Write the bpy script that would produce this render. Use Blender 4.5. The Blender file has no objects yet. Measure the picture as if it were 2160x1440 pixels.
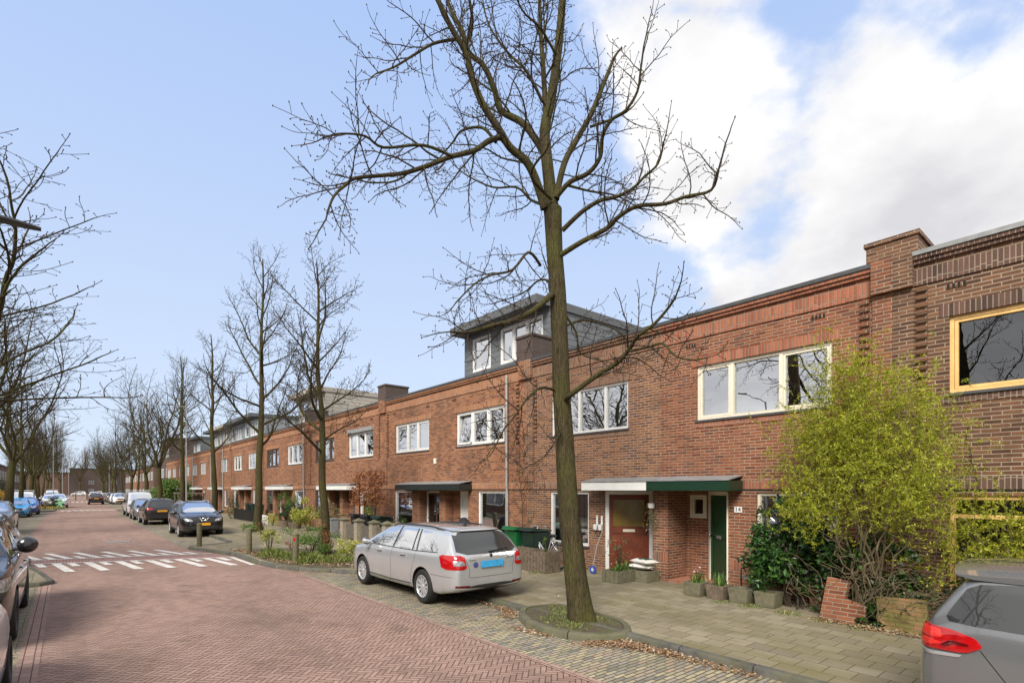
import bpy, bmesh, math, random
import numpy as np
from mathutils import Vector, Matrix
from mathutils.bvhtree import BVHTree
R = math.radians
scene = bpy.context.scene
COL = scene.collection

# ------------------------------------------------------------------ camera
cam_data = bpy.data.cameras.new('camera')
cam = bpy.data.objects.new('camera', cam_data); COL.objects.link(cam); scene.camera = cam
cam.location = (0, 0, 2.2)
cam.rotation_euler = (R(90), 0, R(-40))
cam_data.sensor_width = 36; cam_data.lens = 1120 / 2160 * 36
cam_data.shift_y = 311 / 2160
cam_data.clip_start = 0.05; cam_data.clip_end = 2000
SN, CS = math.sin(R(40)), math.cos(R(40))

def ray_point(x, y, depth):
    """world point seen at photo pixel (x, y), depth metres in front of the camera"""
    u = (x - 1080) / 1120; v = (1031 - y) / 1120
    return Vector((depth * (u * CS + SN), depth * (CS - u * SN), 2.2 + v * depth))

# ------------------------------------------------------------------ node expressions
class X:
    def __init__(s, nt, k): s.nt = nt; s.k = k
    def _m(s, op, *a):
        n = s.nt.nodes.new('ShaderNodeMath'); n.operation = op
        for i, v in enumerate((s,) + a):
            if isinstance(v, X): s.nt.links.new(v.k, n.inputs[i])
            else: n.inputs[i].default_value = v
        return X(s.nt, n.outputs[0])
    def __add__(s, o): return s._m('ADD', o)
    __radd__ = __add__
    def __sub__(s, o): return s._m('SUBTRACT', o)
    def __rsub__(s, o): return (s * -1.0) + o
    def __mul__(s, o): return s._m('MULTIPLY', o)
    __rmul__ = __mul__
    def __truediv__(s, o): return s._m('DIVIDE', o)
    def floor(s): return s._m('FLOOR')
    def fract(s): return s._m('FRACT')
    def fmod(s, o): return s._m('FLOORED_MODULO', o)
    def lt(s, o): return s._m('LESS_THAN', o)
    def gt(s, o): return s._m('GREATER_THAN', o)
    def mn(s, o): return s._m('MINIMUM', o)
    def mx(s, o): return s._m('MAXIMUM', o)
    def pw(s, o): return s._m('POWER', o)
    def absv(s): return s._m('ABSOLUTE')
    def clamp(s, a=0.0, b=1.0): return s.mx(a).mn(b)
    def step(s, a, b): return ((s - a) / (b - a)).clamp()

class NT:
    """small wrapper round a node tree"""
    def __init__(s, nt): s.nt = nt
    def new(s, t, **kw):
        n = s.nt.nodes.new(t)
        for k, v in kw.items(): setattr(n, k, v)
        return n
    def link(s, a, b): s.nt.links.new(a.k if isinstance(a, X) else a, b)
    def pos(s):
        g = s.new('ShaderNodeNewGeometry'); q = s.new('ShaderNodeSeparateXYZ'); s.link(g.outputs['Position'], q.inputs[0])
        return [X(s.nt, o) for o in q.outputs]
    def objc(s):
        g = s.new('ShaderNodeTexCoord'); q = s.new('ShaderNodeSeparateXYZ'); s.link(g.outputs['Object'], q.inputs[0])
        return [X(s.nt, o) for o in q.outputs]
    def vec(s, a, b, c=0.0):
        q = s.new('ShaderNodeCombineXYZ')
        for i, v in enumerate((a, b, c)):
            if isinstance(v, X): s.link(v, q.inputs[i])
            else: q.inputs[i].default_value = v
        return q.outputs[0]
    def noise(s, v, scale, detail=3, rough=.55, col=False):
        n = s.new('ShaderNodeTexNoise'); n.inputs['Scale'].default_value = scale; n.inputs['Detail'].default_value = detail
        n.inputs['Roughness'].default_value = rough
        if v is not None: s.link(v, n.inputs['Vector'])
        return X(s.nt, n.outputs['Fac'])
    def white(s, v):
        n = s.new('ShaderNodeTexWhiteNoise'); n.noise_dimensions = '3D'; s.link(v, n.inputs['Vector'])
        return X(s.nt, n.outputs['Value'])
    def ramp(s, f, stops, interp='LINEAR'):
        n = s.new('ShaderNodeValToRGB'); n.color_ramp.interpolation = interp
        el = n.color_ramp.elements
        while len(el) > 1: el.remove(el[-1])
        el[0].position = stops[0][0]; el[0].color = (*stops[0][1], 1)
        for p_, c in stops[1:]:
            e = el.new(p_); e.color = (*c, 1)
        s.link(f, n.inputs[0]); return n.outputs[0]
    def mix(s, f, a, b, mode='MIX'):
        n = s.new('ShaderNodeMix', data_type='RGBA', blend_type=mode)
        for sock, v in ((n.inputs[0], f), (n.inputs[6], a), (n.inputs[7], b)):
            if isinstance(v, (tuple, list)): sock.default_value = (*v, 1) if len(v) == 3 else v
            elif isinstance(v, (int, float)): sock.default_value = v
            else: s.link(v, sock)
        return n.outputs[2]
    def bump(s, h, strength=.5, dist=.01):
        n = s.new('ShaderNodeBump'); n.inputs['Strength'].default_value = strength; n.inputs['Distance'].default_value = dist
        s.link(h, n.inputs['Height']); return n.outputs[0]

MATS = {}
def mat_new(name):
    m = bpy.data.materials.new(name); m.use_nodes = True; MATS[name] = m
    b = m.node_tree.nodes['Principled BSDF']
    return m, NT(m.node_tree), b

def simple(name, col, rough=.6, metal=0.0, var=.12, scale=8.0, bump=0.0, coat=0.0, spec=.5, emit=None, dirt=None):
    m, t, b = mat_new(name)
    o = t.objc(); v = t.vec(*o)
    n = t.noise(v, scale, 4)
    k = n.step(.25, .75) * (2 * var) + (1 - var)
    c = t.mix(1.0, col, t.vec(k, k, k), 'MULTIPLY')
    if dirt:
        n2 = t.noise(v, scale * .31, 5, .7)
        c = t.mix(n2.step(.45, .75) * dirt[1], c, dirt[0])
    t.link(c, b.inputs['Base Color'])
    b.inputs['Roughness'].default_value = rough; b.inputs['Metallic'].default_value = metal
    b.inputs['Coat Weight'].default_value = coat; b.inputs['Coat Roughness'].default_value = .04
    b.inputs['Specular IOR Level'].default_value = spec
    if bump: t.link(t.bump(t.noise(v, scale * 3, 5), bump, .01), b.inputs['Normal'])
    if emit: b.inputs['Emission Color'].default_value = (*emit[0], 1); b.inputs['Emission Strength'].default_value = emit[1]
    return m

# ------------------------------------------------------------------ world, sun, exposure
w = bpy.data.worlds.new('World'); scene.world = w; w.use_nodes = True
SUN_EL, SUN_AZ = 42.0, 238.0      # azimuth clockwise from +Y
t = NT(w.node_tree); bg = w.node_tree.nodes['Background']
sky = t.new('ShaderNodeTexSky', sky_type='NISHITA', sun_disc=False)
sky.sun_elevation = R(SUN_EL); sky.sun_rotation = R(SUN_AZ); sky.air_density = 1.0; sky.dust_density = 1.2; sky.ozone_density = 1.6
tc = t.new('ShaderNodeTexCoord'); sp = t.new('ShaderNodeSeparateXYZ'); t.link(tc.outputs['Generated'], sp.inputs[0])
dx, dy, dz = [X(w.node_tree, o) for o in sp.outputs]
den = dz.mx(0.0) + .35
cv = t.vec(dx / den, dy / den, dz * .6)
n1 = t.noise(cv, 2.6, 9, .58); n2 = t.noise(cv, 1.1, 3, .5)
def lobe(d, k0, k1):
    d = Vector(d).normalized()
    return (dx * d.x + dy * d.y + dz * d.z).step(k0, k1)
fr = (dx * .766 - dy * .643)           # to the right of the view
ff = (dx * .643 + dy * .766).mx(.05)
ru = fr / ff; rv = dz / ff              # gnomonic view coordinates on the sky dome
front = (dx * .643 + dy * .766).step(.0, .15)
hole1 = ((ru - .84).absv() * 1.5 + (rv - .90).absv() * 3.0).step(.9, .2) * .27
hole2 = ((ru - .52 - (rv - .62) * .25).absv() * 7.0 + (rv - .66).absv() * 2.2).step(1.1, .1) * .10
edge = ru - (.95 - rv) * .44
bias_f = edge.step(-.10, .14) * .43 - hole1 - hole2 * edge.step(.0, .1) - .27
bias_b = 0.09 + lobe((-1, .1, .30), .1, .8) * .12
m_ = (n1 * .72 + n2 * .28) + bias_f * front + (bias_b - front * bias_b) + lobe((-.85, .5, .22), .66, .84) * .55
cloud = m_.step(.475, .60); cloud = cloud * cloud * (3.0 - 2.0 * cloud)
shade = t.noise(t.vec(dx / den + .05, dy / den - .03, dz), 2.6, 5).step(.35, .7)
ccol = t.mix(shade, (8.2, 8.1, 8.0), (5.2, 5.2, 5.45))
lift = t.mix((dz.mx(0)).step(0.0, .75), (5.5, 6.3, 7.5), (3.2, 4.5, 7.4))
skyc = t.mix(.88, sky.outputs[0], lift)
skyc = t.mix(dz.step(.0, -.02), skyc, (2.2, 2.1, 2.0))
t.link(t.mix(cloud * dz.step(.0, .1), skyc, ccol), bg.inputs['Color'])
bg.inputs['Strength'].default_value = 0.088
sun_d = bpy.data.lights.new('sun', 'SUN'); sun = bpy.data.objects.new('sun', sun_d); COL.objects.link(sun)
sun_d.energy = 3.2; sun_d.angle = R(26); sun_d.color = (1, .95, .87)
sv = Vector((math.sin(R(SUN_AZ)) * math.cos(R(SUN_EL)), math.cos(R(SUN_AZ)) * math.cos(R(SUN_EL)), math.sin(R(SUN_EL))))
sun.rotation_euler = sv.to_track_quat('Z', 'Y').to_euler(); sun.location = sv * 60
scene.view_settings.view_transform = 'Standard'; scene.view_settings.look = 'None'
scene.view_settings.gamma = 1; scene.view_settings.exposure = 0.66
scene.cycles.max_bounces = 6; scene.cycles.transparent_max_bounces = 10
scene.cycles.use_denoising = True
scene.cycles.caustics_reflective = False; scene.cycles.caustics_refractive = False

# ------------------------------------------------------------------ mesh helpers
class MB:
    def __init__(s, M=None): s.v = []; s.f = []; s.m = []; s.M = M; s.mi = 0
    def add(s, vs, fs, mi=None):
        o = len(s.v)
        for p in vs:
            p = Vector(p); s.v.append(tuple(s.M @ p) if s.M else tuple(p))
        for f in fs: s.f.append(tuple(i + o for i in f)); s.m.append(s.mi if mi is None else mi)
    def box(s, x0, x1, y0, y1, z0, z1):
        if x0 > x1: x0, x1 = x1, x0
        if y0 > y1: y0, y1 = y1, y0
        if z0 > z1: z0, z1 = z1, z0
        s.add([(x0,y0,z0),(x1,y0,z0),(x1,y1,z0),(x0,y1,z0),(x0,y0,z1),(x1,y0,z1),(x1,y1,z1),(x0,y1,z1)],
              [(0,3,2,1),(4,5,6,7),(0,1,5,4),(1,2,6,5),(2,3,7,6),(3,0,4,7)])
        return s
    def quad(s, a, b, c, d): s.add([a, b, c, d], [(0, 1, 2, 3)]); return s
    def tube(s, pts, rad, n=6, cap=True):
        pts = [Vector(p) for p in pts]
        if not hasattr(rad, '__len__'): rad = [rad] * len(pts)
        vs = []; fs = []; nrm = None
        for i, p in enumerate(pts):
            d = (pts[min(i + 1, len(pts) - 1)] - pts[max(i - 1, 0)])
            if d.length < 1e-9: d = Vector((0, 0, 1))
            d.normalize()
            if nrm is None: nrm = d.orthogonal().normalized()
            else:
                nrm = nrm - d * nrm.dot(d)
                nrm = nrm.normalized() if nrm.length > 1e-6 else d.orthogonal().normalized()
            b = d.cross(nrm)
            for k in range(n):
                a = 2 * math.pi * k / n
                vs.append(p + (nrm * math.cos(a) + b * math.sin(a)) * rad[i])
            if i:
                for k in range(n):
                    q = (i - 1) * n; fs.append((q + k, q + (k + 1) % n, q + n + (k + 1) % n, q + n + k))
        if cap:
            fs.append(tuple(range(n - 1, -1, -1))); e = (len(pts) - 1) * n; fs.append(tuple(range(e, e + n)))
        s.add(vs, fs); return s
    def lathe(s, prof, n=24, at=(0, 0, 0), axis='Z', closed=False):
        vs = []; fs = []; L = len(prof)
        for k in range(n):
            a = 2 * math.pi * k / n; c, q = math.cos(a), math.sin(a)
            for r, h in prof:
                p = (r * c, r * q, h) if axis == 'Z' else ((h, r * c, r * q) if axis == 'X' else (r * q, h, r * c))
                vs.append((p[0] + at[0], p[1] + at[1], p[2] + at[2]))
        for k in range(n):
            k2 = (k + 1) % n
            for i in range(L if closed else L - 1):
                j = (i + 1) % L
                fs.append((k * L + i, k2 * L + i, k2 * L + j, k * L + j))
        s.add(vs, fs); return s
    def prism(s, poly, z0, z1, mi=None):
        n = len(poly)
        s.add([(x, y, z0) for x, y in poly] + [(x, y, z1) for x, y in poly],
              [tuple(range(n - 1, -1, -1)), tuple(range(n, 2 * n))] + [(i, (i + 1) % n, n + (i + 1) % n, n + i) for i in range(n)], mi)
        return s
    def ball(s, c, r, n=10, m=6, sq=(1, 1, 1), jit=0, rng=None):
        vs = [(c[0], c[1], c[2] - r * sq[2])]; fs = []
        for j in range(1, m):
            ph = -math.pi / 2 + math.pi * j / m
            for k in range(n):
                a = 2 * math.pi * k / n; q = 1 + (rng.uniform(-jit, jit) if rng else 0)
                vs.append((c[0] + r * sq[0] * q * math.cos(ph) * math.cos(a), c[1] + r * sq[1] * q * math.cos(ph) * math.sin(a), c[2] + r * sq[2] * q * math.sin(ph)))
        vs.append((c[0], c[1], c[2] + r * sq[2])); T = len(vs) - 1
        for k in range(n):
            fs.append((0, 1 + (k + 1) % n, 1 + k)); fs.append((T, T - n + k, T - n + (k + 1) % n))
            for j in range(m - 2):
                o = 1 + j * n; fs.append((o + k, o + (k + 1) % n, o + n + (k + 1) % n, o + n + k))
        s.add(vs, fs); return s
    def build(s, name, mat, parent=None, smooth=False, bevel=0.0, sharp=40):
        me = bpy.data.meshes.new(name); me.from_pydata(s.v, [], s.f)
        mats = mat if isinstance(mat, (list, tuple)) else [mat]
        for m in mats: me.materials.append(m)
        if len(mats) > 1: me.polygons.foreach_set('material_index', s.m)
        if bevel:
            bm = bmesh.new(); bm.from_mesh(me)
            bmesh.ops.remove_doubles(bm, verts=bm.verts, dist=1e-5)
            bmesh.ops.bevel(bm, geom=[e for e in bm.edges if len(e.link_faces) == 2 and e.calc_face_angle(0) > .6], offset=bevel, segments=2, affect='EDGES', clamp_overlap=True)
            bm.to_mesh(me); bm.free()
        if smooth: me.shade_smooth(); me.set_sharp_from_angle(angle=R(sharp))
        me.update()
        o = bpy.data.objects.new(name, me); COL.objects.link(o)
        if parent is not None:
            o.parent = parent
            o.matrix_parent_inverse = Matrix.Identity(4)
            inv = ABS.get(parent.name)
            if inv is not None: me.transform(inv); ABS[o.name] = inv
        return o
    def solo(s, name, mat, loc, label, cat, group=None, kind=None, **kw):
        """a thing that is one mesh, built in world coordinates, origin moved to loc"""
        o = s.build(name, mat, None, **kw); loc = Vector(loc)
        o.data.transform(Matrix.Translation(-loc)); o.location = loc
        return tag(o, label, cat, group, kind)
ABS = {}      # things whose parts are built in world coordinates: name -> inverse matrix

def tag(o, label=None, cat=None, group=None, kind=None):
    if label: o['label'] = label
    if cat: o['category'] = cat
    if group: o['group'] = group
    if kind: o['kind'] = kind
    return o
def thing(name, loc, label, cat, group=None, rz=0.0, world_parts=False):
    """an Empty at the thing's base; with world_parts its parts may be built in world coordinates"""
    o = bpy.data.objects.new(name, None); o.empty_display_size = .2; COL.objects.link(o)
    o.location = loc; o.rotation_euler = (0, 0, rz)
    if world_parts: ABS[o.name] = (Matrix.Translation(loc) @ Matrix.Rotation(rz, 4, 'Z')).inverted()
    return tag(o, label, cat, group)
def kids(o): return [c for c in bpy.data.objects if c.parent == o]
def copy_tree(o, parent=None, swap=None):
    c = o.copy(); COL.objects.link(c)
    if parent is not None: c.parent = parent
    if swap and c.data and any(m and m.name in swap for m in c.data.materials):
        c.data = c.data.copy()
        for i, m in enumerate(c.data.materials):
            if m and m.name in swap: c.data.materials[i] = swap[m.name]
    for ch in [k for k in CH.get(o.name, ())] or kids(o): copy_tree(ch, c, swap)
    return c
CH = {}
def dup(o, loc, rz, label, group=None, swap=None, scale=None, cat=None):
    c = copy_tree(o, None, swap); c.location = loc; c.rotation_euler = (0, 0, rz)
    if scale: c.scale = scale
    c['label'] = label
    if cat: c['category'] = cat
    if group: c['group'] = group
    elif 'group' in c: del c['group']
    return c
# ------------------------------------------------------------------ materials
def cell2d(t, u, v, bw, bh, seed, gap=.05, stagger=.5):
    """running-bond cells: returns (joint mask 0 in joints .. 1 on bricks, random per brick)"""
    vv = v / bh; row = vv.floor()
    rr = t.white(t.vec(row, seed, 3.3))
    uu = u / bw + row * stagger + rr * .12
    idx = uu.floor(); fu = uu.fract(); fv = vv.fract()
    du = fu.mn(1.0 - fu) * bw; dv = fv.mn(1.0 - fv) * bh
    d = du.mn(dv)
    rnd = t.white(t.vec(idx, row, seed))
    rnd2 = t.white(t.vec(idx, row, seed + 7.1))
    return d, rnd, rnd2

def brick_mat(name, cols, mortar, seed=1.0, bw=.222, bh=.0635, joint=.0066, vertical=False, stain=.35, stain_col=(.07, .05, .04), seam=None):
    m, t, b = mat_new(name)
    x, y, z = t.pos()
    u = x * .98 + y; v = z
    wob = t.noise(t.vec(u, v, 0.0), 5.0, 2)
    if vertical: d, r1, r2 = cell2d(t, v, u, bw, bh, seed, stagger=0.0)
    else: d, r1, r2 = cell2d(t, u + wob * .006, v + wob * .006, bw, bh, seed)
    k = d.step(joint * .7, joint * 1.5)
    c = t.ramp(r1, cols)
    fine = t.noise(t.vec(u, v, r2 * 9.0), 45, 4, .7)
    g = fine.step(.2, .8) * .5 + .75
    c = t.mix(1.0, c, t.vec(g, g, g), 'MULTIPLY')
    big = t.noise(t.vec(u, v * .7, seed), .8, 5, .6)
    mort = t.mix(t.noise(t.vec(u, v, 2.0), 2.2, 4).step(.35, .7), mortar, tuple(q * .6 for q in mortar))
    c = t.mix(k, mort, c)
    c = t.mix(big.step(.52, .78) * stain, c, stain_col)
    streak = t.noise(t.vec(u * 5.0, v * .35, seed), 1.4, 4, .65)
    c = t.mix(streak.step(.55, .85) * stain * .7, c, tuple(q * .8 for q in stain_col))
    pale = t.noise(t.vec(u, v * 1.6, seed + 4.0), 1.7, 5, .7)
    c = t.mix(pale.step(.62, .85) * .10, c, (.42, .34, .28))
    t.link(c, b.inputs['Base Color']); b.inputs['Roughness'].default_value = .9
    b.inputs['Specular IOR Level'].default_value = .2
    t.link(t.bump(k * .7 + fine * .35 + r2 * .25, .9, .008), b.inputs['Normal'])
    return m

def paving(name, mode, cols, joint_col, bw, bh, joint=.004, moss=.0, moss_col=(.10, .11, .03), rot=False, seed=2.0, bumpd=.006, dirty=.3, tracks=0):
    m, t, b = mat_new(name)
    x, y, z = t.pos()
    wob = t.noise(t.vec(x, y, 0.0), 1.3, 2) * .02
    if mode == 'herring':
        px = ((x + y) * .70711 + wob) / bh; py = ((x - y) * .70711 + wob) / bh
        i = px.floor(); j = py.floor(); fx = px.fract(); fy = py.fract(); N = 3.0
        k = (i - j).fmod(2 * N); isv = k.gt(N - .5); ish = 1.0 - isv
        u = (fx + k) * ish + (fy + (2 * N - 1.0 - k)) * isv
        v = fy * ish + fx * isv
        d = (u.mn(N - u)).mn(v.mn(1.0 - v)) * bh
        ia = i - k * ish; ja = j - (2 * N - 1.0 - k) * isv
        r1 = t.white(t.vec(ia, ja, seed)); r2 = t.white(t.vec(ia, ja, seed + 5.0))
    else:
        u, v = (y, x) if rot else (x, y)
        d, r1, r2 = cell2d(t, u + wob, v + wob * .5, bw, bh, seed)
    k = d.step(joint * .5, joint * 1.6)
    c = t.ramp(r1, cols)
    fine = t.noise(t.vec(x, y, r2 * 5.0), 60, 3, .7)
    g = fine.step(.2, .8) * .4 + .8
    c = t.mix(1.0, c, t.vec(g, g, g), 'MULTIPLY')
    c = t.mix(k, joint_col, c)
    big = t.noise(t.vec(x, y * .6, 0.0), .55, 6, .65)
    c = t.mix(big.step(.48, .75) * dirty, c, tuple(q * .8 for q in joint_col))
    if tracks:
        tk = t.noise(t.vec(x * 1.1, y * .045, 4.0), 1.5, 4, .6); c = t.mix(tk.step(.5, .72) * tracks, c, (.15, .11, .09))
        oi = t.noise(t.vec(x, y, 9.0), 1.1, 3, .5); c = t.mix(oi.step(.66, .72) * .35, c, (.09, .07, .06))
    dk = t.noise(t.vec(x, y * .5, 7.0), 2.3, 6, .75)
    c = t.mix(dk.step(.56, .72) * .4, c, tuple(q * .9 for q in joint_col))
    spot = t.noise(t.vec(x, y, 3.0), 9.0, 5, .8)
    c = t.mix(spot.step(.66, .8) * .35, c, (.45, .42, .38))
    if moss:
        mm = t.noise(t.vec(x * 1.6, y * .5, 1.0), 1.1, 6, .7)
        c = t.mix((mm.step(.44, .68) * moss + (1.0 - k) * moss * .6).clamp(), c, moss_col)
    t.link(c, b.inputs['Base Color']); b.inputs['Roughness'].default_value = .85
    b.inputs['Specular IOR Level'].default_value = .25
    t.link(t.bump(k + r2 * .35 + fine * .3, .9, bumpd), b.inputs['Normal'])
    return m

def bark_mat(name, c0, c1, c2, scale=9.0):
    m, t, b = mat_new(name)
    x, y, z = t.objc()
    n = t.noise(t.vec(x * 3.0, y * 3.0, z * .55), scale, 6, .7)
    n2 = t.noise(t.vec(x, y, z * .6), 1.6, 4, .6)
    c = t.ramp(n, [(.3, c0), (.62, c1)])
    c = t.mix(n2.step(.42, .68) * .8, c, c2)
    sp_ = t.noise(t.vec(x, y, z), 14, 3, .8)
    c = t.mix(sp_.step(.68, .76) * .5, c, (.22, .22, .16))
    t.link(c, b.inputs['Base Color']); b.inputs['Roughness'].default_value = .95; b.inputs['Specular IOR Level'].default_value = .15
    vo = t.new('ShaderNodeTexVoronoi', feature='DISTANCE_TO_EDGE'); vo.inputs['Scale'].default_value = scale * 1.6; t.link(t.vec(x * 2.2, y * 2.2, z * .45), vo.inputs['Vector']); fi = X(m.node_tree, vo.outputs['Distance']).step(.0, .12)
    c = t.mix((1.0 - fi) * .28, c, (.018, .014, .008)); t.link(c, b.inputs['Base Color'])
    t.link(t.bump(n + fi * .4, .9, .018), b.inputs['Normal'])
    return m

def leaf_mat(name, cols, trans=.35, rough=.55, scale=5.0):
    m, t, b = mat_new(name)
    g = t.new('ShaderNodeNewGeometry')
    r = X(m.node_tree, g.outputs['Random Per Island'])
    c = t.ramp(r, cols)
    t.link(c, b.inputs['Base Color']); b.inputs['Roughness'].default_value = rough
    tr = t.new('ShaderNodeBsdfTranslucent'); t.link(c, tr.inputs[0])
    mx = t.new('ShaderNodeMixShader'); mx.inputs[0].default_value = trans
    t.link(b.outputs[0], mx.inputs[1]); t.link(tr.outputs[0], mx.inputs[2])
    t.link(mx.outputs[0], m.node_tree.nodes['Material Output'].inputs[0])
    return m

def glass_mat(name, tint=(.6, .65, .65), refl=.35, rough=.0):
    m, t, b = mat_new(name)
    gl = t.new('ShaderNodeBsdfGlossy'); gl.inputs['Roughness'].default_value = rough; gl.inputs['Color'].default_value = (.95, .97, 1, 1)
    tp = t.new('ShaderNodeBsdfTransparent'); tp.inputs['Color'].default_value = (*tint, 1)
    fz = t.new('ShaderNodeFresnel'); fz.inputs['IOR'].default_value = 1.5
    x, y, z = t.objc()
    t.link(t.bump(t.noise(t.vec(x, y, z), 1.4, 2), .12, .02), gl.inputs['Normal'])
    f = (X(m.node_tree, fz.outputs[0]) * 1.3 + refl).clamp(0.0, 1.0)
    mx = t.new('ShaderNodeMixShader'); t.link(f, mx.inputs[0]); t.link(tp.outputs[0], mx.inputs[1]); t.link(gl.outputs[0], mx.inputs[2])
    t.link(mx.outputs[0], m.node_tree.nodes['Material Output'].inputs[0])
    return m

M = {}
M['brick_red'] = brick_mat('brick_red', [(0, (0.153, 0.048, 0.027)), (.35, (0.232, 0.078, 0.041)), (.7, (0.288, 0.106, 0.053)), (1, (0.136, 0.061, 0.043))], (0.414, 0.333, 0.243), 1.0, stain=.4)
M['brick_brown'] = brick_mat('brick_brown', [(0, (0.137, 0.060, 0.034)), (.3, (0.237, 0.104, 0.053)), (.6, (0.301, 0.137, 0.066)), (.85, (0.181, 0.088, 0.063)), (1, (0.107, 0.061, 0.046))], (0.480, 0.377, 0.285), 2.0, stain=.4)
M['brick_orange'] = brick_mat('brick_orange', [(0, (0.158, 0.059, 0.033)), (.3, (0.284, 0.115, 0.059)), (.6, (0.350, 0.152, 0.074)), (.8, (0.258, 0.103, 0.055)), (1, (0.141, 0.063, 0.042))], (0.362, 0.266, 0.189), 3.0, stain=.5)
M['brick_dark'] = brick_mat('brick_dark', [(0, (0.085, 0.042, 0.028)), (.4, (0.152, 0.075, 0.043)), (.75, (0.202, 0.098, 0.053)), (1, (0.107, 0.057, 0.039))], (0.382, 0.302, 0.223), 4.0, joint=.0070, stain=.45, stain_col=(0.044, 0.029, 0.024))
for k_, src in (('red', [(0, (.26, .09, .055)), (.5, (.40, .15, .085)), (1, (.32, .12, .07))]), ('brown', [(0, (.18, .095, .06)), (.5, (.30, .16, .10)), (1, (.24, .12, .08))]),
                ('orange', [(0, (.30, .13, .07)), (.5, (.43, .20, .10)), (1, (.36, .16, .09))]), ('dark', [(0, (.07, .045, .038)), (.5, (.15, .085, .065)), (1, (.1, .06, .05))])):
    M['soldier_' + k_] = brick_mat('soldier_' + k_, src, (.36, .28, .21), 6.0, bw=.40, bh=.065, vertical=True, stain=.3)
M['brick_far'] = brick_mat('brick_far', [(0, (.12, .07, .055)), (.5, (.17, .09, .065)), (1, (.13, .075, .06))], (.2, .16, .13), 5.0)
M['brick_charcoal'] = brick_mat('brick_charcoal', [(0, (.085, .062, .056)), (.5, (.11, .08, .07)), (1, (.095, .068, .06))], (.12, .10, .09), 5.5)
M['road'] = paving('road_bricks', 'herring', [(0, (0.295, 0.188, 0.146)), (.4, (0.349, 0.227, 0.181)), (.75, (0.384, 0.254, 0.202)), (1, (0.313, 0.205, 0.168))], (0.089, 0.061, 0.047), .2, .069, joint=.0052, dirty=.5, tracks=.4)
M['hump'] = paving('hump_bricks', 'run', [(0, (.26, .15, .135)), (.5, (.36, .21, .18)), (1, (.30, .18, .16))], (.12, .08, .07), .21, .075, joint=.005, rot=True)
M['parking'] = paving('parking_bricks', 'run', [(0, (.17, .165, .15)), (.3, (.31, .27, .19)), (.55, (.42, .36, .23)), (.75, (.27, .25, .22)), (1, (.38, .28, .20))], (.11, .095, .065), .205, .068, joint=.0065, moss=.25, moss_col=(.12, .11, .05), seed=5.0, bumpd=.012, dirty=.35)
M['pave'] = paving('pavement_tiles', 'run', [(0, (0.204, 0.172, 0.123)), (.35, (0.243, 0.207, 0.144)), (.8, (0.286, 0.250, 0.178)), (1, (0.221, 0.185, 0.127))], (0.087, 0.073, 0.042), .305, .305, joint=.004, moss=.6, moss_col=(0.148, 0.134, 0.049), rot=True, seed=8.0, dirty=.55)
M['border'] = paving('border_bricks', 'run', [(0, (.30, .195, .16)), (.5, (.38, .25, .205)), (1, (.33, .22, .18))], (.11, .08, .065), .21, .105, joint=.005, rot=True, seed=9.0)
M['kerb'] = simple('kerb_concrete', (.085, .082, .072), .9, var=.45, scale=5, bump=.5, dirt=((.13, .125, .04), .6))
M['kerb_moss'] = simple('kerb_mossy', (.105, .098, .065), .9, var=.3, scale=5, bump=.5, dirt=((.12, .13, .035), .8))
M['marking'] = simple('white_marking', (.64, .62, .58), .8, var=.25, scale=14, dirt=((.36, .26, .22), .9))
M['soil'] = simple('soil', (.075, .055, .035), .95, var=.4, scale=20, bump=.8, dirt=((.10, .13, .03), .8))
M['ground'] = simple('ground_earth', (.14, .13, .09), .95, var=.3, scale=.4)
M['bark'] = bark_mat('bark_mossy', (.022, .017, .009), (.090, .072, .038), (.085, .085, .022))
M['twig'] = simple('twig_bark', (.055, .042, .030), .95, var=.3, scale=6, spec=.15)
M['twig_pale'] = simple('twig_pale', (.16, .115, .08), .95, var=.3, scale=2, spec=.15)
M['bark_far'] = bark_mat('bark_far', (.03, .024, .016), (.07, .054, .036), (.055, .048, .024), 5)
M['willow_twig'] = simple('willow_twig', (.27, .25, .05), .8, var=.3)
M['willow_stem'] = simple('willow_stem', (.13, .10, .055), .9, var=.4, scale=5)
M['white'] = simple('white_paint', (.78, .78, .76), .35, var=.05, scale=3, dirt=((.5, .49, .45), .25))
M['cream'] = simple('cream_paint', (.78, .73, .60), .4, var=.05, scale=3, dirt=((.5, .45, .34), .35))
M['yellow'] = simple('yellow_weathered_paint', (.82, .53, .20), .5, var=.12, scale=7, dirt=((.55, .33, .12), .6), bump=.15)
M['brownframe'] = simple('brown_frame_paint', (.10, .06, .04), .4, var=.1)
M['greydoor'] = simple('greyblue_paint', (.10, .13, .17), .4, var=.1)
M['door_red'] = simple('red_wood_stain', (.16, .034, .012), .5, var=.4, scale=4)
M['door_green'] = simple('dark_green_gloss', (.006, .060, .022), .45, var=.15)
M['fascia_green'] = simple('green_fascia', (.004, .032, .014), .45, var=.1, coat=.3)
M['fascia_black'] = simple('black_fascia', (.018, .025, .024), .3, var=.1)
M['zinc'] = simple('zinc', (.30, .31, .31), .5, .3, var=.25, scale=6, dirt=((.15, .15, .12), .5))
M['darkzinc'] = simple('dark_zinc', (.085, .088, .09), .5, .3, var=.25, scale=6)
M['roofing'] = simple('roofing_felt', (.07, .07, .072), .9, var=.2, scale=3)
M['pipe'] = simple('grey_pipe', (.36, .36, .35), .5, .1, var=.15)
M['black'] = simple('black_plastic', (.012, .012, .013), .45, var=.1)
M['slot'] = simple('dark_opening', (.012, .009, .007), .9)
M['metal_black'] = simple('black_iron', (.015, .015, .015), .4, .4)
M['curtain'] = simple('white_curtain', (.70, .70, .68), .8, var=.15, scale=12)
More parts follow.
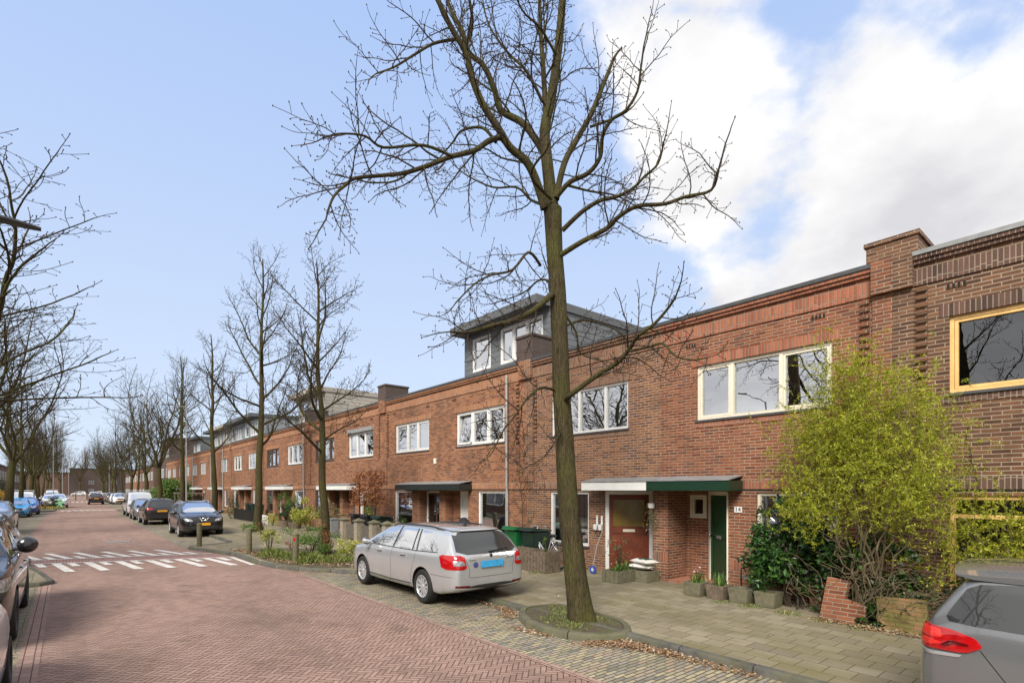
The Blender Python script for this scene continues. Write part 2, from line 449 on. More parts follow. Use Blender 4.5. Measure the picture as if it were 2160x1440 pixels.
M['blind'] = simple('pale_blind', (.62, .63, .62), .7, var=.05)
M['interior'] = simple('interior_wall', (.16, .15, .135), .9, var=.5, scale=1.5)
M['obscure'] = simple('amber_obscured_glass', (.17, .11, .018), .25, var=.3, scale=3, coat=.4)
M['glass'] = glass_mat('window_glass', (.88, .91, .90), .58)
M['glass_dark'] = glass_mat('dark_window_glass', (.5, .52, .52), .10)
M['glass_far'] = simple('far_window_glass', (.16, .18, .2), .08, .0, var=.6, scale=.8, spec=1.0)
M['leaf_willow'] = leaf_mat('willow_leaf', [(0, (.10, .15, .01)), (.3, (.30, .36, .015)), (.7, (.52, .55, .03)), (1, (.72, .70, .10))], .5)
M['leaf_laurel'] = leaf_mat('laurel_leaf', [(0, (.012, .04, .010)), (.6, (.035, .095, .018)), (.93, (.07, .16, .03)), (1, (.2, .27, .04))], .15, .3)
M['leaf_ivy'] = leaf_mat('ivy_leaf', [(0, (.012, .028, .008)), (.7, (.03, .07, .015)), (1, (.08, .16, .02))], .2, .4)
M['leaf_green'] = leaf_mat('green_leaf', [(0, (.04, .09, .015)), (.6, (.10, .19, .03)), (1, (.22, .30, .06))], .3)
M['leaf_yellow'] = leaf_mat('yellow_green_leaf', [(0, (.20, .24, .03)), (.6, (.38, .40, .06)), (1, (.60, .58, .16))], .3)
M['leaf_brown'] = leaf_mat('russet_leaf', [(0, (.14, .045, .015)), (.6, (.30, .10, .03)), (1, (.42, .19, .08))], .25)
M['leaf_dark'] = leaf_mat('conifer_leaf', [(0, (.012, .03, .010)), (.7, (.03, .06, .018)), (1, (.06, .10, .03))], .15)
M['leaf_olive'] = leaf_mat('olive_leaf', [(0, (.09, .09, .035)), (.6, (.16, .17, .07)), (1, (.26, .27, .12))], .25)
M['leaf_orange'] = leaf_mat('forsythia_flower', [(0, (.55, .30, .02)), (1, (.8, .55, .04))], .3)
M['litter'] = leaf_mat('fallen_leaf', [(0, (.13, .065, .03)), (.5, (.28, .16, .08)), (.85, (.42, .28, .16)), (1, (.6, .5, .38))], .1, .8)
M['grass'] = leaf_mat('grass_blade', [(0, (.06, .09, .015)), (.5, (.14, .19, .03)), (.8, (.27, .29, .08)), (1, (.45, .40, .18))], .3)
M['flower_white'] = leaf_mat('pale_flower', [(0, (.6, .45, .45)), (1, (.85, .8, .75))], .3)
M['wood_post'] = simple('weathered_wood', (.13, .115, .065), .85, var=.3, scale=9, bump=.4, dirt=((.10, .11, .035), .6))
M['wood_grey'] = simple('grey_wood', (.14, .12, .095), .85, var=.35, scale=12, bump=.3)
M['pebble'] = simple('pebbled_concrete', (.34, .29, .22), .9, var=.6, scale=38, bump=.9, dirt=((.12, .10, .07), .5))
M['concrete'] = simple('mossy_concrete', (.155, .14, .09), .9, var=.35, scale=9, bump=.5, dirt=((.10, .115, .04), .8))
M['conc_brown'] = simple('brown_concrete', (.16, .12, .085), .9, var=.45, scale=14, bump=.6, dirt=((.08, .07, .035), .7))
M['bin_green'] = simple('green_plastic', (.010, .11, .035), .4, var=.12)
M['bin_dark'] = simple('dark_green_plastic', (.012, .03, .022), .45, var=.12)
M['orange'] = simple('terracotta_plastic', (.50, .12, .04), .5, var=.15)
M['blue'] = simple('blue_plastic', (.04, .10, .42), .35)
M['sack'] = simple('white_sack', (.66, .65, .60), .4, var=.1, scale=6, dirt=((.25, .2, .12), .4), bump=.3)
M['sack_print'] = simple('green_sack_print', (.03, .07, .04), .4)
M['lamp_grey'] = simple('galvanised_pole', (.33, .34, .34), .5, .3, var=.1)
M['lamp_dark'] = simple('lamp_housing', (.035, .036, .04), .4, .2)
M['red_refl'] = simple('red_reflector', (.62, .01, .01), .2, coat=.6)
M['figure'] = simple('mint_green_plastic', (.30, .75, .38), .4)
def siding(name, col, pitch):
    m, t, b = mat_new(name)
    x, y, z = t.pos()
    q = (z / pitch); f = q.fract(); k = f.step(.0, .07)
    r = t.white(t.vec(q.floor(), ((x + y) / 1.3 + q.floor() * .37).floor(), 0.0))
    g = r * .16 + .92
    c = t.mix(1.0, col, t.vec(g, g, g), 'MULTIPLY'); c = t.mix(k, tuple(v * .25 for v in col), c)
    t.link(c, b.inputs['Base Color']); b.inputs['Roughness'].default_value = .6
    t.link(t.bump(k + f * .5, .8, .015), b.inputs['Normal']); return m
M['siding_dark'] = siding('slate_siding', (.145, .155, .165), .19)
M['siding_beige'] = siding('beige_siding', (.40, .365, .31), .2)
M['siding_grey'] = siding('grey_siding', (.25, .27, .29), .17)
M['fascia_dark'] = simple('dark_fascia_board', (.10, .105, .11), .5)
# vehicles
M['rubber'] = simple('tyre_rubber', (.016, .016, .016), .8, var=.2)
M['alloy'] = simple('alloy', (.55, .56, .58), .3, .45, var=.05)
M['alloy_dark'] = simple('dark_alloy', (.05, .05, .055), .3, .8, var=.05)
M['chrome'] = simple('chrome', (.8, .8, .82), .1, 1.0, var=.02)
M['trim'] = simple('grey_black_trim', (.022, .022, .024), .5, var=.1)
M['arch'] = simple('wheel_arch_dark', (.008, .008, .008), .9)
M['car_glass'] = simple('car_window', (.022, .027, .027), .03, 0, var=.1, coat=1.0, spec=1.0)
def carglass(name, base, refl):
    m, t, b = mat_new(name)
    b.inputs['Base Color'].default_value = (*base, 1); b.inputs['Roughness'].default_value = .5
    gl = t.new('ShaderNodeBsdfGlossy'); gl.inputs['Roughness'].default_value = .015
    fz = t.new('ShaderNodeFresnel'); fz.inputs['IOR'].default_value = 1.6
    f = (X(m.node_tree, fz.outputs[0]) * 1.15 + refl).clamp()
    mx = t.new('ShaderNodeMixShader'); t.link(f, mx.inputs[0]); t.link(b.outputs[0], mx.inputs[1]); t.link(gl.outputs[0], mx.inputs[2])
    t.link(mx.outputs[0], m.node_tree.nodes['Material Output'].inputs[0]); return m
M['car_glass'] = carglass('car_window', (.014, .017, .017), .03)
M['red_lamp'] = simple('red_lamp', (.42, .004, .006), .12, var=.25, scale=14, coat=1.0)
M['red_bright'] = simple('bright_red_lamp', (.85, .03, .02), .12, coat=1.0)
M['red_deep'] = simple('deep_red_lamp', (.10, .002, .004), .12, coat=1.0)
M['clear_lamp'] = simple('clear_lamp', (.42, .43, .44), .12, .5, var=.5, scale=22, coat=1.0)
M['plate_yellow'] = simple('yellow_plate', (.80, .38, .02), .5, var=.12, scale=14)
M['plate_blue'] = simple('light_blue_plate', (.05, .38, .72), .5, var=.2, scale=14)
M['badge_blue'] = simple('violet_badge', (.07, .07, .25), .4)
def paint(name, col, metal=.55, rough=.32):
    m, t, b = mat_new(name)
    x, y, z = t.objc()
    n = t.noise(t.vec(x, y, z), 900, 2); g = n * .25 + .88
    c = t.mix(1.0, col, t.vec(g, g, g), 'MULTIPLY')
    n2 = t.noise(t.vec(x, y, z), 2.2, 4); c = t.mix((1.0 - z.step(.15, .6)) * n2.step(.35, .8) * .5, c, (.16, .14, .11))
    t.link(c, b.inputs['Base Color']); b.inputs['Metallic'].default_value = metal; b.inputs['Roughness'].default_value = rough
    b.inputs['Coat Weight'].default_value = 1.0; b.inputs['Coat Roughness'].default_value = .03
    return m
M['p_silver'] = paint('paint_silver', (.54, .56, .58), .5, .27)
M['p_grey'] = paint('paint_grey', (.19, .20, .21), .4, .22)
M['p_black'] = paint('paint_black', (.012, .011, .012), .2, .25)
M['p_dark'] = paint('paint_dark_brown', (.04, .035, .035), .4, .3)
M['p_white'] = paint('paint_white', (.74, .75, .76), .0, .3)
M['p_blue'] = paint('paint_light_blue', (.03, .36, .80), .2, .3)
M['p_dblue'] = paint('paint_deep_blue', (.012, .07, .36), .3, .3)
M['p_midgrey'] = paint('paint_mid_grey', (.22, .225, .23), .6, .3)
M['p_red'] = paint('paint_white_red', (.55, .5, .5), .2, .3)
# ------------------------------------------------------------------ ground, road, pavements
PV = 0.08      # pavement height
def struct(name, mb, mat, **kw): return tag(mb.build(name, mat, **kw), kind='structure')
struct('ground', MB().quad((-400, -200, -.02), (400, -200, -.02), (400, 900, -.02), (-400, 900, -.02)), M['ground'])
struct('road', MB().quad((-9, -25, 0), (12, -25, 0), (12, 300, 0), (-9, 300, 0)), M['road'])
struct('cross_street', MB().quad((-80, 208, .004), (120, 208, .004), (120, 236, .004), (-80, 236, .004)), M['road'])
def sheet(poly, z):
    mb = MB(); mb.add([(x, y, z) for x, y in poly], [tuple(range(len(poly)))]); return mb
struct('parking_strip_right', sheet([(4.68, -25), (6.6, -25), (6.6, 13.6), (4.68, 14.2)], .004), M['parking'])
struct('parking_strip_right', sheet([(3.35, 23.2), (5.4, 23.2), (5.4, 60.5), (3.35, 61.2)], .004), M['parking'])
struct('parking_strip_right', sheet([(4.3, 70), (6.9, 70), (6.9, 205), (4.3, 205)], .004), M['parking'])
struct('parking_strip_left', sheet([(-2.7, -25), (-.48, -25), (-.48, 16.2), (-2.7, 16.2)], .004), M['parking'])
struct('parking_strip_left', sheet([(-3.6, 24), (-1.35, 24), (-1.35, 68), (-3.6, 68)], .004), M['parking'])
struct('border_line', sheet([(-.48, -25), (-.26, -25), (-.26, 16.2), (-.48, 16.2)], .008), M['border'])
struct('border_line', sheet([(4.57, -25), (4.68, -25), (4.68, 14.1), (4.57, 14.1)], .008), M['border'])
struct('speed_hump', sheet([(-.8, 20.9), (4.0, 19.05), (3.75, 20.35), (-.85, 21.95)], .005), M['hump'])

KR = [(6.25, -25), (6.25, 5.0), (6.28, 12.0), (5.85, 12.85), (5.2, 13.9), (4.75, 14.6), (4.4, 15.6), (4.25, 17.0), (4.22, 19.2), (3.85, 20.8), (3.5, 22.0), (3.38, 22.5),
      (3.5, 22.9), (4.9, 23.4), (5.05, 23.9), (5.05, 60.0), (4.1, 61.2), (3.95, 62.2), (3.95, 67.5), (4.4, 69.0), (6.5, 70.4), (6.6, 205), (9.0, 208)]
def offset_path(P, d):
    out = []
    for i, p in enumerate(P):
        a = Vector(P[max(i - 1, 0)]); b = Vector(P[min(i + 1, len(P) - 1)]); t_ = (b - a).normalized()
        out.append((p[0] + t_.y * d, p[1] - t_.x * d))
    return out
struct('pavement_right', MB().prism(offset_path(KR, .12) + [(60, 208), (60, 206), (12.0, 206), (12.0, -25)], -.02, PV), M['pave'])
KL = [(-2.55, -25), (-2.55, 15.9), (-.35, 16.0), (-.2, 16.35), (-.45, 18.2), (-.78, 20.0), (-.9, 22.5), (-1.1, 23.6), (-3.3, 24.2), (-3.45, 25), (-3.5, 66), (-2.0, 67.3),
      (-.95, 69.0), (-.8, 72.0), (-.9, 78.0), (-1.2, 79.5), (-2.7, 80.5), (-2.8, 205), (-6, 208)]
struct('pavement_left', MB().prism(([(-9.0, -25)] + offset_path(KL, -.12) + [(-60, 208), (-60, 206), (-9.0, 206)])[::-1], -.02, PV), M['pave'])

def resample(P, step):
    P = [Vector(p) for p in P]; out = [P[0].copy()]; L = 0
    for a, b in zip(P, P[1:]):
        d = (b - a).length; t0 = 0
        while L + (d - t0) >= step:
            t0 += step - L; out.append(a + (b - a) * (t0 / d)); L = 0
        L += d - t0
    out.append(P[-1].copy()); return out
def kerb_stones(P, side, w=.13, h=.094, step=1.0, gap=.010, y0=-8, y1=90, rng=random.Random(4)):
    """a run of kerb stones along P; side is +1 when the pavement lies to the right of the path"""
    Q = resample([p for p in P], step / 4); n = 4; mb = MB()
    for i in range(0, len(Q) - 1, n):
        seg = Q[i:i + n + 1]
        if len(seg) < 2 or not (y0 < seg[0].y < y1): continue
        hz = h + rng.uniform(-.004, .004); so = rng.uniform(-.006, .006)
        L, Rr = [], []
        for j, p in enumerate(seg):
            t_ = (seg[min(j + 1, len(seg) - 1)] - seg[max(j - 1, 0)]).normalized()
            nn = Vector((t_.y, -t_.x)) * side
            q = p + nn * so
            if j == 0: q = q + t_ * gap
            if j == len(seg) - 1: q = q - t_ * gap
            L.append(q); Rr.append(q + nn * w)
        vs = []; fs = []
        for j in range(len(seg)):
            nn = (Rr[j] - L[j]).normalized()
            for (off, z) in ((0, -.02), (.012, hz - .025), (.03, hz - .004), (.05, hz), (w, hz), (w, 0.0)):
                q = L[j] + nn * off; vs.append((q.x, q.y, z))
        for j in range(len(seg) - 1):
            for k in range(5):
                f = (j * 6 + k, j * 6 + k + 1, (j + 1) * 6 + k + 1, (j + 1) * 6 + k); fs.append(f if side < 0 else f[::-1])
        fs.append(tuple(range(6))); fs.append(tuple(range(len(vs) - 6, len(vs)))[::-1])
        mb.add(vs, fs)
    return mb
tag(kerb_stones(KR, 1).build('kerb_right', M['kerb'], smooth=True), kind='structure')
tag(kerb_stones(KL, -1).build('kerb_left', M['kerb'], smooth=True), kind='structure')
# tree pit that bulges into the parking strip
PIT = [(6.27, 4.85), (6.0, 4.9), (5.72, 5.15), (5.56, 5.55), (5.52, 5.95), (5.6, 6.35), (5.8, 6.75), (6.1, 7.1), (6.35, 7.15), (6.95, 6.95), (7.0, 6.2), (6.85, 5.3), (6.5, 4.9), (6.27, 4.85)]
tag(kerb_stones(PIT, 1, w=.12, h=.112, step=.95, y0=0).build('tree_pit_kerb', M['kerb_moss'], smooth=True), kind='structure')
struct('tree_pit_soil', MB().prism(offset_path(PIT[:-1], .06), -.01, .094), M['soil'])
struct('planting_bed_soil', MB().prism([(5.15, 14.25), (4.62, 15.7), (4.5, 17.2), (4.5, 19.3), (4.75, 20.4), (5.6, 20.2), (6.6, 19.2), (7.4, 17.6), (7.3, 15.2), (6.5, 13.3)][::-1], 0, .092), M['soil'])

# painted wedges of the speed hump (one marking object)
mk = MB()
def teeth(a, b, dr, first):
    a = Vector(a); b = Vector(b); d = (b - a); L = d.length; d.normalize(); s_ = .12; i = first
    q = Vector(dr)
    while s_ < L - .25:
        ln = 2.35 if i % 2 else .95; wd = .23 if i % 2 else .2
        if i % 2 == 0: s_ -= .02
        p = a + d * s_
        mk.add([(p.x, p.y, .012), (p.x + d.x * wd, p.y + d.y * wd, .012), (p.x + d.x * wd + q.x * ln, p.y + d.y * wd + q.y * ln, .012), (p.x + q.x * ln, p.y + q.y * ln, .012)], [(0, 1, 2, 3)] if q.y > 0 else [(3, 2, 1, 0)])
        s_ += .40; i += 1
    n = Vector((-d.y, d.x)) * .05
    mk.add([(a.x - n.x, a.y - n.y, .016), (b.x - n.x, b.y - n.y, .016), (b.x + n.x, b.y + n.y, .016), (a.x + n.x, a.y + n.y, .016)], [(0, 1, 2, 3)])
teeth((-.82, 20.85), (4.15, 18.9), (.14, -.99), 0)
teeth((-.86, 22.0), (3.8, 20.4), (-.25, .97), 1)
mk.add([(4.0, 18.95, .011), (4.12, 18.95, .011), (4.2, 16.6, .011), (4.08, 16.6, .011)], [(3, 2, 1, 0)])
for i in range(9):
    x0 = -.6 + i * .5
    mk.add([(x0, 71.5, .012), (x0 + .22, 71.3, .012), (x0 + .55, 68.6, .012), (x0 + .3, 68.6, .012)], [(3, 2, 1, 0)])
for i in range(8):
    x0 = -.6 + i * .62
    mk.add([(x0, 118, .012), (x0 + .3, 118, .012), (x0 + .3, 113, .012), (x0, 113, .012)], [(3, 2, 1, 0)])
struct('road_marking', mk, M['marking'])
mb = MB()
for i in range(9): mb.box(1.28 + i * .085, 1.34 + i * .085, 27.15, 27.6, .003, .014)
mb.box(1.24, 2.06, 27.1, 27.15, .003, .016); mb.box(1.24, 2.06, 27.6, 27.65, .003, .016)
mb.solo('drain_grate', M['zinc'], (1.65, 27.4, 0), 'pale metal drain grate set in the red brick road beyond the speed hump', 'drain')
mb = MB(); mb.lathe([(0, .012), (.27, .012), (.3, .004)], 20, (2.45, 25.6, 0))
mb.solo('manhole_cover', M['border'], (2.45, 25.6, 0), 'round flat manhole cover in the red brick road behind the white teeth', 'manhole cover')

# ------------------------------------------------------------------ houses
XF = 10.6; PER = 9.38; TOP = 6.04
def pane_window(par, Xp, y0, y1, z0, z1, fr, lights=(0, .3, .65, 1), glass='glass', blind=0.0, curtain=False, sill='darkzinc', sg=-1, detail=2, open_=None, casements=True, name='window', transom=None):
    """window in the plane X = Xp (sg -1: looks towards -X); the glass is the part, frame and sill its sub-parts"""
    a, b = min(y0, y1), max(y0, y1)
    gx = Xp - sg * .045
    g = MB(); fr_ = MB()
    T = .055
    if detail == 0:
        g.box(gx, gx - sg * .01, a + .01, b - .01, z0 + .01, z1 - .01)
        fr_.box(Xp, Xp - sg * .05, a, a + T, z0, z1); fr_.box(Xp, Xp - sg * .05, b - T, b, z0, z1)
        fr_.box(Xp, Xp - sg * .05, a + T, b - T, z0, z0 + T); fr_.box(Xp, Xp - sg * .05, a + T, b - T, z1 - T, z1)
        for l in lights[1:-1]: c = a + (b - a) * l; fr_.box(Xp, Xp - sg * .05, c - .04, c + .04, z0 + T, z1 - T)
    else:
        o = Xp + sg * .012
        fr_.box(o, Xp - sg * .07, a, a + T, z0, z1); fr_.box(o, Xp - sg * .07, b - T, b, z0, z1)
        fr_.box(o, Xp - sg * .07, a + T, b - T, z0, z0 + T); fr_.box(o, Xp - sg * .07, a + T, b - T, z1 - T, z1)
        xs = [a + (b - a) * l for l in lights]
        for c in xs[1:-1]: fr_.box(o, Xp - sg * .07, c - .033, c + .033, z0 + T, z1 - T)
        for i, (p, q) in enumerate(zip(xs, xs[1:])):
            p = p + (T if i == 0 else .033); q = q - (T if i == len(xs) - 2 else .033)
            zt = z1 - T
            if transom: fr_.box(o, Xp - sg * .07, p, q, transom - .03, transom + .03)
            cw = .048 if casements and (casements is True or i in casements) else .014
            for (u0, u1, v0, v1) in ((p + .006, p + cw, z0 + T + .006, zt - .006), (q - cw, q - .006, z0 + T + .006, zt - .006), (p + cw, q - cw, z0 + T + .006, z0 + T + cw), (p + cw, q - cw, zt - cw, zt - .006)):
                fr_.box(o + sg * -.012, gx - sg * .012, u0, u1, v0, v1)
            if open_ is not None and i == open_:
                mm = Matrix.Translation((Xp, 0, z0 + T + .01)) @ Matrix.Rotation(sg * R(-9), 4, 'Y') @ Matrix.Translation((-Xp, 0, -(z0 + T + .01)))
                old = g.M, fr_.M; g.M = mm; fr_.M = mm
                g.quad((Xp + sg * .02, p + cw, z0 + T + cw), (Xp + sg * .02, p + cw, zt - cw), (Xp + sg * .02, q - cw, zt - cw), (Xp + sg * .02, q - cw, z0 + T + cw))
                for (u0, u1, v0, v1) in ((p, p + .05, z0 + T, zt), (q - .05, q, z0 + T, zt), (p, q, z0 + T, z0 + T + .05), (p, q, zt - .05, zt)): fr_.box(Xp + sg * .0, Xp + sg * .05, u0, u1, v0, v1)
                g.M, fr_.M = old
            else: g.quad((gx, p + .008, z0 + T + .008), (gx, p + .008, zt - .008), (gx, q - .008, zt - .008), (gx, q - .008, z0 + T + .008))
    w_ = g.build(name, M[glass], par)
    fr_.build('frame', M[fr], w_)
    if sill: MB().box(Xp + sg * .09, Xp + sg * .0125, a - .03, b + .03, z0 - .045, z0 - .001).build('sill', M[sill], w_)
    if blind:
        MB().box(gx - sg * .05, gx - sg * .06, a + T + .01, b - T - .01, z1 - T - .01 - (z1 - z0 - 2 * T) * blind, z1 - T - .01).build('blind', M['blind'], w_)
    if curtain:
        c = MB(); y = a + .05; k = 0
        while y < b - .12:
            c.box(gx - sg * (.12 + .03 * (k % 2)), gx - sg * (.125 + .03 * (k % 2)), y, y + .07, z0 + .05, z1 - .06); y += .082 if curtain == 'v' else .075; k += 1
        c.build('curtain', M['curtain'], w_)
    return w_

def wall_holes(mb, Xp, y0, y1, z0, z1, holes, depth=.11, sg=-1):
    """a wall sheet in the plane X = Xp with rectangular openings and their reveals"""
    ys = sorted({y0, y1} | {h[0] for h in holes} | {h[1] for h in holes}); zs = sorted({z0, z1} | {h[2] for h in holes} | {h[3] for h in holes})
    for a, b in zip(ys, ys[1:]):
        for c, d in zip(zs, zs[1:]):
            if any(h[0] < (a + b) / 2 < h[1] and h[2] < (c + d) / 2 < h[3] for h in holes): continue
            mb.quad((Xp, a, c), (Xp, a, d), (Xp, b, d), (Xp, b, c))
    for h in holes:
        if len(h) > 4: continue
        X2 = Xp - sg * depth; a, b, c, d = h[:4]
        mb.quad((Xp, a, c), (X2, a, c), (X2, a, d), (Xp, a, d)); mb.quad((Xp, b, c), (Xp, b, d), (X2, b, d), (X2, b, c))
        mb.quad((Xp, a, d), (X2, a, d), (X2, b, d), (Xp, b, d)); mb.quad((Xp, a, c), (Xp, b, c), (X2, b, c), (X2, a, c))

def house(cy, s, st):
    """one terraced house; t runs from the pair's centre line outwards"""
    Y = lambda t: cy + s * t
    W = st.get('W', PER / 2); det = st.get('det', 2); bk = st.get('brick', 'orange')
    hs = thing('brick_house', (XF, Y(W / 2), PV), st['label'], 'house', st.get('group', 'terraced brick houses along the right side of the street'), world_parts=True)
    def yy(a, b): return (min(Y(a), Y(b)), max(Y(a), Y(b)))
    ua, ub = yy(*st.get('up', (.93, 3.62))); uz0, uz1 = st.get('upz', (3.70, 4.88))
    ga, gb = yy(*st.get('gw', (2.22, 3.68))); gz0, gz1 = st.get('gz', (.68, 2.13))
    pa, pb = yy(.2, 1.65)
    lo, hi = yy(0, W)
    mb = MB()
    porch = st.get('porch', True)
    holes = [(ua, ub, uz0, uz1), (ga, gb, gz0, gz1)] + ([(pa, pb, 0.0, 2.16, 1)] if porch else [])
    wall_holes(mb, XF, lo, hi, 0.0, 5.99, holes)
    mb.quad((XF + 8, lo, 0), (XF + 8, hi, 0), (XF + 8, hi, 5.9), (XF + 8, lo, 5.9))
    for e in (lo + .012, hi - .012): mb.quad((XF + .001, e, 0), (XF + 8, e, 0), (XF + 8, e, 5.88), (XF + .001, e, 5.88))
    DX = .80; flat = cy != PC(0)
    if porch and flat:
        FX = XF + .34; q0, q1 = yy(.2, 1.65); dw = yy(*st.get('dw', (.72, 1.62)))
        for tt in (.2, 1.65): mb.quad((XF, Y(tt), 0), (FX, Y(tt), 0), (FX, Y(tt), 2.16), (XF, Y(tt), 2.16))
        wall_holes(mb, FX, q0, q1, 0.0, 2.16, [(dw[0], dw[1], 0.0, 2.12)], depth=.05)
    elif porch:
        y2 = Y(.2); mb.quad((XF, y2, 0), (XF + DX, y2, 0), (XF + DX, y2, 2.16), (XF, y2, 2.16))
        q0, q1 = yy(.2, .78); wy = yy(.27, .70)
        wall_holes(mb, XF + DX, q0, q1, 0.0, 2.16, [(wy[0], wy[1], 1.52, 2.06)], depth=.06)
    mb.build('wall', M['brick_' + bk], hs)
    if det:
        ir = MB(); ir.quad((XF + 2.4, lo + .02, .1), (XF + 2.4, lo + .02, 5.8), (XF + 2.4, hi - .02, 5.8), (XF + 2.4, hi - .02, .1)); ir.quad((XF + 1.0, lo + .02, 2.75), (XF + 2.4, lo + .02, 2.75), (XF + 2.4, hi - .02, 2.75), (XF + 1.0, hi - .02, 2.75)); ir.build('interior_wall', M['interior'], hs)
    if porch and flat:
        MB().box(XF + .002, FX - .002, q0 + .002, q1 - .002, 2.15, 2.158).build('porch_ceiling', M[st.get('ceil', 'cream')], hs)
        MB().box(XF - .02, FX - .01, q0 + .02, q1 - .02, .0, PV + .05).build('door_step', M['soldier_' + bk], hs)
        a, b = dw; z0 = PV + .06; z1 = 2.06; fm = MB()
        for (p, q, u0, u1) in ((a, a + .07, PV, 2.12), (b - .07, b, PV, 2.12), (a + .07, b - .07, z1, 2.12)): fm.box(FX - .02, FX + .05, p, q, u0, u1)
        a += .072; b -= .072; dr = MB(); dr.box(FX + .012, FX + .045, a, b, z0, z1 - .004); gz = [(a + .1, b - .1, 1.05, z1 - .14)] if st.get('doorglass', True) else []
        if st.get('glazed'): m_ = (a + b) / 2; gz = [(a + .07, m_ - .05, .35, z1 - .1), (m_ + .05, b - .07, .35, z1 - .1)]
        if not gz:
            for u0, u1 in ((.25, .75), (.85, 1.35), (1.42, 1.92)):
                for p, q in ((a + .09, (a + b) / 2 - .04), ((a + b) / 2 + .04, b - .09)): dr.box(FX + .004, FX + .0118, p, q, u0, u1)
        do = dr.build('door', M[st.get('door', 'white')], hs)
        for (p, q, u0, u1) in gz: MB().box(FX + .002, FX + .011, p, q, u0, u1).build('door_pane', M['glass_dark' if det else 'glass_far'], do)
        if det: MB().lathe([(0, .0), (.025, .01), (.03, .03), (.012, .045), (.01, .07)], 10, (FX - .055, b - .06 if s > 0 else a + .06, 1.08), 'X').build('door_knob', M['chrome'], do)
        fm.build('door_frame', M[st.get('doorframe', 'cream')], hs)
    elif porch:
        c = MB(); c.add([(XF + .002, Y(.2), 2.158), (XF + DX + .1, Y(.2), 2.158), (XF + DX + .1, Y(1.65), 2.158), (XF + .002, Y(1.65), 2.158)], [(0, 1, 2, 3)]); c.build('porch_ceiling', M[st.get('ceil', 'cream')], hs)
        MB().box(XF - .02, XF + DX - .01, Y(.22), Y(1.6), .0, PV + .05).build('door_step', M['soldier_' + bk], hs)
        pane_window(hs, XF + DX + .02, wy[0], wy[1], 1.52, 2.06, st.get('doorframe', 'cream'), (0, 1), 'glass_dark' if det else 'glass_far', sill=None, detail=1 if det else 0)
        # diagonal door
        A = Vector((XF, Y(1.65), 0)); B = Vector((XF + DX, Y(.78), 0)); d = (B - A); Ld = d.length; d.normalize(); nn = Vector((-d.y, d.x, 0))
        if nn.x > 0: nn = -nn
        MM = Matrix(((d.x, nn.x, 0, A.x), (d.y, nn.y, 0, A.y), (0, 0, 1, 0), (0, 0, 0, 1)))
        dr = MB(MM); z0 = PV + .06; z1 = 2.06; a, b = (.095 if st.get('door') != 'door_green' else .02), Ld - .095
        dr.box(a, b, -.05, -.01, z0, z1)
        if st.get('doorkind') == 'planks':
            for i in range(8): w_ = (b - a - .2) / 8; dr.box(a + .1 + i * w_ + .006, a + .1 + (i + 1) * w_ - .006, -.01, -.002, z0 + .12, z0 + .92)
            for (p, q, r_, v) in ((a, a + .09, z0, z1), (b - .09, b, z0, z1), (a + .09, b - .09, z0, z0 + .11), (a + .09, b - .09, z0 + .93, z0 + 1.07), (a + .09, b - .09, z1 - .1, z1)): dr.box(p, q, -.01, .006, r_, v)
        else:
            for (p, q, r_, v) in ((a, a + .1, z0, z1), (b - .1, b, z0, z1), (a + .1, b - .1, z0, z0 + .2), (a + .1, b - .1, z0 + 1.0, z0 + 1.1), (a + .1, b - .1, z1 - .12, z1)): dr.box(p, q, -.01, .008, r_, v)
        do = dr.build('door', M[st.get('door', 'white')], hs, bevel=.003 if det > 1 else 0)
        if st.get('doorlabel'): do['label'] = st['doorlabel']
        a0_ = .0 if st.get('door') != 'door_green' else a - .02
        fm = MB(MM); fm.box(a0_, a - .004, -.08, .03, PV, 2.15); fm.box(b + .004, Ld, -.08, .03, PV, 2.15); fm.box(a - .004, b + .004, -.08, .03, z1 + .004, 2.15)
        fm.build('door_frame', M[st.get('doorframe', 'cream')], hs)
        if st.get('doorglass', True): MB(MM).box(a + .1, b - .1, -.009, .001, z0 + 1.11, z1 - .13).build('door_pane', M[st.get('panemat', 'glass_dark' if det else 'glass_far')], do)
        if det:
            hx = b - .06 if st.get('handle_far', True) else a + .06
            h = MB(MM); h.lathe([(0, .075), (.028, .07), (.034, .05), (.02, .03), (.012, .006)], 12, (hx, 0, z0 + 1.02), 'Y'); h.box(hx - .02, hx + .02, .007, .013, z0 + .88, z0 + .96); h.build('door_knob', M['chrome'], do)
            h = MB(MM); h.box((a + b) / 2 - .15, (a + b) / 2 + .15, .007, .014, z0 + .97, z0 + 1.04); h.build('letter_slot', M['cream' if st.get('door') == 'door_red' else 'zinc'], do)
    # upper and ground windows
    kw = dict(detail=det if det < 2 else 2)
    gl = st.get('glass', 'glass') if det else 'glass_far'
    up = st.get('lights', (0, .3, .65, 1)); gw = st.get('glights', (0, 1))
    if s < 0: up = tuple(1 - q for q in up[::-1]); gw = tuple(1 - q for q in gw[::-1])
    upw = pane_window(hs, XF + .05, ua, ub, uz0, uz1, st.get('frame', 'white'), up, gl, blind=st.get('blind', 0), curtain=st.get('curtain', False), open_=st.get('open'), casements=st.get('case', True), **kw) if True else None
    gww = pane_window(hs, XF + .05, ga, gb, gz0, gz1, st.get('gframe', st.get('frame', 'white')), gw, gl, blind=st.get('gblind', 0), curtain=st.get('gcurtain', False), transom=st.get('transom'), casements=False, **kw)
    # brick trims
    so = MB()
    so.box(XF - .022, XF + .02, lo + .001, hi - .001, 5.50, 5.76)
    so.box(XF - .05, XF + .02, lo + .001, hi - .001, 5.84, 5.90); so.box(XF - .085, XF + .02, lo + .001, hi - .001, 5.903, 5.965)
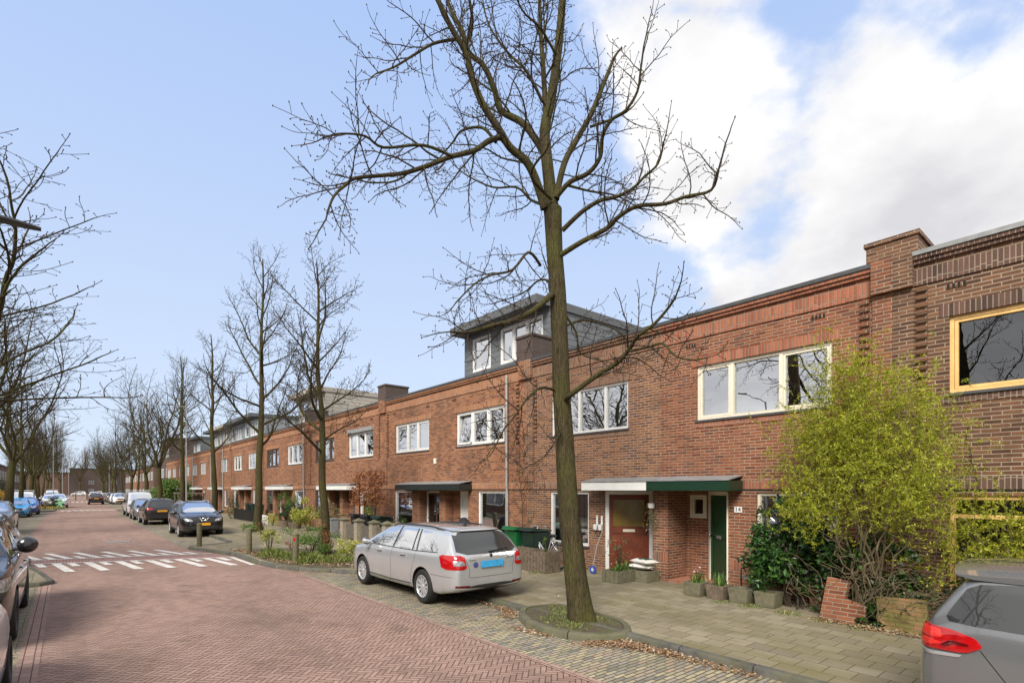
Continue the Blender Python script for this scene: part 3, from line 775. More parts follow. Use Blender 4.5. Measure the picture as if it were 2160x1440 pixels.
    for (a, b, c, d) in ((ua - .12, ub + .12, uz1 + .003, uz1 + .2), (lo + .001, hi - .001, 2.20, 2.40)): so.box(XF - .012, XF + .02, a, b, c, d)
    so.box(XF - .012, XF + .02, ua - .1, ub + .1, uz0 - .16, uz0 - .05)
    so.build('soldier_course', M['soldier_' + bk], hs)
    MB().box(XF - .11, XF + .3, lo + .001, hi - .001, 5.968, TOP).build('coping', M[st.get('coping', 'darkzinc')], hs)
    MB().box(XF + .3, XF + 8, lo, hi, 5.86, 5.93).build('roof', M['roofing'], hs)
    if det:
        te = MB(); zt = 3.62; out = [(XF + .01, zt)]
        while zt < 5.42: out += [(XF - .004, zt), (XF - .048, zt + .003), (XF - .048, zt + .060), (XF - .004, zt + .063)]; zt += .1265
        out += [(XF + .01, zt)]; n_ = len(out); ya, yb_ = yy(W - .47, W - .33)
        te.add([(x, ya, z) for x, z in out] + [(x, yb_, z) for x, z in out], [tuple(range(n_ - 1, -1, -1)), tuple(range(n_, 2 * n_))] + [(i, (i + 1) % n_, n_ + (i + 1) % n_, n_ + i) for i in range(n_)])
        te.build('brick_teeth', M['brick_' + bk], hs)
        MB().box(XF - .003, XF + .01, Y(W - .33), Y(W - .318), 2.4, 3.6).build('expansion_joint', M['slot'], hs)
    if det > 1:
        for yv in st.get('vents', (.9, 3.6)):
            v = MB(); ya = Y(yv); out = [(ya - .01, 5.325), (ya + .24, 5.325), (ya + .24, 5.335)]
            for i in range(3, -1, -1): q_ = ya + i * .065; out += [(q_ + .032, 5.335), (q_ + .032, 5.41), (q_, 5.41), (q_, 5.335)]
            out.append((ya - .01, 5.335)); n_ = len(out); v.add([(XF - .003, y, z) for y, z in out] + [(XF + .02, y, z) for y, z in out], [tuple(range(n_)), tuple(range(2 * n_ - 1, n_ - 1, -1))]); v.build('air_vent', M['slot'], hs)
    MB().box(XF - .01, XF + .03, lo + .001, hi - .001, 2.168, 2.197).build('lintel', M['slot'], hs)  # near-black strip along the whole front, just below the soldier band
    if st.get('shutter'): MB().box(XF - .10, XF - .004, ua - .05, ub + .05, uz1 + .0, uz1 + .17).build('shutter_box', M['lamp_grey'], hs)
    if st.get('wallbox'): MB().box(XF - .04, XF - .002, st['wallbox'][0] - .07, st['wallbox'][0] + .07, st['wallbox'][1] - .1, st['wallbox'][1] + .1).build('wall_box', M['cream'], hs)
    if det:
        pi = MB(); p0, p1 = yy(W - .29, W - .0015)
        pi.box(XF - .03, XF + .01, p0, p1, 2.42, 5.49); pi.box(XF - .118, XF + .01, p0, p1, 5.49, 6.05); pi.build('pier', M['brick_' + bk], hs)
    if cy == PC(0):
        for a_, b_ in ((1.68, 2.19), (3.73, W - .34), (.002, .2)): q0_, q1_ = yy(a_, b_); MB().box(XF - .006, XF + .01, q0_, q1_, .52, .74).build('plinth_course', M['soldier_' + bk], hs)
    if st.get('chimney'):
        c = MB(); yb = Y(W); ct = st.get('ch', 6.72); c.box(XF - .10, XF + 1.0, yb - .36, yb + .36, 6.052, ct - .07); c.box(XF - .13, XF + 1.03, yb - .39, yb + .39, ct - .07, ct); c.build('chimney', M['brick_charcoal' if cy > 10 else 'brick_dark'], hs)
    if st.get('canopy'):
        c0, c1 = yy(0.003, st.get('canw', 1.97)); X0 = XF - .56; col, colb = st['canopy'], 'zinc'
        f = MB(); f.box(X0, X0 + .025, c0, c1, 2.17, 2.37); e = Y(st.get('canw', 1.97)); f.box(X0 + .026, XF - .02, e, e - s * .025, 2.17, 2.37)
        f.box(X0 + .026, XF - .02, c0 + .03, c1 - .03, 2.19, 2.21)
        ca = f.build('canopy', M[col], hs)
        r = MB(); r.add([(X0 - .02, c0, 2.375), (XF - .012, c0, 2.47), (XF - .012, c1, 2.47), (X0 - .02, c1, 2.375), (X0 - .02, c0, 2.395), (XF - .012, c0, 2.49), (XF - .012, c1, 2.49), (X0 - .02, c1, 2.395)],
                        [(0, 1, 2, 3), (7, 6, 5, 4), (0, 4, 5, 1), (1, 5, 6, 2), (2, 6, 7, 3), (3, 7, 4, 0)]); r.build('canopy_roof', M['zinc'], ca)
    for yp in st.get('pipes', ()):
        p = MB(); p.tube([(XF - .07, yp, PV), (XF - .07, yp, 2.0), (XF - .10, yp, 2.35), (XF - .10, yp, 5.75)], .038, 10); 
        for z_ in (.9, 2.1, 3.3, 4.5): p.lathe([(.046, z_), (.046, z_ + .04)], 10, (XF - .075 if z_ < 2.3 else XF - .10, yp, 0))
        p.build('downpipe', M['pipe'], hs, smooth=True)
    dm = st.get('dormer')
    if dm:
        X1 = XF + .98; X2 = XF + 6.4; d0, d1 = lo + .03, hi - .03; zt = 8.02
        b_ = MB(); hz = [(d0 + .30, d0 + 2.45, 6.52, 7.74), (d1 - 1.62, d1 - .52, 6.52, 7.74)]
        wall_holes(b_, X1, d0, d1, 5.93, zt, hz, depth=.06)
        b_.quad((X1, d0, 5.93), (X2, d0, 5.93), (X2, d0, zt), (X1, d0, zt)); b_.quad((X1, d1, 5.93), (X1, d1, zt), (X2, d1, zt), (X2, d1, 5.93)); b_.quad((X2, d0, 5.93), (X2, d1, 5.93), (X2, d1, zt), (X2, d0, zt))
        do_ = b_.build('dormer', M[dm], hs)
        for h in hz: pane_window(do_, X1 + .02, h[0], h[1], h[2], h[3], 'white', (0, .36, .68, 1) if h[1] - h[0] > 2 else (0, 1), gl if det else 'glass_far', curtain=det > 1, sill=None, detail=min(det, 1) if det else 0, name='dormer_window')
        MB().box(X1 - .62, X2 + .05, d0 - .06, d1 + .06, zt - .12, zt + .14).build('dormer_roof', M['fascia_dark' if dm != 'siding_beige' else 'siding_beige'], do_)
    return hs

PC = lambda k: 7.25 + PER * k
FAR = 'far terraced houses of the right-hand row'
styles = [
 (-1, -1, dict(brick='dark', frame='yellow', det=1, label='dark brick house behind the camera, south end of the row', porch=False, canopy=None)),
 (-1, 1, dict(W=4.84, brick='dark', frame='yellow', up=(2.2, 4.1), upz=(3.70, 4.90), lights=(0, 1), gframe='yellow', gw=(2.2, 4.1), gz=(.62, 2.10), glights=(0, 1), transom=1.78, case=True, chimney=False, coping='zinc',
              label='dark brown brick house with yellow window frames at the right edge', vents=(1.4, 3.9), canopy=None, porch=False, glass='glass_dark')),
 (0, -1, dict(W=4.54, brick='red', frame='cream', lights=(0, .29, .66, 1), gblind=.12, gcurtain=False, door='door_green', doorglass=False, doorframe='cream', canopy='fascia_green', doorlabel='dark green door', chimney=True, ch=6.38, blind=.17, case=(0, 2),
              gw=(2.25, 3.72), label='red brick house numbered 14 with cream window frames and dark green door', vents=(.9, 3.5))),
 (0, 1, dict(brick='brown', frame='white', lights=(0, .28, .62, 1), curtain='v', gcurtain='v', upc=1, door='door_red', doorkind='planks', panemat='obscure', doorframe='white', canopy='white', doorlabel='red wooden door', handle_far=True, glights=(0, .5, 1), case=False,
             label='brown brick house with red wooden door under a white canopy', chimney=False)),
 (1, -1, dict(brick='orange', frame='white', lights=(0, .34, .67, 1), open_=1, open=2, door='white', doorglass=False, doorframe='white', canopy='fascia_black', chimney=True, ch=6.80, dormer='siding_dark', gframe='white', gz=(.60, 2.13),
              pipes=(12.78,), label='orange brick house with slate grey roof extension and half open upper window', canw=1.9)),
 (1, 1, dict(brick='orange', frame='white', lights=(0, .34, .64, 1), door='brownframe', doorframe='white', canopy='fascia_black', gblind=.45, chimney=True, canw=2.6, wallbox=(17.1, 3.25), dw=(.28, 1.62), glazed=True,
             label='orange brick house behind the wooden gates with black canopy')),
 (2, -1, dict(brick='orange', frame='white', lights=(0, .33, .66, 1), door='greydoor', doorframe='greydoor', canopy='white', chimney=False, gz=(.68, 2.1), shutter=True, label='orange brick house behind the two russet leafed trees')),
 (2, 1, dict(brick='orange', frame='brownframe', lights=(0, .25, .8, 1), door='brownframe', doorframe='brownframe', canopy='white', chimney=True, curtain=True, label='orange brick house with dark brown window frames behind the second tree')),
 (3, -1, dict(brick='orange', det=1, frame='white', door='greydoor', canopy='white', dormer='siding_beige', pipes=(31.3,), label='orange brick house with beige clad roof extension')),
 (3, 1, dict(brick='orange', det=1, frame='brownframe', door='brownframe', doorframe='white', canopy='white', label='orange brick house with black framed upper window left of the beige roof extension')),
 (4, -1, dict(brick='orange', det=1, frame='white', door='brownframe', canopy='white', chimney=False, label='orange brick house seen between the third tree and the black framed window')),
 (4, 1, dict(brick='orange', det=1, frame='white', door='greydoor', canopy='white', dormer='siding_grey', label='orange brick house with grey clad roof extension behind the third tree')),
 (5, -1, dict(det=0, dormer='siding_grey', canopy='white', pipes=(52.0,), label='terraced house with roof extension just left of the fourth tree')),
 (5, 1, dict(det=0, dormer='siding_beige', canopy='white', pipes=(57.0,), label='terraced house with pale roof extension between two downpipes')),
 (6, -1, dict(det=0, dormer='siding_grey', canopy='white', label='terraced house right of the tall lamp post')),
 (6, 1, dict(det=0, canopy='white', pipes=(66.5,), label='terraced house behind the tall lamp post')),
 (7, -1, dict(det=0, canopy='white', dormer='siding_dark', label='terraced house left of the lamp post with dark roof extension')),
 (7, 1, dict(det=0, canopy='white', label='last but two house of the orange brick row')),
 (8, -1, dict(det=0, canopy='white', label='last but one house of the orange brick row')),
 (8, 1, dict(det=0, canopy='white', label='last house of the orange brick row beside the dark tall block')),
]
for k, s_, st in styles:
    st.setdefault('det', 2); hs = house(PC(k), s_, st)
    if k == 0 and s_ == -1:
        plate = MB().box(XF - .02, XF + .0, 5.30, 5.46, 1.72, 1.84).build('number_plate', M['white'], hs)
        cu = bpy.data.curves.new('house_number', 'FONT'); cu.body = '14'; cu.size = .13; cu.extrude = .002; cu.align_x = 'CENTER'; cu.align_y = 'CENTER'
        tmp = bpy.data.objects.new('tmp', cu); COL.objects.link(tmp); dg = bpy.context.evaluated_depsgraph_get()
        me = bpy.data.meshes.new_from_object(tmp.evaluated_get(dg)); bpy.data.objects.remove(tmp)
        me.transform(Matrix.Translation((XF - .023, 5.38, 1.78)) @ Matrix(((0, 0, -1, 0), (-1, 0, 0, 0), (0, 1, 0, 0), (0, 0, 0, 1))))
        me.transform(ABS[hs.name]); me.materials.clear(); me.materials.append(M['black']); o = bpy.data.objects.new('house_number', me); COL.objects.link(o); o.parent = plate

# simple blocks further off: one thing each
def block(name, x0, x1, y0, y1, h, face, wins, mat, label, group=None, glassm='glass_far', framem='white'):
    o = thing(name, ((x0 + x1) / 2, (y0 + y1) / 2, 0), label, 'building', group, world_parts=True)
    MB().box(x0, x1, y0, y1, 0, h).build('wall', M[mat], o)
    MB().box(x0 - .15, x1 + .15, y0 - .15, y1 + .15, h + .002, h + .22).build('roof', M['darkzinc'], o)
    for (a, b, c, d) in wins:
        g = MB(); f = MB()
        if face in '+-':
            Xp = x0 if face == '-' else x1; q = -1 if face == '-' else 1
            g.box(Xp + q * .01, Xp + q * .02, a, b, c, d)
            for l in (a, (a + b) / 2 - .05, b - .1): f.box(Xp + q * .022, Xp + q * .05, l, l + .1, c, d)
            f.box(Xp + q * .022, Xp + q * .045, a, b, c, c + .1); f.box(Xp + q * .022, Xp + q * .045, a, b, d - .1, d)
        else:
            g.box(a, b, y0 - .02, y0 - .01, c, d)
            for l in (a, (a + b) / 2 - .05, b - .1): f.box(l, l + .1, y0 - .05, y0 - .022, c, d)
            f.box(a, b, y0 - .045, y0 - .022, c, c + .1); f.box(a, b, y0 - .045, y0 - .022, d - .1, d)
        w_ = g.build('window', M[glassm], o); f.build('frame', M[framem], w_)
    return o
block('apartment_block', 11.0, 22, 86.9, 97.0, 9.2, '-', [(88 + i * 4.6, 90.4 + i * 4.6, z, z + 1.3) for i in range(2) for z in (1.0, 3.9, 6.7)], 'brick_charcoal', 'tall dark brick block standing beyond the end of the orange row')
for i in range(3):
    y0 = 104 + i * 18.2
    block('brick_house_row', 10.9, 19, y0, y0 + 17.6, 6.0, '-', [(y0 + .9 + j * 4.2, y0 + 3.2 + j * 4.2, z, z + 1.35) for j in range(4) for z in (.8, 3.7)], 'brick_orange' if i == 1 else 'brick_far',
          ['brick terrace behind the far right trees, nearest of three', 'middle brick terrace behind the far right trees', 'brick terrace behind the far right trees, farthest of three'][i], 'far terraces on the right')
for i in range(10):
    y0 = -12 + i * 17.2
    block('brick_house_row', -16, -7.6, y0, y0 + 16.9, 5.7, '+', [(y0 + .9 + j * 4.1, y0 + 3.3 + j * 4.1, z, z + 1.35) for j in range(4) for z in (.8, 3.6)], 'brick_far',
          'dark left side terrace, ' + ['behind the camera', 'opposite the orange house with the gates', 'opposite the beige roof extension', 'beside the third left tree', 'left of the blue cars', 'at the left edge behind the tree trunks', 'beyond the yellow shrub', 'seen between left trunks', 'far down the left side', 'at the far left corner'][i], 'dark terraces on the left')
wl = [(6 + j * 6.5, 7.5 + j * 6.5, z, z + 1.3) for j in range(4) for z in (1.0, 3.9)]
block('end_building', .9, 32, 240, 250, 9.3, 'y', wl, 'brick_charcoal', 'long dark brick building closing the far end of the street', framem='lamp_grey')
block('end_building', -60, 1.6, 251, 258, 8.0, 'y', [(-55 + j * 8, -52.5 + j * 8, z, z + 1.4) for j in range(6) for z in (1, 4)], 'brick_far', 'brick building hidden behind the far left trees', framem='lamp_grey')
# ------------------------------------------------------------------ trees
def rv(rng): return Vector((rng.gauss(0, 1), rng.gauss(0, 1), rng.gauss(0, 1))).normalized()
def smooth_path(P, rad, n=4):
    """Catmull-Rom through the points, radii interpolated"""
    P = [Vector(p) for p in P]; out = []; rr = []
    for i in range(len(P) - 1):
        p0 = P[max(i - 1, 0)]; p1 = P[i]; p2 = P[i + 1]; p3 = P[min(i + 2, len(P) - 1)]
        for k in range(n):
            t_ = k / n
            out.append(.5 * ((2 * p1) + (p2 - p0) * t_ + (2 * p0 - 5 * p1 + 4 * p2 - p3) * t_ ** 2 + (3 * p1 - p0 - 3 * p2 + p3) * t_ ** 3))
            rr.append(rad[i] + (rad[i + 1] - rad[i]) * t_)
    out.append(P[-1]); rr.append(rad[-1]); return out, rr

class Tree:
    def __init__(s, seed): s.rng = random.Random(seed); s.big = []; s.small = []; s.buds = []
    def limb(s, p, d, r, L, lvl, up=.06, gnarl=.22, taper=.35, kids_=None, minr=.0035, droop=0.0, density=1.0):
        rng = s.rng; seg = max(3, int(L / (.28 if lvl < 2 else .11))); sl = L / seg
        pts = [p.copy()]; rad = [r]; d = d.normalized(); bend = rv(rng) * gnarl * .3
        for i in range(seg):
            if rng.random() < .4: bend = rv(rng) * gnarl * .55
            d = (d + rv(rng) * gnarl * .35 + bend * .4 + Vector((0, 0, up - droop * (i / seg)))).normalized()
            p = p + d * sl; pts.append(p.copy()); rad.append(max(minr, r * (1 - (1 - taper) * (i + 1) / seg)))
        (s.big if r > .016 else s.small).append((pts, rad))
        s.children(pts, rad, L, lvl, density, gnarl, up, droop, minr)
        return pts
    def children(s, pts, rad, L, lvl, density=1.0, gnarl=.25, up=.06, droop=0.0, minr=.0035, start=.18):
        rng = s.rng
        if lvl >= s.maxl:
            s.buds.append((pts[-1], rad[-1])); return
        nper = s.rate[min(lvl, len(s.rate) - 1)] * density
        n = max(2, int(L * nper + rng.random())); side = rng.random() * 6.28
        for k in range(n):
            f = start + (1 - start) * (k + rng.random() * .8) / n; f = min(f, .98)
            x = f * (len(pts) - 1); i = int(x); q = pts[i].lerp(pts[min(i + 1, len(pts) - 1)], x - i)
            ax = (pts[min(i + 1, len(pts) - 1)] - pts[max(i - 1, 0)]).normalized()
            side += 2.4 + rng.uniform(-.6, .6); o = ax.orthogonal().normalized(); o = Matrix.Rotation(side, 3, ax) @ o
            ang = R(rng.uniform(30, 72)); d = (ax * math.cos(ang) + o * math.sin(ang))
            cl = L * rng.uniform(.28, .52) * (1 - f * .45) * s.lens[min(lvl, len(s.lens) - 1)]
            cl = max(cl, .12 if lvl else .3); cr = max(minr, min(rad[i] * .62, cl * .013 + .0025))
            s.limb(q, d, cr, cl, lvl + 1, up, gnarl * 1.3, .5, minr=minr, droop=droop, density=density)
        # a twig continues the tip
        if lvl < s.maxl:
            d = (pts[-1] - pts[-2]).normalized()
            s.limb(pts[-1], d, rad[-1], max(.18, L * .16), min(lvl + 1, s.maxl), up, gnarl, .6, minr=minr, density=density)
    def mesh(s, name, mat, parent, which='both', sides=(7, 3), bud=True):
        mb = MB()
        for pts, rad in (s.big if which != 'small' else []): mb.tube(pts, rad, sides[0] if rad[0] > .03 else 5, cap=False)
        for pts, rad in (s.small if which != 'big' else []): mb.tube(pts, rad, sides[1], cap=False)
        if bud and which != 'big':
            for p, r in s.buds:
                q = r * 1.8 + .0035
                mb.add([p + Vector(v) * q for v in ((1, 0, 0), (-1, 0, 0), (0, 1, 0), (0, -1, 0), (0, 0, 1.6), (0, 0, -1.6))], [(0, 2, 4), (2, 1, 4), (1, 3, 4), (3, 0, 4), (2, 0, 5), (1, 2, 5), (3, 1, 5), (0, 3, 5)])
        return mb.build(name, mat, parent, smooth=True, sharp=180)

def trunk_mesh(pts, rad, rng, n=18, flare=1.35):
    P, r = smooth_path(pts, rad, 5); mb = MB(); vs = []; fs = []
    base = P[0]
    for i, (p, q) in enumerate(zip(P, r)):
        h = (p - base).length; fl = 1 + (flare - 1) * math.exp(-h / .22)
        for k in range(n):
            a = 2 * math.pi * k / n
            lump = 1 + .035 * math.sin(3 * a + h * 1.1) + .025 * math.sin(5 * a - h * 2.3 + 1) + rng.uniform(-.012, .012) + (fl - 1) * .5 * (1 + math.sin(4 * a + .6)) / 1.0
            vs.append((p.x + math.cos(a) * q * lump, p.y + math.sin(a) * q * lump, p.z))
        if i:
            for k in range(n): o = (i - 1) * n; fs.append((o + k, o + (k + 1) % n, o + n + (k + 1) % n, o + n + k))
    mb.add(vs, fs); return mb

# the big tree in the kerb pit, its limbs at their real distances
D0 = 8.57
big = thing('street_tree', (6.3, 5.9, .09), 'large bare street tree with mossy trunk standing in the kerbed pit in the foreground', 'tree', 'bare street trees along the right kerb', world_parts=True)
T = Tree(11); T.maxl = 3; T.rate = [3.0, 6.6, 13.0]; T.lens = [1.0, .92, .60]
def L_(pts, d1=0.0, d0=0.0):
    n = len(pts) - 1
    return [ray_point(x, y, D0 + d0 + (d1 - d0) * i / n) for i, (x, y) in enumerate(pts)]
tr = [(1227, 1306), (1212, 1190), (1199, 1060), (1191, 940), (1183, 820), (1181, 720), (1177, 620), (1170, 530), (1166, 440)]
trp = L_(tr, .15); trp[0].z = .07
trunk_mesh(trp, [.205, .178, .165, .152, .142, .135, .13, .132, .15], random.Random(3)).build('trunk', M['bark'], big, smooth=True, sharp=180)
limbs = [
 # (pixels, end depth offset, start depth offset, r0, r1)
 ([(1166, 445), (1154, 340), (1149, 272), (1163, 204), (1178, 97), (1186, 0), (1190, -130), (1180, -300)], .5, .15, .105, .045),
 ([(1152, 250), (1146, 146), (1140, 60), (1135, -60), (1120, -220)], 1.0, .3, .05, .022),
 ([(1150, 440), (1130, 379), (1110, 340), (1076, 311), (1052, 272), (1018, 219), (994, 160), (984, 112), (960, 73), (935, 24), (900, -60), (880, -200)], -.9, .1, .072, .03),
 ([(1150, 325), (1106, 263), (1057, 233), (1042, 185), (1018, 136), (989, 112), (974, 63), (945, 5), (925, -120)], .9, .25, .062, .028),
 ([(990, 88), (996, 40), (988, -30), (1000, -140)], -.3, .3, .032, .016),
 ([(1060, 288), (1030, 298), (1000, 318), (950, 331), (901, 350), (853, 365), (809, 370), (750, 376), (731, 389), (705, 413), (690, 450)], -2.0, -.2, .045, .013),
 ([(955, 330), (892, 306), (809, 311), (770, 287), (717, 282), (680, 292)], -2.4, -1.0, .024, .009),
 ([(1046, 300), (1018, 270), (975, 275), (955, 300), (930, 330)], 1.2, .2, .03, .012),
 ([(960, 83), (915, 92), (872, 117), (833, 141), (795, 155)], -1.6, -.3, .026, .010),
 ([(1140, 560), (1115, 532), (1081, 569), (1037, 580), (1000, 600), (960, 640)], -1.4, .1, .026, .010),
 ([(1172, 420), (1190, 345), (1218, 292), (1246, 243), (1266, 194), (1281, 158)], .5, .1, .055, .034),
 ([(1174, 415), (1202, 384), (1241, 365), (1266, 331), (1271, 287), (1290, 253), (1320, 233), (1344, 194), (1351, 150), (1358, 97)], -1.0, .0, .042, .012),
 ([(1244, 268), (1290, 252), (1322, 236)], .2, .4, .024, .016),
 ([(1186, 486), (1227, 447), (1266, 423), (1300, 415), (1334, 398), (1358, 374), (1388, 345), (1400, 300)], -.8, .05, .040, .012),
 ([(1184, 537), (1227, 510), (1281, 481), (1305, 457), (1344, 435), (1402, 430), (1446, 415), (1500, 401), (1516, 356)], -1.4, .0, .044, .016),
 ([(1200, 392), (1247, 404), (1300, 413), (1350, 440)], 1.4, .1, .024, .010),
 ([(1194, 842), (1208, 829), (1262, 789), (1302, 765), (1329, 734), (1344, 710), (1381, 682), (1412, 646), (1425, 625)], -1.6, -.05, .046, .014),
 ([(1330, 740), (1369, 731), (1399, 725), (1424, 750), (1460, 759), (1494, 753)], -2.2, -.9, .022, .008),
 ([(1165, 620), (1124, 655), (1079, 676), (1039, 686), (990, 700), (950, 700)], -1.6, .0, .052, .012),
 ([(1170, 822), (1140, 818), (1109, 844), (1088, 875), (1063, 905), (1040, 950)], -1.5, .0, .026, .009),
 ([(1188, 690), (1230, 675), (1290, 690), (1320, 715)], .9, .1, .024, .009),
 ([(1190, 660), (1215, 700), (1225, 745), (1270, 760)], .5, .1, .022, .009),
 ([(1140, 430), (1118, 420), (1090, 395), (1040, 395), (985, 370), (955, 345)], 1.5, .1, .026, .010),
 ([(1163, 420), (1120, 370), (1150, 320)], -.9, .0, .03, .016),
 ([(1180, 600), (1140, 590), (1100, 620), (1040, 640)], 1.6, .1, .022, .009),
 ([(1190, 900), (1150, 960), (1110, 985)], -.8, .0, .014, .006),
 ([(1145, 215), (1110, 150), (1070, 110), (1030, 50), (1015, -20)], 1.5, .3, .03, .012),
 ([(1175, 120), (1140, 60), (1100, 20), (1070, -60)], -.5, .3, .024, .010),
]
for px, d1, d0, r0, r1 in limbs:
    n = len(px); P, rr = smooth_path(L_(px, d1, d0), [r0 + (r1 - r0) * i / (n - 1) for i in range(n)], 4)
    if r0 > .05:      # swollen limb collar
        rr[0] *= 1.15
    T.big.append((P, rr))
    Lw = sum((b - a).length for a, b in zip(P, P[1:]))
    T.children(P, rr, min(Lw, 2.9) , 1, density=max(.55, min(1.25, Lw / min(Lw, 2.9) * .95)), gnarl=.42, up=.05, droop=.10 if px[0][1] > 400 else .02, start=.14)
T.mesh('branches', M['bark'], big, 'big', (9, 3))
T.mesh('crown', M['twig'], big, 'small', (7, 3))

def generic_tree(seed, h, fork, spread, r0, lean=0.0, maxl=3, style='leader', rate=(2.2, 5.2, 8.0), twig='twig'):
    """bare tree in local coordinates: returns the Empty with trunk and crown"""
    o = thing('street_tree', (0, 0, 0), 'x', 'tree')
    T = Tree(seed); T.maxl = maxl; T.rate = list(rate); T.lens = [1.0, .95, .7]; rng = T.rng
    hh = h * (.62 if style == 'fork' else .95); n = 9; P = []; rad = []; x = y = 0.0; bx, by = rng.uniform(-.05, .05) + lean, rng.uniform(-.05, .05)
    for i in range(n):
        f = i / (n - 1); P.append(Vector((x, y, f * hh))); rad.append(r0 * (1 - .86 * f) if style == 'leader' else r0 * (1 - .45 * f))
        x += bx * hh / n + rng.uniform(-.09, .09); y += by * hh / n + rng.uniform(-.09, .09)
    if style == 'fork':
        kf = next(i for i in range(n) if P[i].z >= fork); P = P[:kf + 1]; rad = rad[:kf + 1]
    trunk_mesh(P, rad, rng, 12, 1.3).build('trunk', M['bark'] if maxl == 3 else M['bark_far'], o, smooth=True, sharp=180)
    if style == 'leader':
        z = fork; a = rng.random() * 6.28
        while z < hh * .97:
            f = (z - fork) / (hh - fork); i = min(n - 2, int(z / hh * (n - 1))); q = P[i].lerp(P[i + 1], z / hh * (n - 1) - i)
            a += 2.4 + rng.uniform(-.5, .5); L = spread * (1 - .62 * f) * rng.uniform(.65, 1.1); el = R(rng.uniform(12, 42) + 22 * f)
            T.limb(q, Vector((math.cos(a) * math.cos(el), math.sin(a) * math.cos(el), math.sin(el))), min(rad[i] * .55, L * .017 + .006), L, 1, up=.08, gnarl=.42, taper=.3, minr=.006)
            z += rng.uniform(.22, .5) * h / 11
    else:
        m = 5
        for k in range(m):
            a = 6.28 * k / m + rng.uniform(-.4, .4); L = (h - fork) * rng.uniform(.8, 1.05); el = R(rng.uniform(42, 68))
            T.limb(P[-1] - Vector((0, 0, rng.random() * .4)), Vector((math.cos(a) * math.cos(el), math.sin(a) * math.cos(el), math.sin(el))), r0 * .42, L, 0, up=.05, gnarl=.22, taper=.22, minr=.007)
    T.mesh('branches', M['bark'] if maxl == 3 else M['bark_far'], o, 'big', (6, 3), bud=False)
    T.mesh('crown', M[twig], o, 'small', (6, 3))
    return o

GR = 'bare street trees along the right kerb'
t2 = generic_tree(21, 10.7, 3.6, 3.0, .155, rate=(2.6, 7.0, 11.0)); t2.location = (6.5, 17.2, .05); t2.scale = (.95, .95, .93); t2['group'] = GR
t2['label'] = 'slender bare street tree rising from the planting bed behind the silver estate car'
t3 = generic_tree(33, 14.6, 4.3, 4.2, .20, rate=(2.4, 5.5, 8.5)); t3.location = (7.35, 28.7, .05); t3['group'] = GR
t3['label'] = 'tall bare street tree standing left of the planting bed, third along the right kerb'
tA = generic_tree(44, 13.0, 4.5, 3.4, .2, maxl=3, rate=(2.4, 4.6, 6.5))
tA.location = (7.5, 39.8, .05); tA['label'] = 'bare tree behind the black parked car, fourth along the right kerb'; tA['group'] = GR
tB = generic_tree(55, 14.0, 4.2, 5.2, .26, style='fork', maxl=3, rate=(1.6, 2.6, 4.2))
tB.location = (7.25, 63.2, .05); tB['label'] = 'bare tree with wide spreading crown beside the bright green hedge'; tB['group'] = GR
fr_l = ['fifth along the right kerb, beside the tall lamp post', 'next beyond the spreading tree', 'second beyond the spreading tree', 'third beyond the spreading tree', 'fourth beyond the spreading tree', 'fifth beyond the spreading tree', 'sixth beyond the spreading tree', 'seventh beyond the spreading tree']
for i, (x, y, sc) in enumerate([(7.3, 51.3, 1.06), (7.3, 75, .92), (7.3, 86, .85), (7.3, 98, .9), (7.2, 110, .8), (7.2, 124, .95), (7.3, 140, 1.0), (7.3, 158, .9)]):
    dup(tA if i % 2 == 0 else tB, (x, y, .05), 1.3 * i + .5, 'bare street tree, ' + fr_l[i], GR, scale=(sc, sc, sc))
GL = 'bare street trees on the left side'
tL = generic_tree(66, 13.2, 3.6, 6.0, .24, style='fork', maxl=3, rate=(1.7, 3.0, 4.6))
tL.scale = (1.22, 1.22, .68); tL.location = (-3.3, 19.5, .05); tL['label'] = 'bare tree reaching in from the left edge above the street lamp head'; tL['group'] = GL
ll = ['second from the lamp head, low branches at the left edge', 'trunk nearest the left edge behind the parked blue cars', 'trunk between the blue cars and the green figure', 'thick trunk left of the lamp poles', 'slimmer trunk behind the lamp pole', 'far trunk near the flowering verge', 'far left trunk close to the end building', 'farthest left trunk']
for i, (x, y, sc, rz) in enumerate([(-3.4, 33, 1.0, 2.0), (-3.1, 49, .98, 4.0), (-3.1, 63, 1.0, 1.0), (-3.0, 78, .9, 3.0), (-3.0, 92, .9, 5.0), (-3.1, 107, .9, .3), (-3.2, 125, .95, 2.2), (-3.2, 145, .9, 4.1)]):
    dup([tA, tB, tA, tB][i % 4] if i else tL, (x, y, .05), rz, 'bare left side tree, ' + ll[i], GL, scale=(sc, sc, sc * (.8 if i == 0 else .95)))
for i, (x, y, sc, rz) in enumerate([(-6.5, 150, 1.0, .4), (-5.5, 175, 1.05, 1.9), (-3.5, 195, 1.0, 3.3), (-9, 205, 1.1, 5.0), (7.5, 178, .95, 2.0), (8.5, 198, 1.0, 4.4)]):
    dup([tB, tL][i % 2], (x, y, .05), rz, 'bare tree in the far cluster, ' + ['left side before the end building', 'left side second before the end building', 'left side third before the end building', 'left side at the cross street', 'right side before the end building', 'right side at the cross street'][i], 'far cluster of bare trees', scale=(sc, sc, sc))
for i, (x, y, sc) in enumerate([(3.5, 222, 1.1), (10, 236, 1.1), (16, 224, 1.0), (22, 234, 1.1), (-1.5, 236, 1.1), (-8, 240, 1.2)]):
    dup([tB, tL][i % 2], (x, y, .02), 2.1 * i, 'bare tree before the dark end building, ' + ['nearest the gap', 'second to the right', 'third to the right', 'fourth to the right', 'just left of the building corner', 'leftmost one'][i], 'far cluster of bare trees', scale=(sc, sc, sc * (1 if i % 2 == 0 else 1.3)))
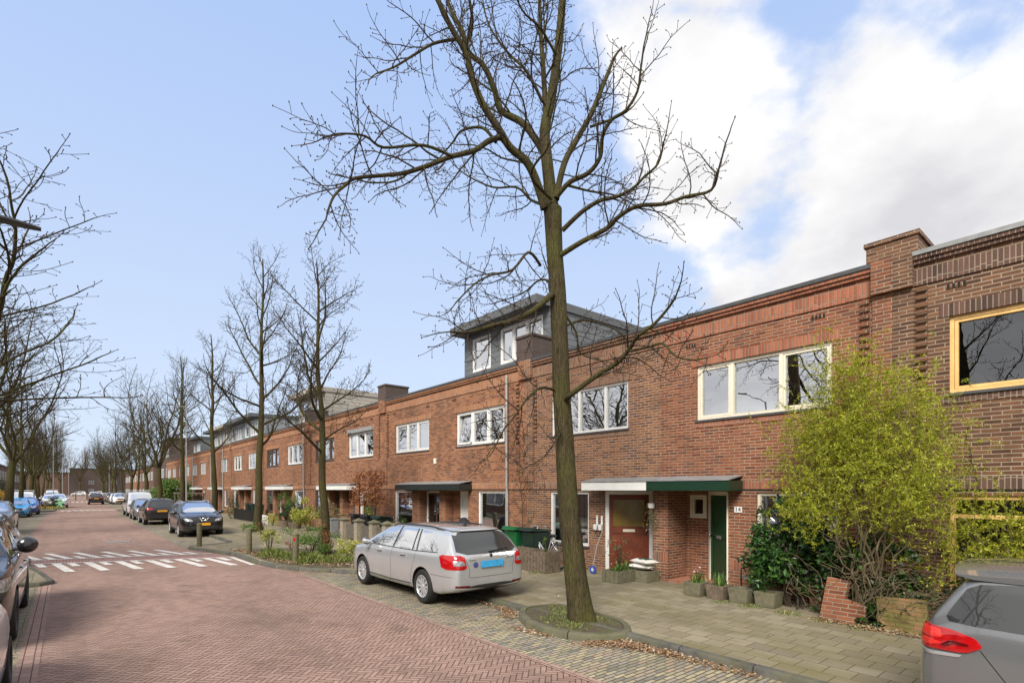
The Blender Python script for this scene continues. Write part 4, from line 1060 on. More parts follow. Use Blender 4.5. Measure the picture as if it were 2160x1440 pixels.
dup(tA, (-4.2, 4.6, .05), .7, 'bare tree out of view left of the camera', GL); dup(t2, (6.4, -6.2, .05), 2.7, 'bare tree out of view behind the camera', GR)
# poplars and trees beyond the end building
pop = thing('poplar_tree', (-3, 262, 0), 'tall pale bare poplar behind the end building, nearest the gap', 'tree', 'tall poplars behind the end building')
T = Tree(77); T.maxl = 2; T.rate = [1.2, 2.2, 1]; T.lens = [1, 1, 1]
trunk_mesh([Vector((0, 0, 0)), Vector((.2, 0, 10)), Vector((0, .2, 24))], [.5, .35, .08], T.rng, 8).build('trunk', M['bark_far'], pop, smooth=True)
z = 3
while z < 23:
    a = T.rng.random() * 6.28; L = (5.2 + 3.0 * math.sin(z / 24 * 3.1)) * T.rng.uniform(.6, 1.1)
    T.limb(Vector((.15, 0, z)), Vector((math.cos(a) * .8, math.sin(a) * .8, .8)), .06, L, 1, up=.12, gnarl=.16, minr=.02); z += .36
T.mesh('crown', M['twig_pale'], pop, 'both', (4, 3), bud=False)
for i, (x, y, sc) in enumerate([(-9, 258, 1.1), (-15, 262, 1.0), (-22, 260, 1.05), (-30, 262, 1.0), (6, 285, .72), (12, 290, .62), (30, 275, .7), (-40, 262, 1.1)]):
    dup(pop, (x, y, 0), i * 1.7, 'bare poplar behind the end building, ' + ['second from the gap', 'third from the gap', 'fourth from the gap', 'fifth from the gap', 'small one in the sky gap', 'smallest one right of the sky gap', 'one far right over the roof', 'one at the far left'][i], 'tall poplars behind the end building', scale=(sc, sc, sc))

# ------------------------------------------------------------------ foliage helper
def leaf_cloud(mb, pts, size, rng, ratio=.45, upbias=.3, fold=True):
    for c in pts:
        a = rv(rng); n_ = (rv(rng) + Vector((0, 0, upbias))).normalized(); b = a.cross(n_)
        if b.length < .05: continue
        b.normalize(); a = b.cross(n_).normalized(); s_ = size * rng.uniform(.6, 1.3); w_ = s_ * ratio
        c = Vector(c)
        mb.add([c - a * s_ * .5, c + b * w_ * .5 + n_ * w_ * .12, c + a * s_ * .5, c - b * w_ * .5 + n_ * w_ * .12], [(0, 1, 2, 3)])
def blob_points(rng, n, c, r, clumps=14, spread=.34):
    """points gathered in clumps on and in an uneven ellipsoid"""
    C_ = []
    for i in range(clumps):
        d = rv(rng); q = rng.random() ** .45
        C_.append(Vector((c[0] + d.x * r[0] * q, c[1] + d.y * r[1] * q, c[2] + d.z * r[2] * q)))
    out = []
    for i in range(n):
        k = C_[rng.randrange(clumps)]; d = rv(rng); q = rng.random() ** .5 * spread
        out.append((k.x + d.x * r[0] * q, k.y + d.y * r[1] * q, k.z + d.z * r[2] * q))
    return out
def bush(name, loc, r, n, size, mat, label, cat='shrub', group=None, seed=0, clumps=16, stems=5, ratio=.5, zc=None, spread=.36, stemmat='twig'):
    rng = random.Random(seed + 900); o = thing(name, loc, label, cat, group)
    zc = zc if zc is not None else r[2] * .95
    mb = MB(); leaf_cloud(mb, [p for p in blob_points(rng, n, (0, 0, zc), r, clumps, spread) if p[2] > .01], size, rng, ratio); mb.build('foliage', M[mat], o)
    st = MB()
    for i in range(stems):
        a = rng.random() * 6.28; q = rng.uniform(.2, .7)
        e = Vector((math.cos(a) * r[0] * q, math.sin(a) * r[1] * q, zc + r[2] * rng.uniform(.1, .7))); m_ = e * .5 + Vector((rng.uniform(-.1, .1) * r[0], rng.uniform(-.1, .1) * r[0], 0))
        P, rr = smooth_path([Vector((math.cos(a) * .03, math.sin(a) * .03, 0)), m_, e], [.014, .01, .004], 3); st.tube(P, rr, 5)
    st.build('stem', M[stemmat], o); return o
# ------------------------------------------------------------------ vehicles (front towards +Y in local space)
def lerp_tab(tab, y):
    if y <= tab[0][0]: return tab[0][1]
    for (a, va), (b, vb) in zip(tab, tab[1:]):
        if y <= b: return va + (vb - va) * (y - a) / (b - a)
    return tab[-1][1]
def chaikin(P, n=2):
    for _ in range(n):
        Q = []
        for i in range(len(P)):
            a, b = P[i], P[(i + 1) % len(P)]
            Q += [(a[0] * .86 + b[0] * .14, a[1] * .86 + b[1] * .14), (a[0] * .14 + b[0] * .86, a[1] * .14 + b[1] * .86)]
        P = Q
    return P
def densify(P, step=.06):
    out = []
    for i in range(len(P)):
        a, b = P[i], P[(i + 1) % len(P)]; n = max(1, int(math.hypot(b[0] - a[0], b[1] - a[1]) / step))
        out += [(a[0] + (b[0] - a[0]) * k / n, a[1] + (b[1] - a[1]) * k / n) for k in range(n)]
    return out

class Car:
    def __init__(s, name, spec, label, cat='car', group=None):
        s.sp = spec; s.o = thing(name, (0, 0, 0), label, cat, group); s.body()
    def P(s, mb, name, mat, parent=None, label=None, **kw):
        o = mb.build(name, M[mat] if isinstance(mat, str) else mat, parent or s.o, **kw)
        if label: o['label'] = label
        return o
    def body(s):
        sp = s.sp; L = sp['L'] / 2
        ys = sorted(set([-L, -L + .02, -L + .06, -L + .12, -L + .2, L - .02, L - .06, L - .12, L - .2] + [round(-L + .3 + i * (2 * L - .6) / sp.get('ns', 26), 3) for i in range(sp.get('ns', 26) + 1)] + [y for y, _ in sp['top']]))
        rings = []
        for y in ys:
            w = lerp_tab(sp['w'], y); top = lerp_tab(sp['top'], y); belt = lerp_tab(sp['belt'], y); zb = lerp_tab(sp['zb'], y); wr0 = sp['wr']
            be = min(belt, top - .07); k = min(1, max(0, (top - be - .07) / .42)); wb = .945 * w; wr = wb - (wb - min(wr0, wb * .86)) * k
            H = be - zb
            pts = [(0, zb), (.7 * w, zb), (.93 * w, zb + .015), (.975 * w, zb + .07), (.99 * w, zb + H * .30), (w, zb + H * .55), (.992 * w, zb + H * .78), (.975 * w, be - .05), (wb, be)]
            e = min(.06, (top - be) * .5)
            if k > .02:
                pts += [(wb + (wr - wb) * .33, be + (top - e - be) * .36), (wb + (wr - wb) * .7, be + (top - e - be) * .72), (wr, top - e), (wr * .88, top - e * .28), (wr * .5, top), (0, top + .008)]
            else:
                pts += [(wb * .975, be + (top - be) * .4), (wb * .93, be + (top - be) * .62), (wb * .85, be + (top - be) * .78), (wb * .7, be + (top - be) * .9), (wb * .4, top), (0, top + .006)]
            rings.append([(x, y, z) for x, z in pts] + [(-x, y, z) for x, z in pts[-2:0:-1]])
        n = len(rings[0]); vs = [p for r in rings for p in r]; fs = []
        for i in range(len(rings) - 1):
            for k in range(n): fs.append((i * n + k, i * n + (k + 1) % n, (i + 1) * n + (k + 1) % n, (i + 1) * n + k))
        fs.append(tuple(range(n))[::-1]); e = (len(rings) - 1) * n; fs.append(tuple(range(e, e + n)))
        fs = [f[::-1] for f in fs]
        me = bpy.data.meshes.new('body'); me.from_pydata(vs, [], fs)
        b = bpy.data.objects.new('body', me); COL.objects.link(b)
        md = b.modifiers.new('s', 'SUBSURF'); md.levels = sp.get('sub', 1)
        dg = bpy.context.evaluated_depsgraph_get(); m2 = bpy.data.meshes.new_from_object(b.evaluated_get(dg)); b.modifiers.clear(); b.data = m2
        bm = bmesh.new(); bm.from_mesh(m2); bmesh.ops.recalc_face_normals(bm, faces=bm.faces); bm.to_mesh(m2); s.bvh = BVHTree.FromBMesh(bm); bm.free()
        m2.materials.append(M[sp['paint']])
        if sp.get('cut', True):
            cu = MB(); r = sp['wheel'][0] + .055
            for yw in sp['axles']:
                for sx in (-1, 1):
                    cu.lathe([(0, sx * (sp['ww'] - .34)), (r, sx * (sp['ww'] - .34)), (r, sx * (sp['ww'] + .3)), (0, sx * (sp['ww'] + .3))], 32, (0, yw, sp['wheel'][0] - .0), 'X')
            co = cu.build('cutter', M['arch']); bm = bmesh.new(); bm.from_mesh(co.data); bmesh.ops.remove_doubles(bm, verts=bm.verts, dist=1e-5); bmesh.ops.recalc_face_normals(bm, faces=bm.faces); bm.to_mesh(co.data); bm.free()
            md = b.modifiers.new('b', 'BOOLEAN'); md.operation = 'DIFFERENCE'; md.object = co; md.solver = 'EXACT'
            try: md.material_mode = 'TRANSFER'
            except Exception: pass
            dg = bpy.context.evaluated_depsgraph_get(); dg.update(); m3 = bpy.data.meshes.new_from_object(b.evaluated_get(dg)); b.modifiers.clear(); b.data = m3
            bpy.data.objects.remove(co); m2 = m3
        m2.shade_smooth(); m2.set_sharp_from_angle(angle=R(38)); b.parent = s.o; s.b = b
    def cast(s, origin, d):
        h = s.bvh.ray_cast(Vector(origin), Vector(d))
        if h[0] is None:
            h = s.bvh.find_nearest(Vector(origin) + Vector(d) * 1.5)
        return h[0], h[1]
    def map(s, view, u, v):
        """point on the body seen from a side: L, R (y, z), B, F (x, z), T (x, y)"""
        if view == 'L': return s.cast((-3, u, v), (1, 0, 0))
        if view == 'R': return s.cast((3, u, v), (-1, 0, 0))
        if view == 'B': return s.cast((u, -5, v), (0, 1, 0))
        if view == 'F': return s.cast((u, 5, v), (0, -1, 0))
        if view == 'T': return s.cast((u, v, 4), (0, 0, -1))
        a = R(view); d = Vector((math.cos(a), math.sin(a), 0)); q = Vector((-d.y, d.x, 0))    # oblique view along d
        return s.cast(-d * 5 + q * u + Vector((0, 0, v)), d)
    def patch(s, mb, view, poly, off=.004, rnd=2, rings=5, step=.06, thick=.012, rim=True):
        P = densify(chaikin(poly, rnd) if rnd else poly, step); n = len(P)
        cx = sum(p[0] for p in P) / n; cy = sum(p[1] for p in P) / n
        vs = []; fs = []; outward = None
        def pt(u, v, o_):
            h, nn = s.map(view, u, v)
            return h + nn * o_
        if rim: vs += [pt(u, v, off - thick) for u, v in P]
        for r in range(rings):
            k = 1 - r / rings
            vs += [pt(cx + (u - cx) * k, cy + (v - cy) * k, off + (0 if r else -.0015)) for u, v in P]
        vs.append(pt(cx, cy, off)); R_ = rings + (1 if rim else 0)
        for r in range(R_ - 1):
            for k in range(n): fs.append((r * n + k, r * n + (k + 1) % n, (r + 1) * n + (k + 1) % n, (r + 1) * n + k))
        c = len(vs) - 1
        for k in range(n): fs.append(((R_ - 1) * n + k, (R_ - 1) * n + (k + 1) % n, c))
        mb.add(vs, fs); return mb
    def line(s, mb, view, pts, w=.007, off=.002, step=.05):
        Q = []
        for a, b in zip(pts, pts[1:]):
            n = max(1, int(math.hypot(b[0] - a[0], b[1] - a[1]) / step)); Q += [(a[0] + (b[0] - a[0]) * k / n, a[1] + (b[1] - a[1]) * k / n) for k in range(n)]
        Q.append(pts[-1]); vs = []; fs = []
        H = [s.map(view, *q) for q in Q]
        for i, (h, nn) in enumerate(H):
            t_ = (H[min(i + 1, len(H) - 1)][0] - H[max(i - 1, 0)][0]).normalized(); b = t_.cross(nn).normalized()
            vs += [h + nn * off + b * w / 2, h + nn * off - b * w / 2]
            if i: fs.append((2 * i - 2, 2 * i - 1, 2 * i + 1, 2 * i))
        mb.add(vs, fs); return mb
    def wheel(s, x, y, sx, spokes=10, rim='alloy', z=0.0, steer=0, detail=True, twin=True):
        r, wd = s.sp['wheel']; e = bpy.data.objects.new('wheel', None)
        c = (0, 0, 0); t_ = MB()
        ri = r * .66
        t_.lathe([(ri, -wd / 2 + .01), (ri + .02, -wd / 2), (r - .03, -wd / 2 + .004), (r - .006, -wd / 2 + .03), (r, -wd * .2), (r, wd * .2), (r - .006, wd / 2 - .03), (r - .03, wd / 2 - .004), (ri + .02, wd / 2), (ri, wd / 2 - .01), (ri - .005, wd / 2 - .05), (ri - .005, -wd / 2 + .05)], 36, c, 'X', closed=True)
        MM = Matrix.Translation((x, y, r + z)) @ Matrix.Rotation(R(steer), 4, 'Z') @ (Matrix.Rotation(math.pi, 4, 'Z') if sx < 0 else Matrix.Identity(4))
        o = t_.build('wheel', M['rubber'], s.o, smooth=True); o.matrix_local = MM
        rm = MB(); 
        rm.lathe([(ri + .004, wd / 2 - .012), (ri - .012, wd / 2 - .006), (ri - .024, wd / 2 - .02), (ri - .03, -.02)], 36, c, 'X')
        rm.lathe([(0, wd / 2 - .022), (.03, wd / 2 - .022), (.034, wd / 2 - .03), (.05, wd / 2 - .04), (.055, 0)], 16, c, 'X')
        if detail:
            for k in range(spokes):
                a = 2 * math.pi * k / spokes; ca, sa = math.cos(a), math.sin(a); pr = (-sa, ca)
                h0, h1 = .017, (.026 if spokes > 6 else .045)
                def q(rad, side, h): return (wd / 2 - h, rad * ca + side * pr[0], rad * sa + side * pr[1])
                rm.add([q(.035, -h0, .034), q(.035, h0, .034), q(ri - .02, h1, .022), q(ri - .02, -h1, .022), q(.035, -h0, .06), q(.035, h0, .06), q(ri - .02, h1, .05), q(ri - .02, -h1, .05)],
                       [(0, 1, 2, 3), (7, 6, 5, 4), (1, 5, 6, 2), (3, 7, 4, 0)] if False else [(0, 1, 2, 3), (7, 6, 5, 4), (1, 5, 6, 2), (2, 6, 7, 3), (3, 7, 4, 0)])
        else: rm.lathe([(0, wd / 2 - .03), (ri - .02, wd / 2 - .03)], 20, c, 'X')
        rm.build('rim', M[rim], o, smooth=True, sharp=30)
        MB().lathe([(0, wd / 2 - .085), (ri - .006, wd / 2 - .085)], 24, c, 'X').build('brake_disc', M['arch'], o)
        return o
    def glass(s, names=('side_window', 'rear_window', 'windscreen')):
        sp = s.sp
        for v in 'LR':
            for poly in sp['side']:
                s.P(s.patch(MB(), v, poly, .004, rnd=2), 'side_window', 'car_glass', smooth=True)
        rp = sp['rear']; s.P(s.patch(MB(), 'B', rp, .005, rnd=1, rings=7), 'rear_window', 'car_glass', smooth=True)
        s.P(s.patch(MB(), 'F', sp['front'], .005, rnd=1, rings=7), 'windscreen', 'car_glass', smooth=True)
    def wheels(s, **kw):
        sp = s.sp
        for yw in sp['axles']:
            for sx in (-1, 1): s.wheel(sx * (sp['ww'] - sp['wheel'][1] / 2 + .0), yw, sx, z=(kw.get('zr', 0) if sx > 0 else kw.get('zl', 0)), **{k: v for k, v in kw.items() if k not in ('zr', 'zl')})
    def lamps(s, det=True):
        sp = s.sp
        for sx in (-1, 1):
            P_ = [(sx * x, z) for x, z in sp['tail']]; s.P(s.patch(MB(), 'B', P_, .006, rnd=1), 'tail_light', 'red_lamp', smooth=True)
            P_ = [(sx * x, z) for x, z in sp['head']]; s.P(s.patch(MB(), 'F', P_, .006, rnd=1), 'headlight', 'clear_lamp', smooth=True)
    def mirrors(s, y, z, x, mat=None, size=(.10, .10, .085)):
        for sx in (-1, 1):
            b = MB(); cx = sx * (x + .13)
            b.ball((cx, y, z), 1.0, 14, 10, size)
            b.tube([(sx * (x - .05), y + .02, z - .06), (cx, y + .01, z - .05)], [.03, .022], 8)
            o = s.P(b, 'door_mirror', mat or s.sp['paint'], smooth=True, sharp=60)
            g = MB(); g.lathe([(0, y - size[1] * .93), (size[0] * .8, y - size[1] * .62)], 16, (cx, 0, z), 'Y'); s.P(g, 'mirror_glass', 'car_glass', o)
    def plate(s, view, z, mat, w=.26, h=.055, off=.015, x0=0):
        h0, n0 = s.map(view, x0, z); y = h0.y + (-off if view == 'B' else off); b = MB(); b.box(x0 - w, x0 + w, y, y + (.012 if view == 'B' else -.012), z - h, z + h)
        return s.P(b, 'number_plate', mat, bevel=.004)

# ---- estate car ------------------------------------------------------------
est = dict(L=4.67, paint='p_silver', wr=.60, ww=.905, wheel=(.325, .215), axles=(-1.30, 1.38), sub=2,
    top=[(-2.335, .80), (-2.31, .93), (-2.27, 1.0), (-2.18, 1.07), (-2.02, 1.25), (-1.88, 1.385), (-1.80, 1.415), (-1.5, 1.44), (-.8, 1.462), (-.2, 1.465), (.3, 1.44), (.62, 1.385), (1.0, 1.21), (1.36, 1.01), (1.5, .965), (1.9, .90), (2.15, .83), (2.28, .74), (2.335, .62)],
    belt=[(-2.335, .74), (-2.25, .90), (-2.0, .985), (-1.0, .975), (1.0, .935), (1.4, .92), (2.0, .80), (2.335, .56)],
    w=[(-2.335, .66), (-2.31, .76), (-2.25, .83), (-2.1, .875), (-1.8, .90), (-1.3, .908), (0, .905), (1.3, .905), (1.8, .88), (2.05, .83), (2.2, .76), (2.30, .62), (2.335, .5)],
    zb=[(-2.335, .36), (-2.2, .30), (-1.8, .22), (1.8, .20), (2.2, .24), (2.335, .32)],
    side=[[(1.16, .985), (.62, 1.31), (.30, 1.375), (.02, 1.395), (.0, .985)], [(-.075, .985), (-.055, 1.395), (-.72, 1.385), (-.80, 1.375), (-1.0, .99)], [(-1.07, .995), (-.88, 1.372), (-1.30, 1.345), (-1.55, 1.26), (-1.75, 1.07), (-1.72, 1.02)]],
    rear=[(-.72, .985), (.72, .985), (.60, 1.385), (.3, 1.40), (-.3, 1.40), (-.60, 1.385)], front=[(-.68, 1.0), (.68, 1.0), (.56, 1.37), (-.56, 1.37)],
    tail=[(.50, .72), (.80, .74), (.84, .96), (.54, .955)], head=[(.42, .63), (.78, .62), (.80, .76), (.45, .72)])
def estate():
    c = Car('estate_car', est, 'silver estate car parked half on the pavement, seen from its left rear', 'car')
    c.glass(); c.wheels(zr=.08, zl=0.0, spokes=10)
    b = MB()
    for v in 'LR':
        b_ = [(.03, .98), (.05, .62), (.10, .42), (.12, .25)]
        c.line(b, v, [(-.035, .975), (-.03, .6), (-.0, .30)]); c.line(b, v, [(1.18, .95), (1.12, .7), (1.0, .45), (.97, .28)])
        c.line(b, v, [(-1.0, .97), (-1.02, .85), (-.93, .66), (-.86, .45), (-.88, .3)]); c.line(b, v, [(1.0, .285), (-.86, .285)])
        c.line(b, v, [(-1.62, .60), (-2.29, .60)], w=.006)
    c.line(b, 'B', [(-.60, .96), (-.50, .70), (-.52, .60), (-.46, .57), (.46, .57), (.52, .60), (.50, .70), (.60, .96)])
    c.P(b, 'panel_gap', 'arch')
    tr_ = MB()
    for v in 'LR': c.line(tr_, v, [(-.86, .33), (0, .315), (1.0, .33)], w=.02, off=.006)
    c.P(tr_, 'sill_strip', 'trim')
    tr_ = MB()
    for v in 'LR':
        c.line(tr_, v, [(1.2, .975), (0, .972), (-1.0, .98), (-1.78, 1.01)], w=.014, off=.008)
    c.P(tr_, 'chrome_strip', 'trim')
    gl = MB()
    for v in 'LR':
        for (p, q) in (((-.038, .985), (-.028, 1.40)), ((-1.035, .985), (-.84, 1.385)), ((-.86, .99), (-.73, 1.385))): c.line(gl, v, [p, q], w=.05 if p[0] > -.5 else .035, off=.0065 if p[0] != -.86 else .0075)
    c.P(gl, 'window_pillar', 'trim')
    tr_ = MB(); c.patch(tr_, 'B', [(-.62, .275), (.62, .275), (.58, .41), (.3, .43), (-.3, .43), (-.58, .41)], .004, rnd=1); c.P(tr_, 'lower_bumper', 'trim', smooth=True)
    tr_ = MB(); c.patch(tr_, 'F', [(-.6, .30), (.6, .30), (.55, .45), (-.55, .45)], .004, rnd=1); c.patch(tr_, 'F', [(-.36, .56), (.36, .56), (.4, .74), (-.4, .74)], .004, rnd=1); c.P(tr_, 'grille', 'trim', smooth=True)
    # lamps: each tail light wraps round the corner
    for sx, vw in ((-1, 62), (1, 118)):
        a = R(vw); q = (-math.sin(a), math.cos(a)); 
        u = lambda x, y: x * q[0] + y * q[1]
        P_ = [(u(sx * .53, -2.28), .725), (u(sx * .885, -1.98), .735), (u(sx * .885, -1.90), .985), (u(sx * .58, -2.25), .975)]
        o = c.P(c.patch(MB(), vw, P_, .008, rnd=1, rings=6), 'tail_light', 'red_lamp', smooth=True)
        P_ = [(u(sx * .56, -2.27), .80), (u(sx * .76, -2.17), .80), (u(sx * .76, -2.15), .885), (u(sx * .60, -2.24), .885)]
        c.P(c.patch(MB(), vw, P_, .0125, rnd=1, thick=.006), 'reversing_lamp', 'clear_lamp', o, smooth=True)
        P_ = [(sx * .50, .395), (sx * .78, .41), (sx * .78, .45), (sx * .50, .435)]
        c.P(c.patch(MB(), 'B', P_, .008, rnd=0, rings=2), 'reflector', 'red_deep')
        c.P(c.patch(MB(), 'F', [(sx * x, z) for x, z in est['head']], .006, rnd=1), 'headlight', 'clear_lamp', smooth=True)
    c.plate('B', .80, 'plate_blue', .26, .062, .03)
    h0, n0 = c.map('B', 0, .945)
    bd = MB(); bd.lathe([(0, -.016), (.036, -.014), (.042, -.002), (.042, .02)], 20, (0, h0.y, .945), 'Y'); o = c.P(bd, 'badge', 'chrome', smooth=True); MB().lathe([(0, -.019), (.026, -.018)], 16, (0, h0.y, .945), 'Y').build('badge_centre', M['trim'], o)
    h0, n0 = c.map('B', -.37, .80); st = MB(); st.lathe([(0, -.012), (.052, -.010)], 20, (-.37, h0.y, .80), 'Y'); c.P(st, 'sticker', 'badge_blue')
    for tx, x0 in (('SKODA', -.44), ('OCTAVIA', .44)):
        cu = bpy.data.curves.new('t', 'FONT'); cu.body = tx; cu.size = .042; cu.extrude = .003; cu.align_x = 'CENTER'; cu.space_character = 1.15
        tmp = bpy.data.objects.new('t', cu); COL.objects.link(tmp); dg = bpy.context.evaluated_depsgraph_get(); me = bpy.data.meshes.new_from_object(tmp.evaluated_get(dg)); bpy.data.objects.remove(tmp)
        h0, n0 = c.map('B', x0, .90); ys_ = (c.map('B', x0 + .1, .9)[0].y - c.map('B', x0 - .1, .9)[0].y) / .2
        me.transform(Matrix.Translation((x0, h0.y - .012, .885)) @ Matrix.Rotation(math.atan(ys_), 4, 'Z') @ Matrix.Rotation(R(90), 4, 'X')); me.materials.clear(); me.materials.append(M['chrome'])
        o = bpy.data.objects.new('lettering', me); COL.objects.link(o); o.parent = c.o
    wp = MB(); h1, _ = c.map('B', .05, 1.02); h2, _ = c.map('B', .48, 1.05)
    wp.tube([h1 + Vector((0, -.02, 0)), h2 + Vector((0, -.02, 0))], [.014, .008], 6); wp.box(-.02, .1, h1.y - .035, h1.y - .005, .99, 1.03); c.P(wp, 'rear_wiper', 'black')
    for sx in (-1, 1):
        P_ = []; 
        for y in (-1.62, -1.5, -1.2, -.6, .0, .3, .42): h, _ = c.map('T', sx * .57, y); P_.append(h + Vector((0, 0, .035 if -1.5 < y < .35 else .0)))
        Q, rr = smooth_path(P_, [.012, .016, .016, .016, .016, .015, .01], 4); c.P(MB().tube(Q, rr, 8), 'roof_rail', 'trim', smooth=True)
        for y in (.62, -.42):
            v = 'L' if sx < 0 else 'R'; h, nn = c.map(v, y - .12, .875); hb = MB(); hb.box(h.x - .008, h.x + .045 * sx, y - .22, y - .02, .862, .892); o_ = c.P(hb, 'door_handle', 'p_silver', bevel=.008); c.P(c.patch(MB(), v, [(y - .20, .850), (y - .04, .850), (y - .04, .872), (y - .20, .872)], .002, rnd=1, rings=2, rim=False), 'handle_recess', 'trim', o_)
    fn = MB(); h, _ = c.map('T', 0, -1.45); fn.add([(-.012, -1.52, h.z), (.012, -1.52, h.z), (.012, -1.38, h.z), (-.012, -1.38, h.z), (0, -1.50, h.z + .055), (0, -1.47, h.z + .055)], [(0, 1, 4), (1, 2, 5, 4), (2, 3, 5), (3, 0, 4, 5)]); c.P(fn, 'aerial', 'black')
    sl = MB(); hz = 1.395; c.patch(sl, 'B', [(-.56, 1.372), (.56, 1.372), (.52, 1.43), (-.52, 1.43)], .03, rnd=1); c.P(sl, 'roof_spoiler', 'p_silver', smooth=True)
    c.mirrors(.98, 1.035, .85, size=(.10, .075, .075)); return c.o
silver = estate(); silver.location = (6.12, 10.22, .012)

# ---- generic shapes for the other parked cars -------------------------------
suv = dict(L=4.45, paint='p_black', wr=.60, ww=.90, wheel=(.345, .23), axles=(-1.34, 1.32), sub=2,
    top=[(-2.225, .88), (-2.20, 1.0), (-2.14, 1.08), (-2.0, 1.30), (-1.88, 1.50), (-1.8, 1.55), (-1.4, 1.60), (-.7, 1.63), (-.1, 1.62), (.35, 1.56), (.8, 1.33), (1.15, 1.10), (1.3, 1.06), (1.8, 1.0), (2.05, .93), (2.18, .82), (2.225, .68)],
    belt=[(-2.225, .82), (-2.1, 1.0), (-1.8, 1.10), (-1.0, 1.07), (.9, 1.0), (1.3, .98), (2.0, .86), (2.225, .62)],
    w=[(-2.225, .70), (-2.19, .79), (-2.1, .85), (-1.9, .885), (-1.3, .90), (1.3, .90), (1.75, .885), (2.0, .83), (2.14, .73), (2.225, .56)],
    zb=[(-2.225, .42), (-2.0, .34), (-1.7, .26), (1.7, .25), (2.0, .28), (2.225, .36)],
    side=[[(1.02, 1.05), (.50, 1.42), (.25, 1.505), (-.02, 1.53), (-.03, 1.05)], [(-.10, 1.055), (-.09, 1.535), (-.75, 1.525), (-.98, 1.11)], [(-1.06, 1.12), (-.86, 1.51), (-1.35, 1.47), (-1.62, 1.30), (-1.60, 1.17)]],
    rear=[(-.62, 1.10), (.62, 1.10), (.53, 1.47), (-.53, 1.47)], front=[(-.70, 1.09), (.70, 1.09), (.56, 1.53), (-.56, 1.53)],
    tail=[(.44, .94), (.82, .90), (.83, 1.02), (.5, 1.06)], head=[(.42, .74), (.72, .72), (.80, .90), (.50, .83)])
def front_face(c, z0, z1, gz, chrome=True):
    g = MB(); c.patch(g, 'F', [(-.40, gz - .09), (.40, gz - .09), (.44, gz + .08), (-.44, gz + .08)], .005, rnd=1); c.P(g, 'grille', 'trim', smooth=True)
    g = MB(); c.patch(g, 'F', [(-.66, z0), (.66, z0), (.50, z1), (-.50, z1)], .005, rnd=1); c.P(g, 'lower_grille', 'trim', smooth=True)
def suv_car(name, label, paint_, det=True, emblem=False, spokes=5, rails=True, spec=suv, **kw):
    sp = dict(spec); sp['paint'] = paint_; c = Car(name, sp, label, 'car'); c.glass(); c.wheels(spokes=spokes, rim=kw.get('rim', 'alloy')); c.lamps(); c.mirrors(.86, 1.10 if spec is not hatch else 1.06, .84, size=(.11, .08, .085))
    z0 = lerp_tab(sp['zb'], 2.1)
    front_face(c, z0 + .06, z0 + .22, .80 if spec is suv else .66)
    b = MB()
    a0, a1 = sp['axles']
    for v in 'LR':
        c.line(b, v, [(-.06, 1.0), (-.05, .6), (-.02, .36)]); c.line(b, v, [(a1 - .28, .96), (a1 - .36, .7), (a1 - .42, .38)]); c.line(b, v, [(a0 + .33, 1.0), (a0 + .32, .8), (a0 + .44, .5), (a0 + .44, .38)])
    c.line(b, 'T', [(-.66, sp['axles'][1] - .1), (-.62, 1.95), (-.4, 2.04), (.4, 2.04), (.62, 1.95), (.66, sp['axles'][1] - .1)])
    c.P(b, 'panel_gap', 'arch')
    s_ = MB()
    for v in 'LR': c.patch(s_, v, [(a0 + .5, .27), (a1 - .5, .27), (a1 - .5, .38), (a0 + .5, .38)], .008, rnd=1)
    c.P(s_, 'side_cladding', 'trim', smooth=True)
    for v in 'LR':
        for y in (.48, -.55):
            h, nn = c.map(v, y - .1, .95); sx = -1 if v == 'L' else 1; hb = MB(); hb.box(h.x - .008 * sx, h.x + .025 * sx, y - .2, y - .03, .937, .963); c.P(hb, 'door_handle', paint_, bevel=.006)
    if rails:
        for sx in (-1, 1):
            P_ = []
            for y in (-1.6, -1.45, -.8, .0, .22): h, _ = c.map('T', sx * .56, y); P_.append(h + Vector((0, 0, .045 if -1.5 < y < .1 else .0)))
            Q, rr = smooth_path(P_, [.012, .018, .018, .018, .012], 4); c.P(MB().tube(Q, rr, 6), 'roof_rail', 'alloy', smooth=True)
    c.plate('F', .60 if spec is suv else .5, kw.get('plate', 'plate_yellow')); c.plate('B', .86 if spec is suv else .8, 'plate_yellow')
    tb = MB(); c.patch(tb, 'B', [(-.7, .46), (.7, .46), (.66, .60), (-.66, .60)], .006, rnd=1); c.P(tb, 'lower_bumper', 'trim', smooth=True)
    if emblem:
        h, _ = c.map('F', 0, .80); e = MB()
        for sx in (-1, 1): e.add([(sx * .20, h.y + .02, .90), (sx * .15, h.y + .02, .90), (sx * .045, h.y + .045, .73), (sx * .09, h.y + .045, .72)], [(0, 1, 2, 3)])
        e.box(-.09, .09, h.y + .02, h.y + .045, .715, .735); e.lathe([(.045, .03), (.06, .04), (.075, .03)], 20, (0, h.y + .01, .83), 'Y'); e.box(-.09, .09, h.y + .03, h.y + .05, .82, .84)
        c.P(e, 'grille_emblem', 'chrome')
    else:
        h, _ = c.map('F', 0, .82 if spec is suv else .7); e = MB(); e.lathe([(0, .012), (.045, .01), (.05, 0)], 16, (0, h.y + .004, .82 if spec is suv else .7), 'Y'); c.P(e, 'badge', 'chrome')
    return c
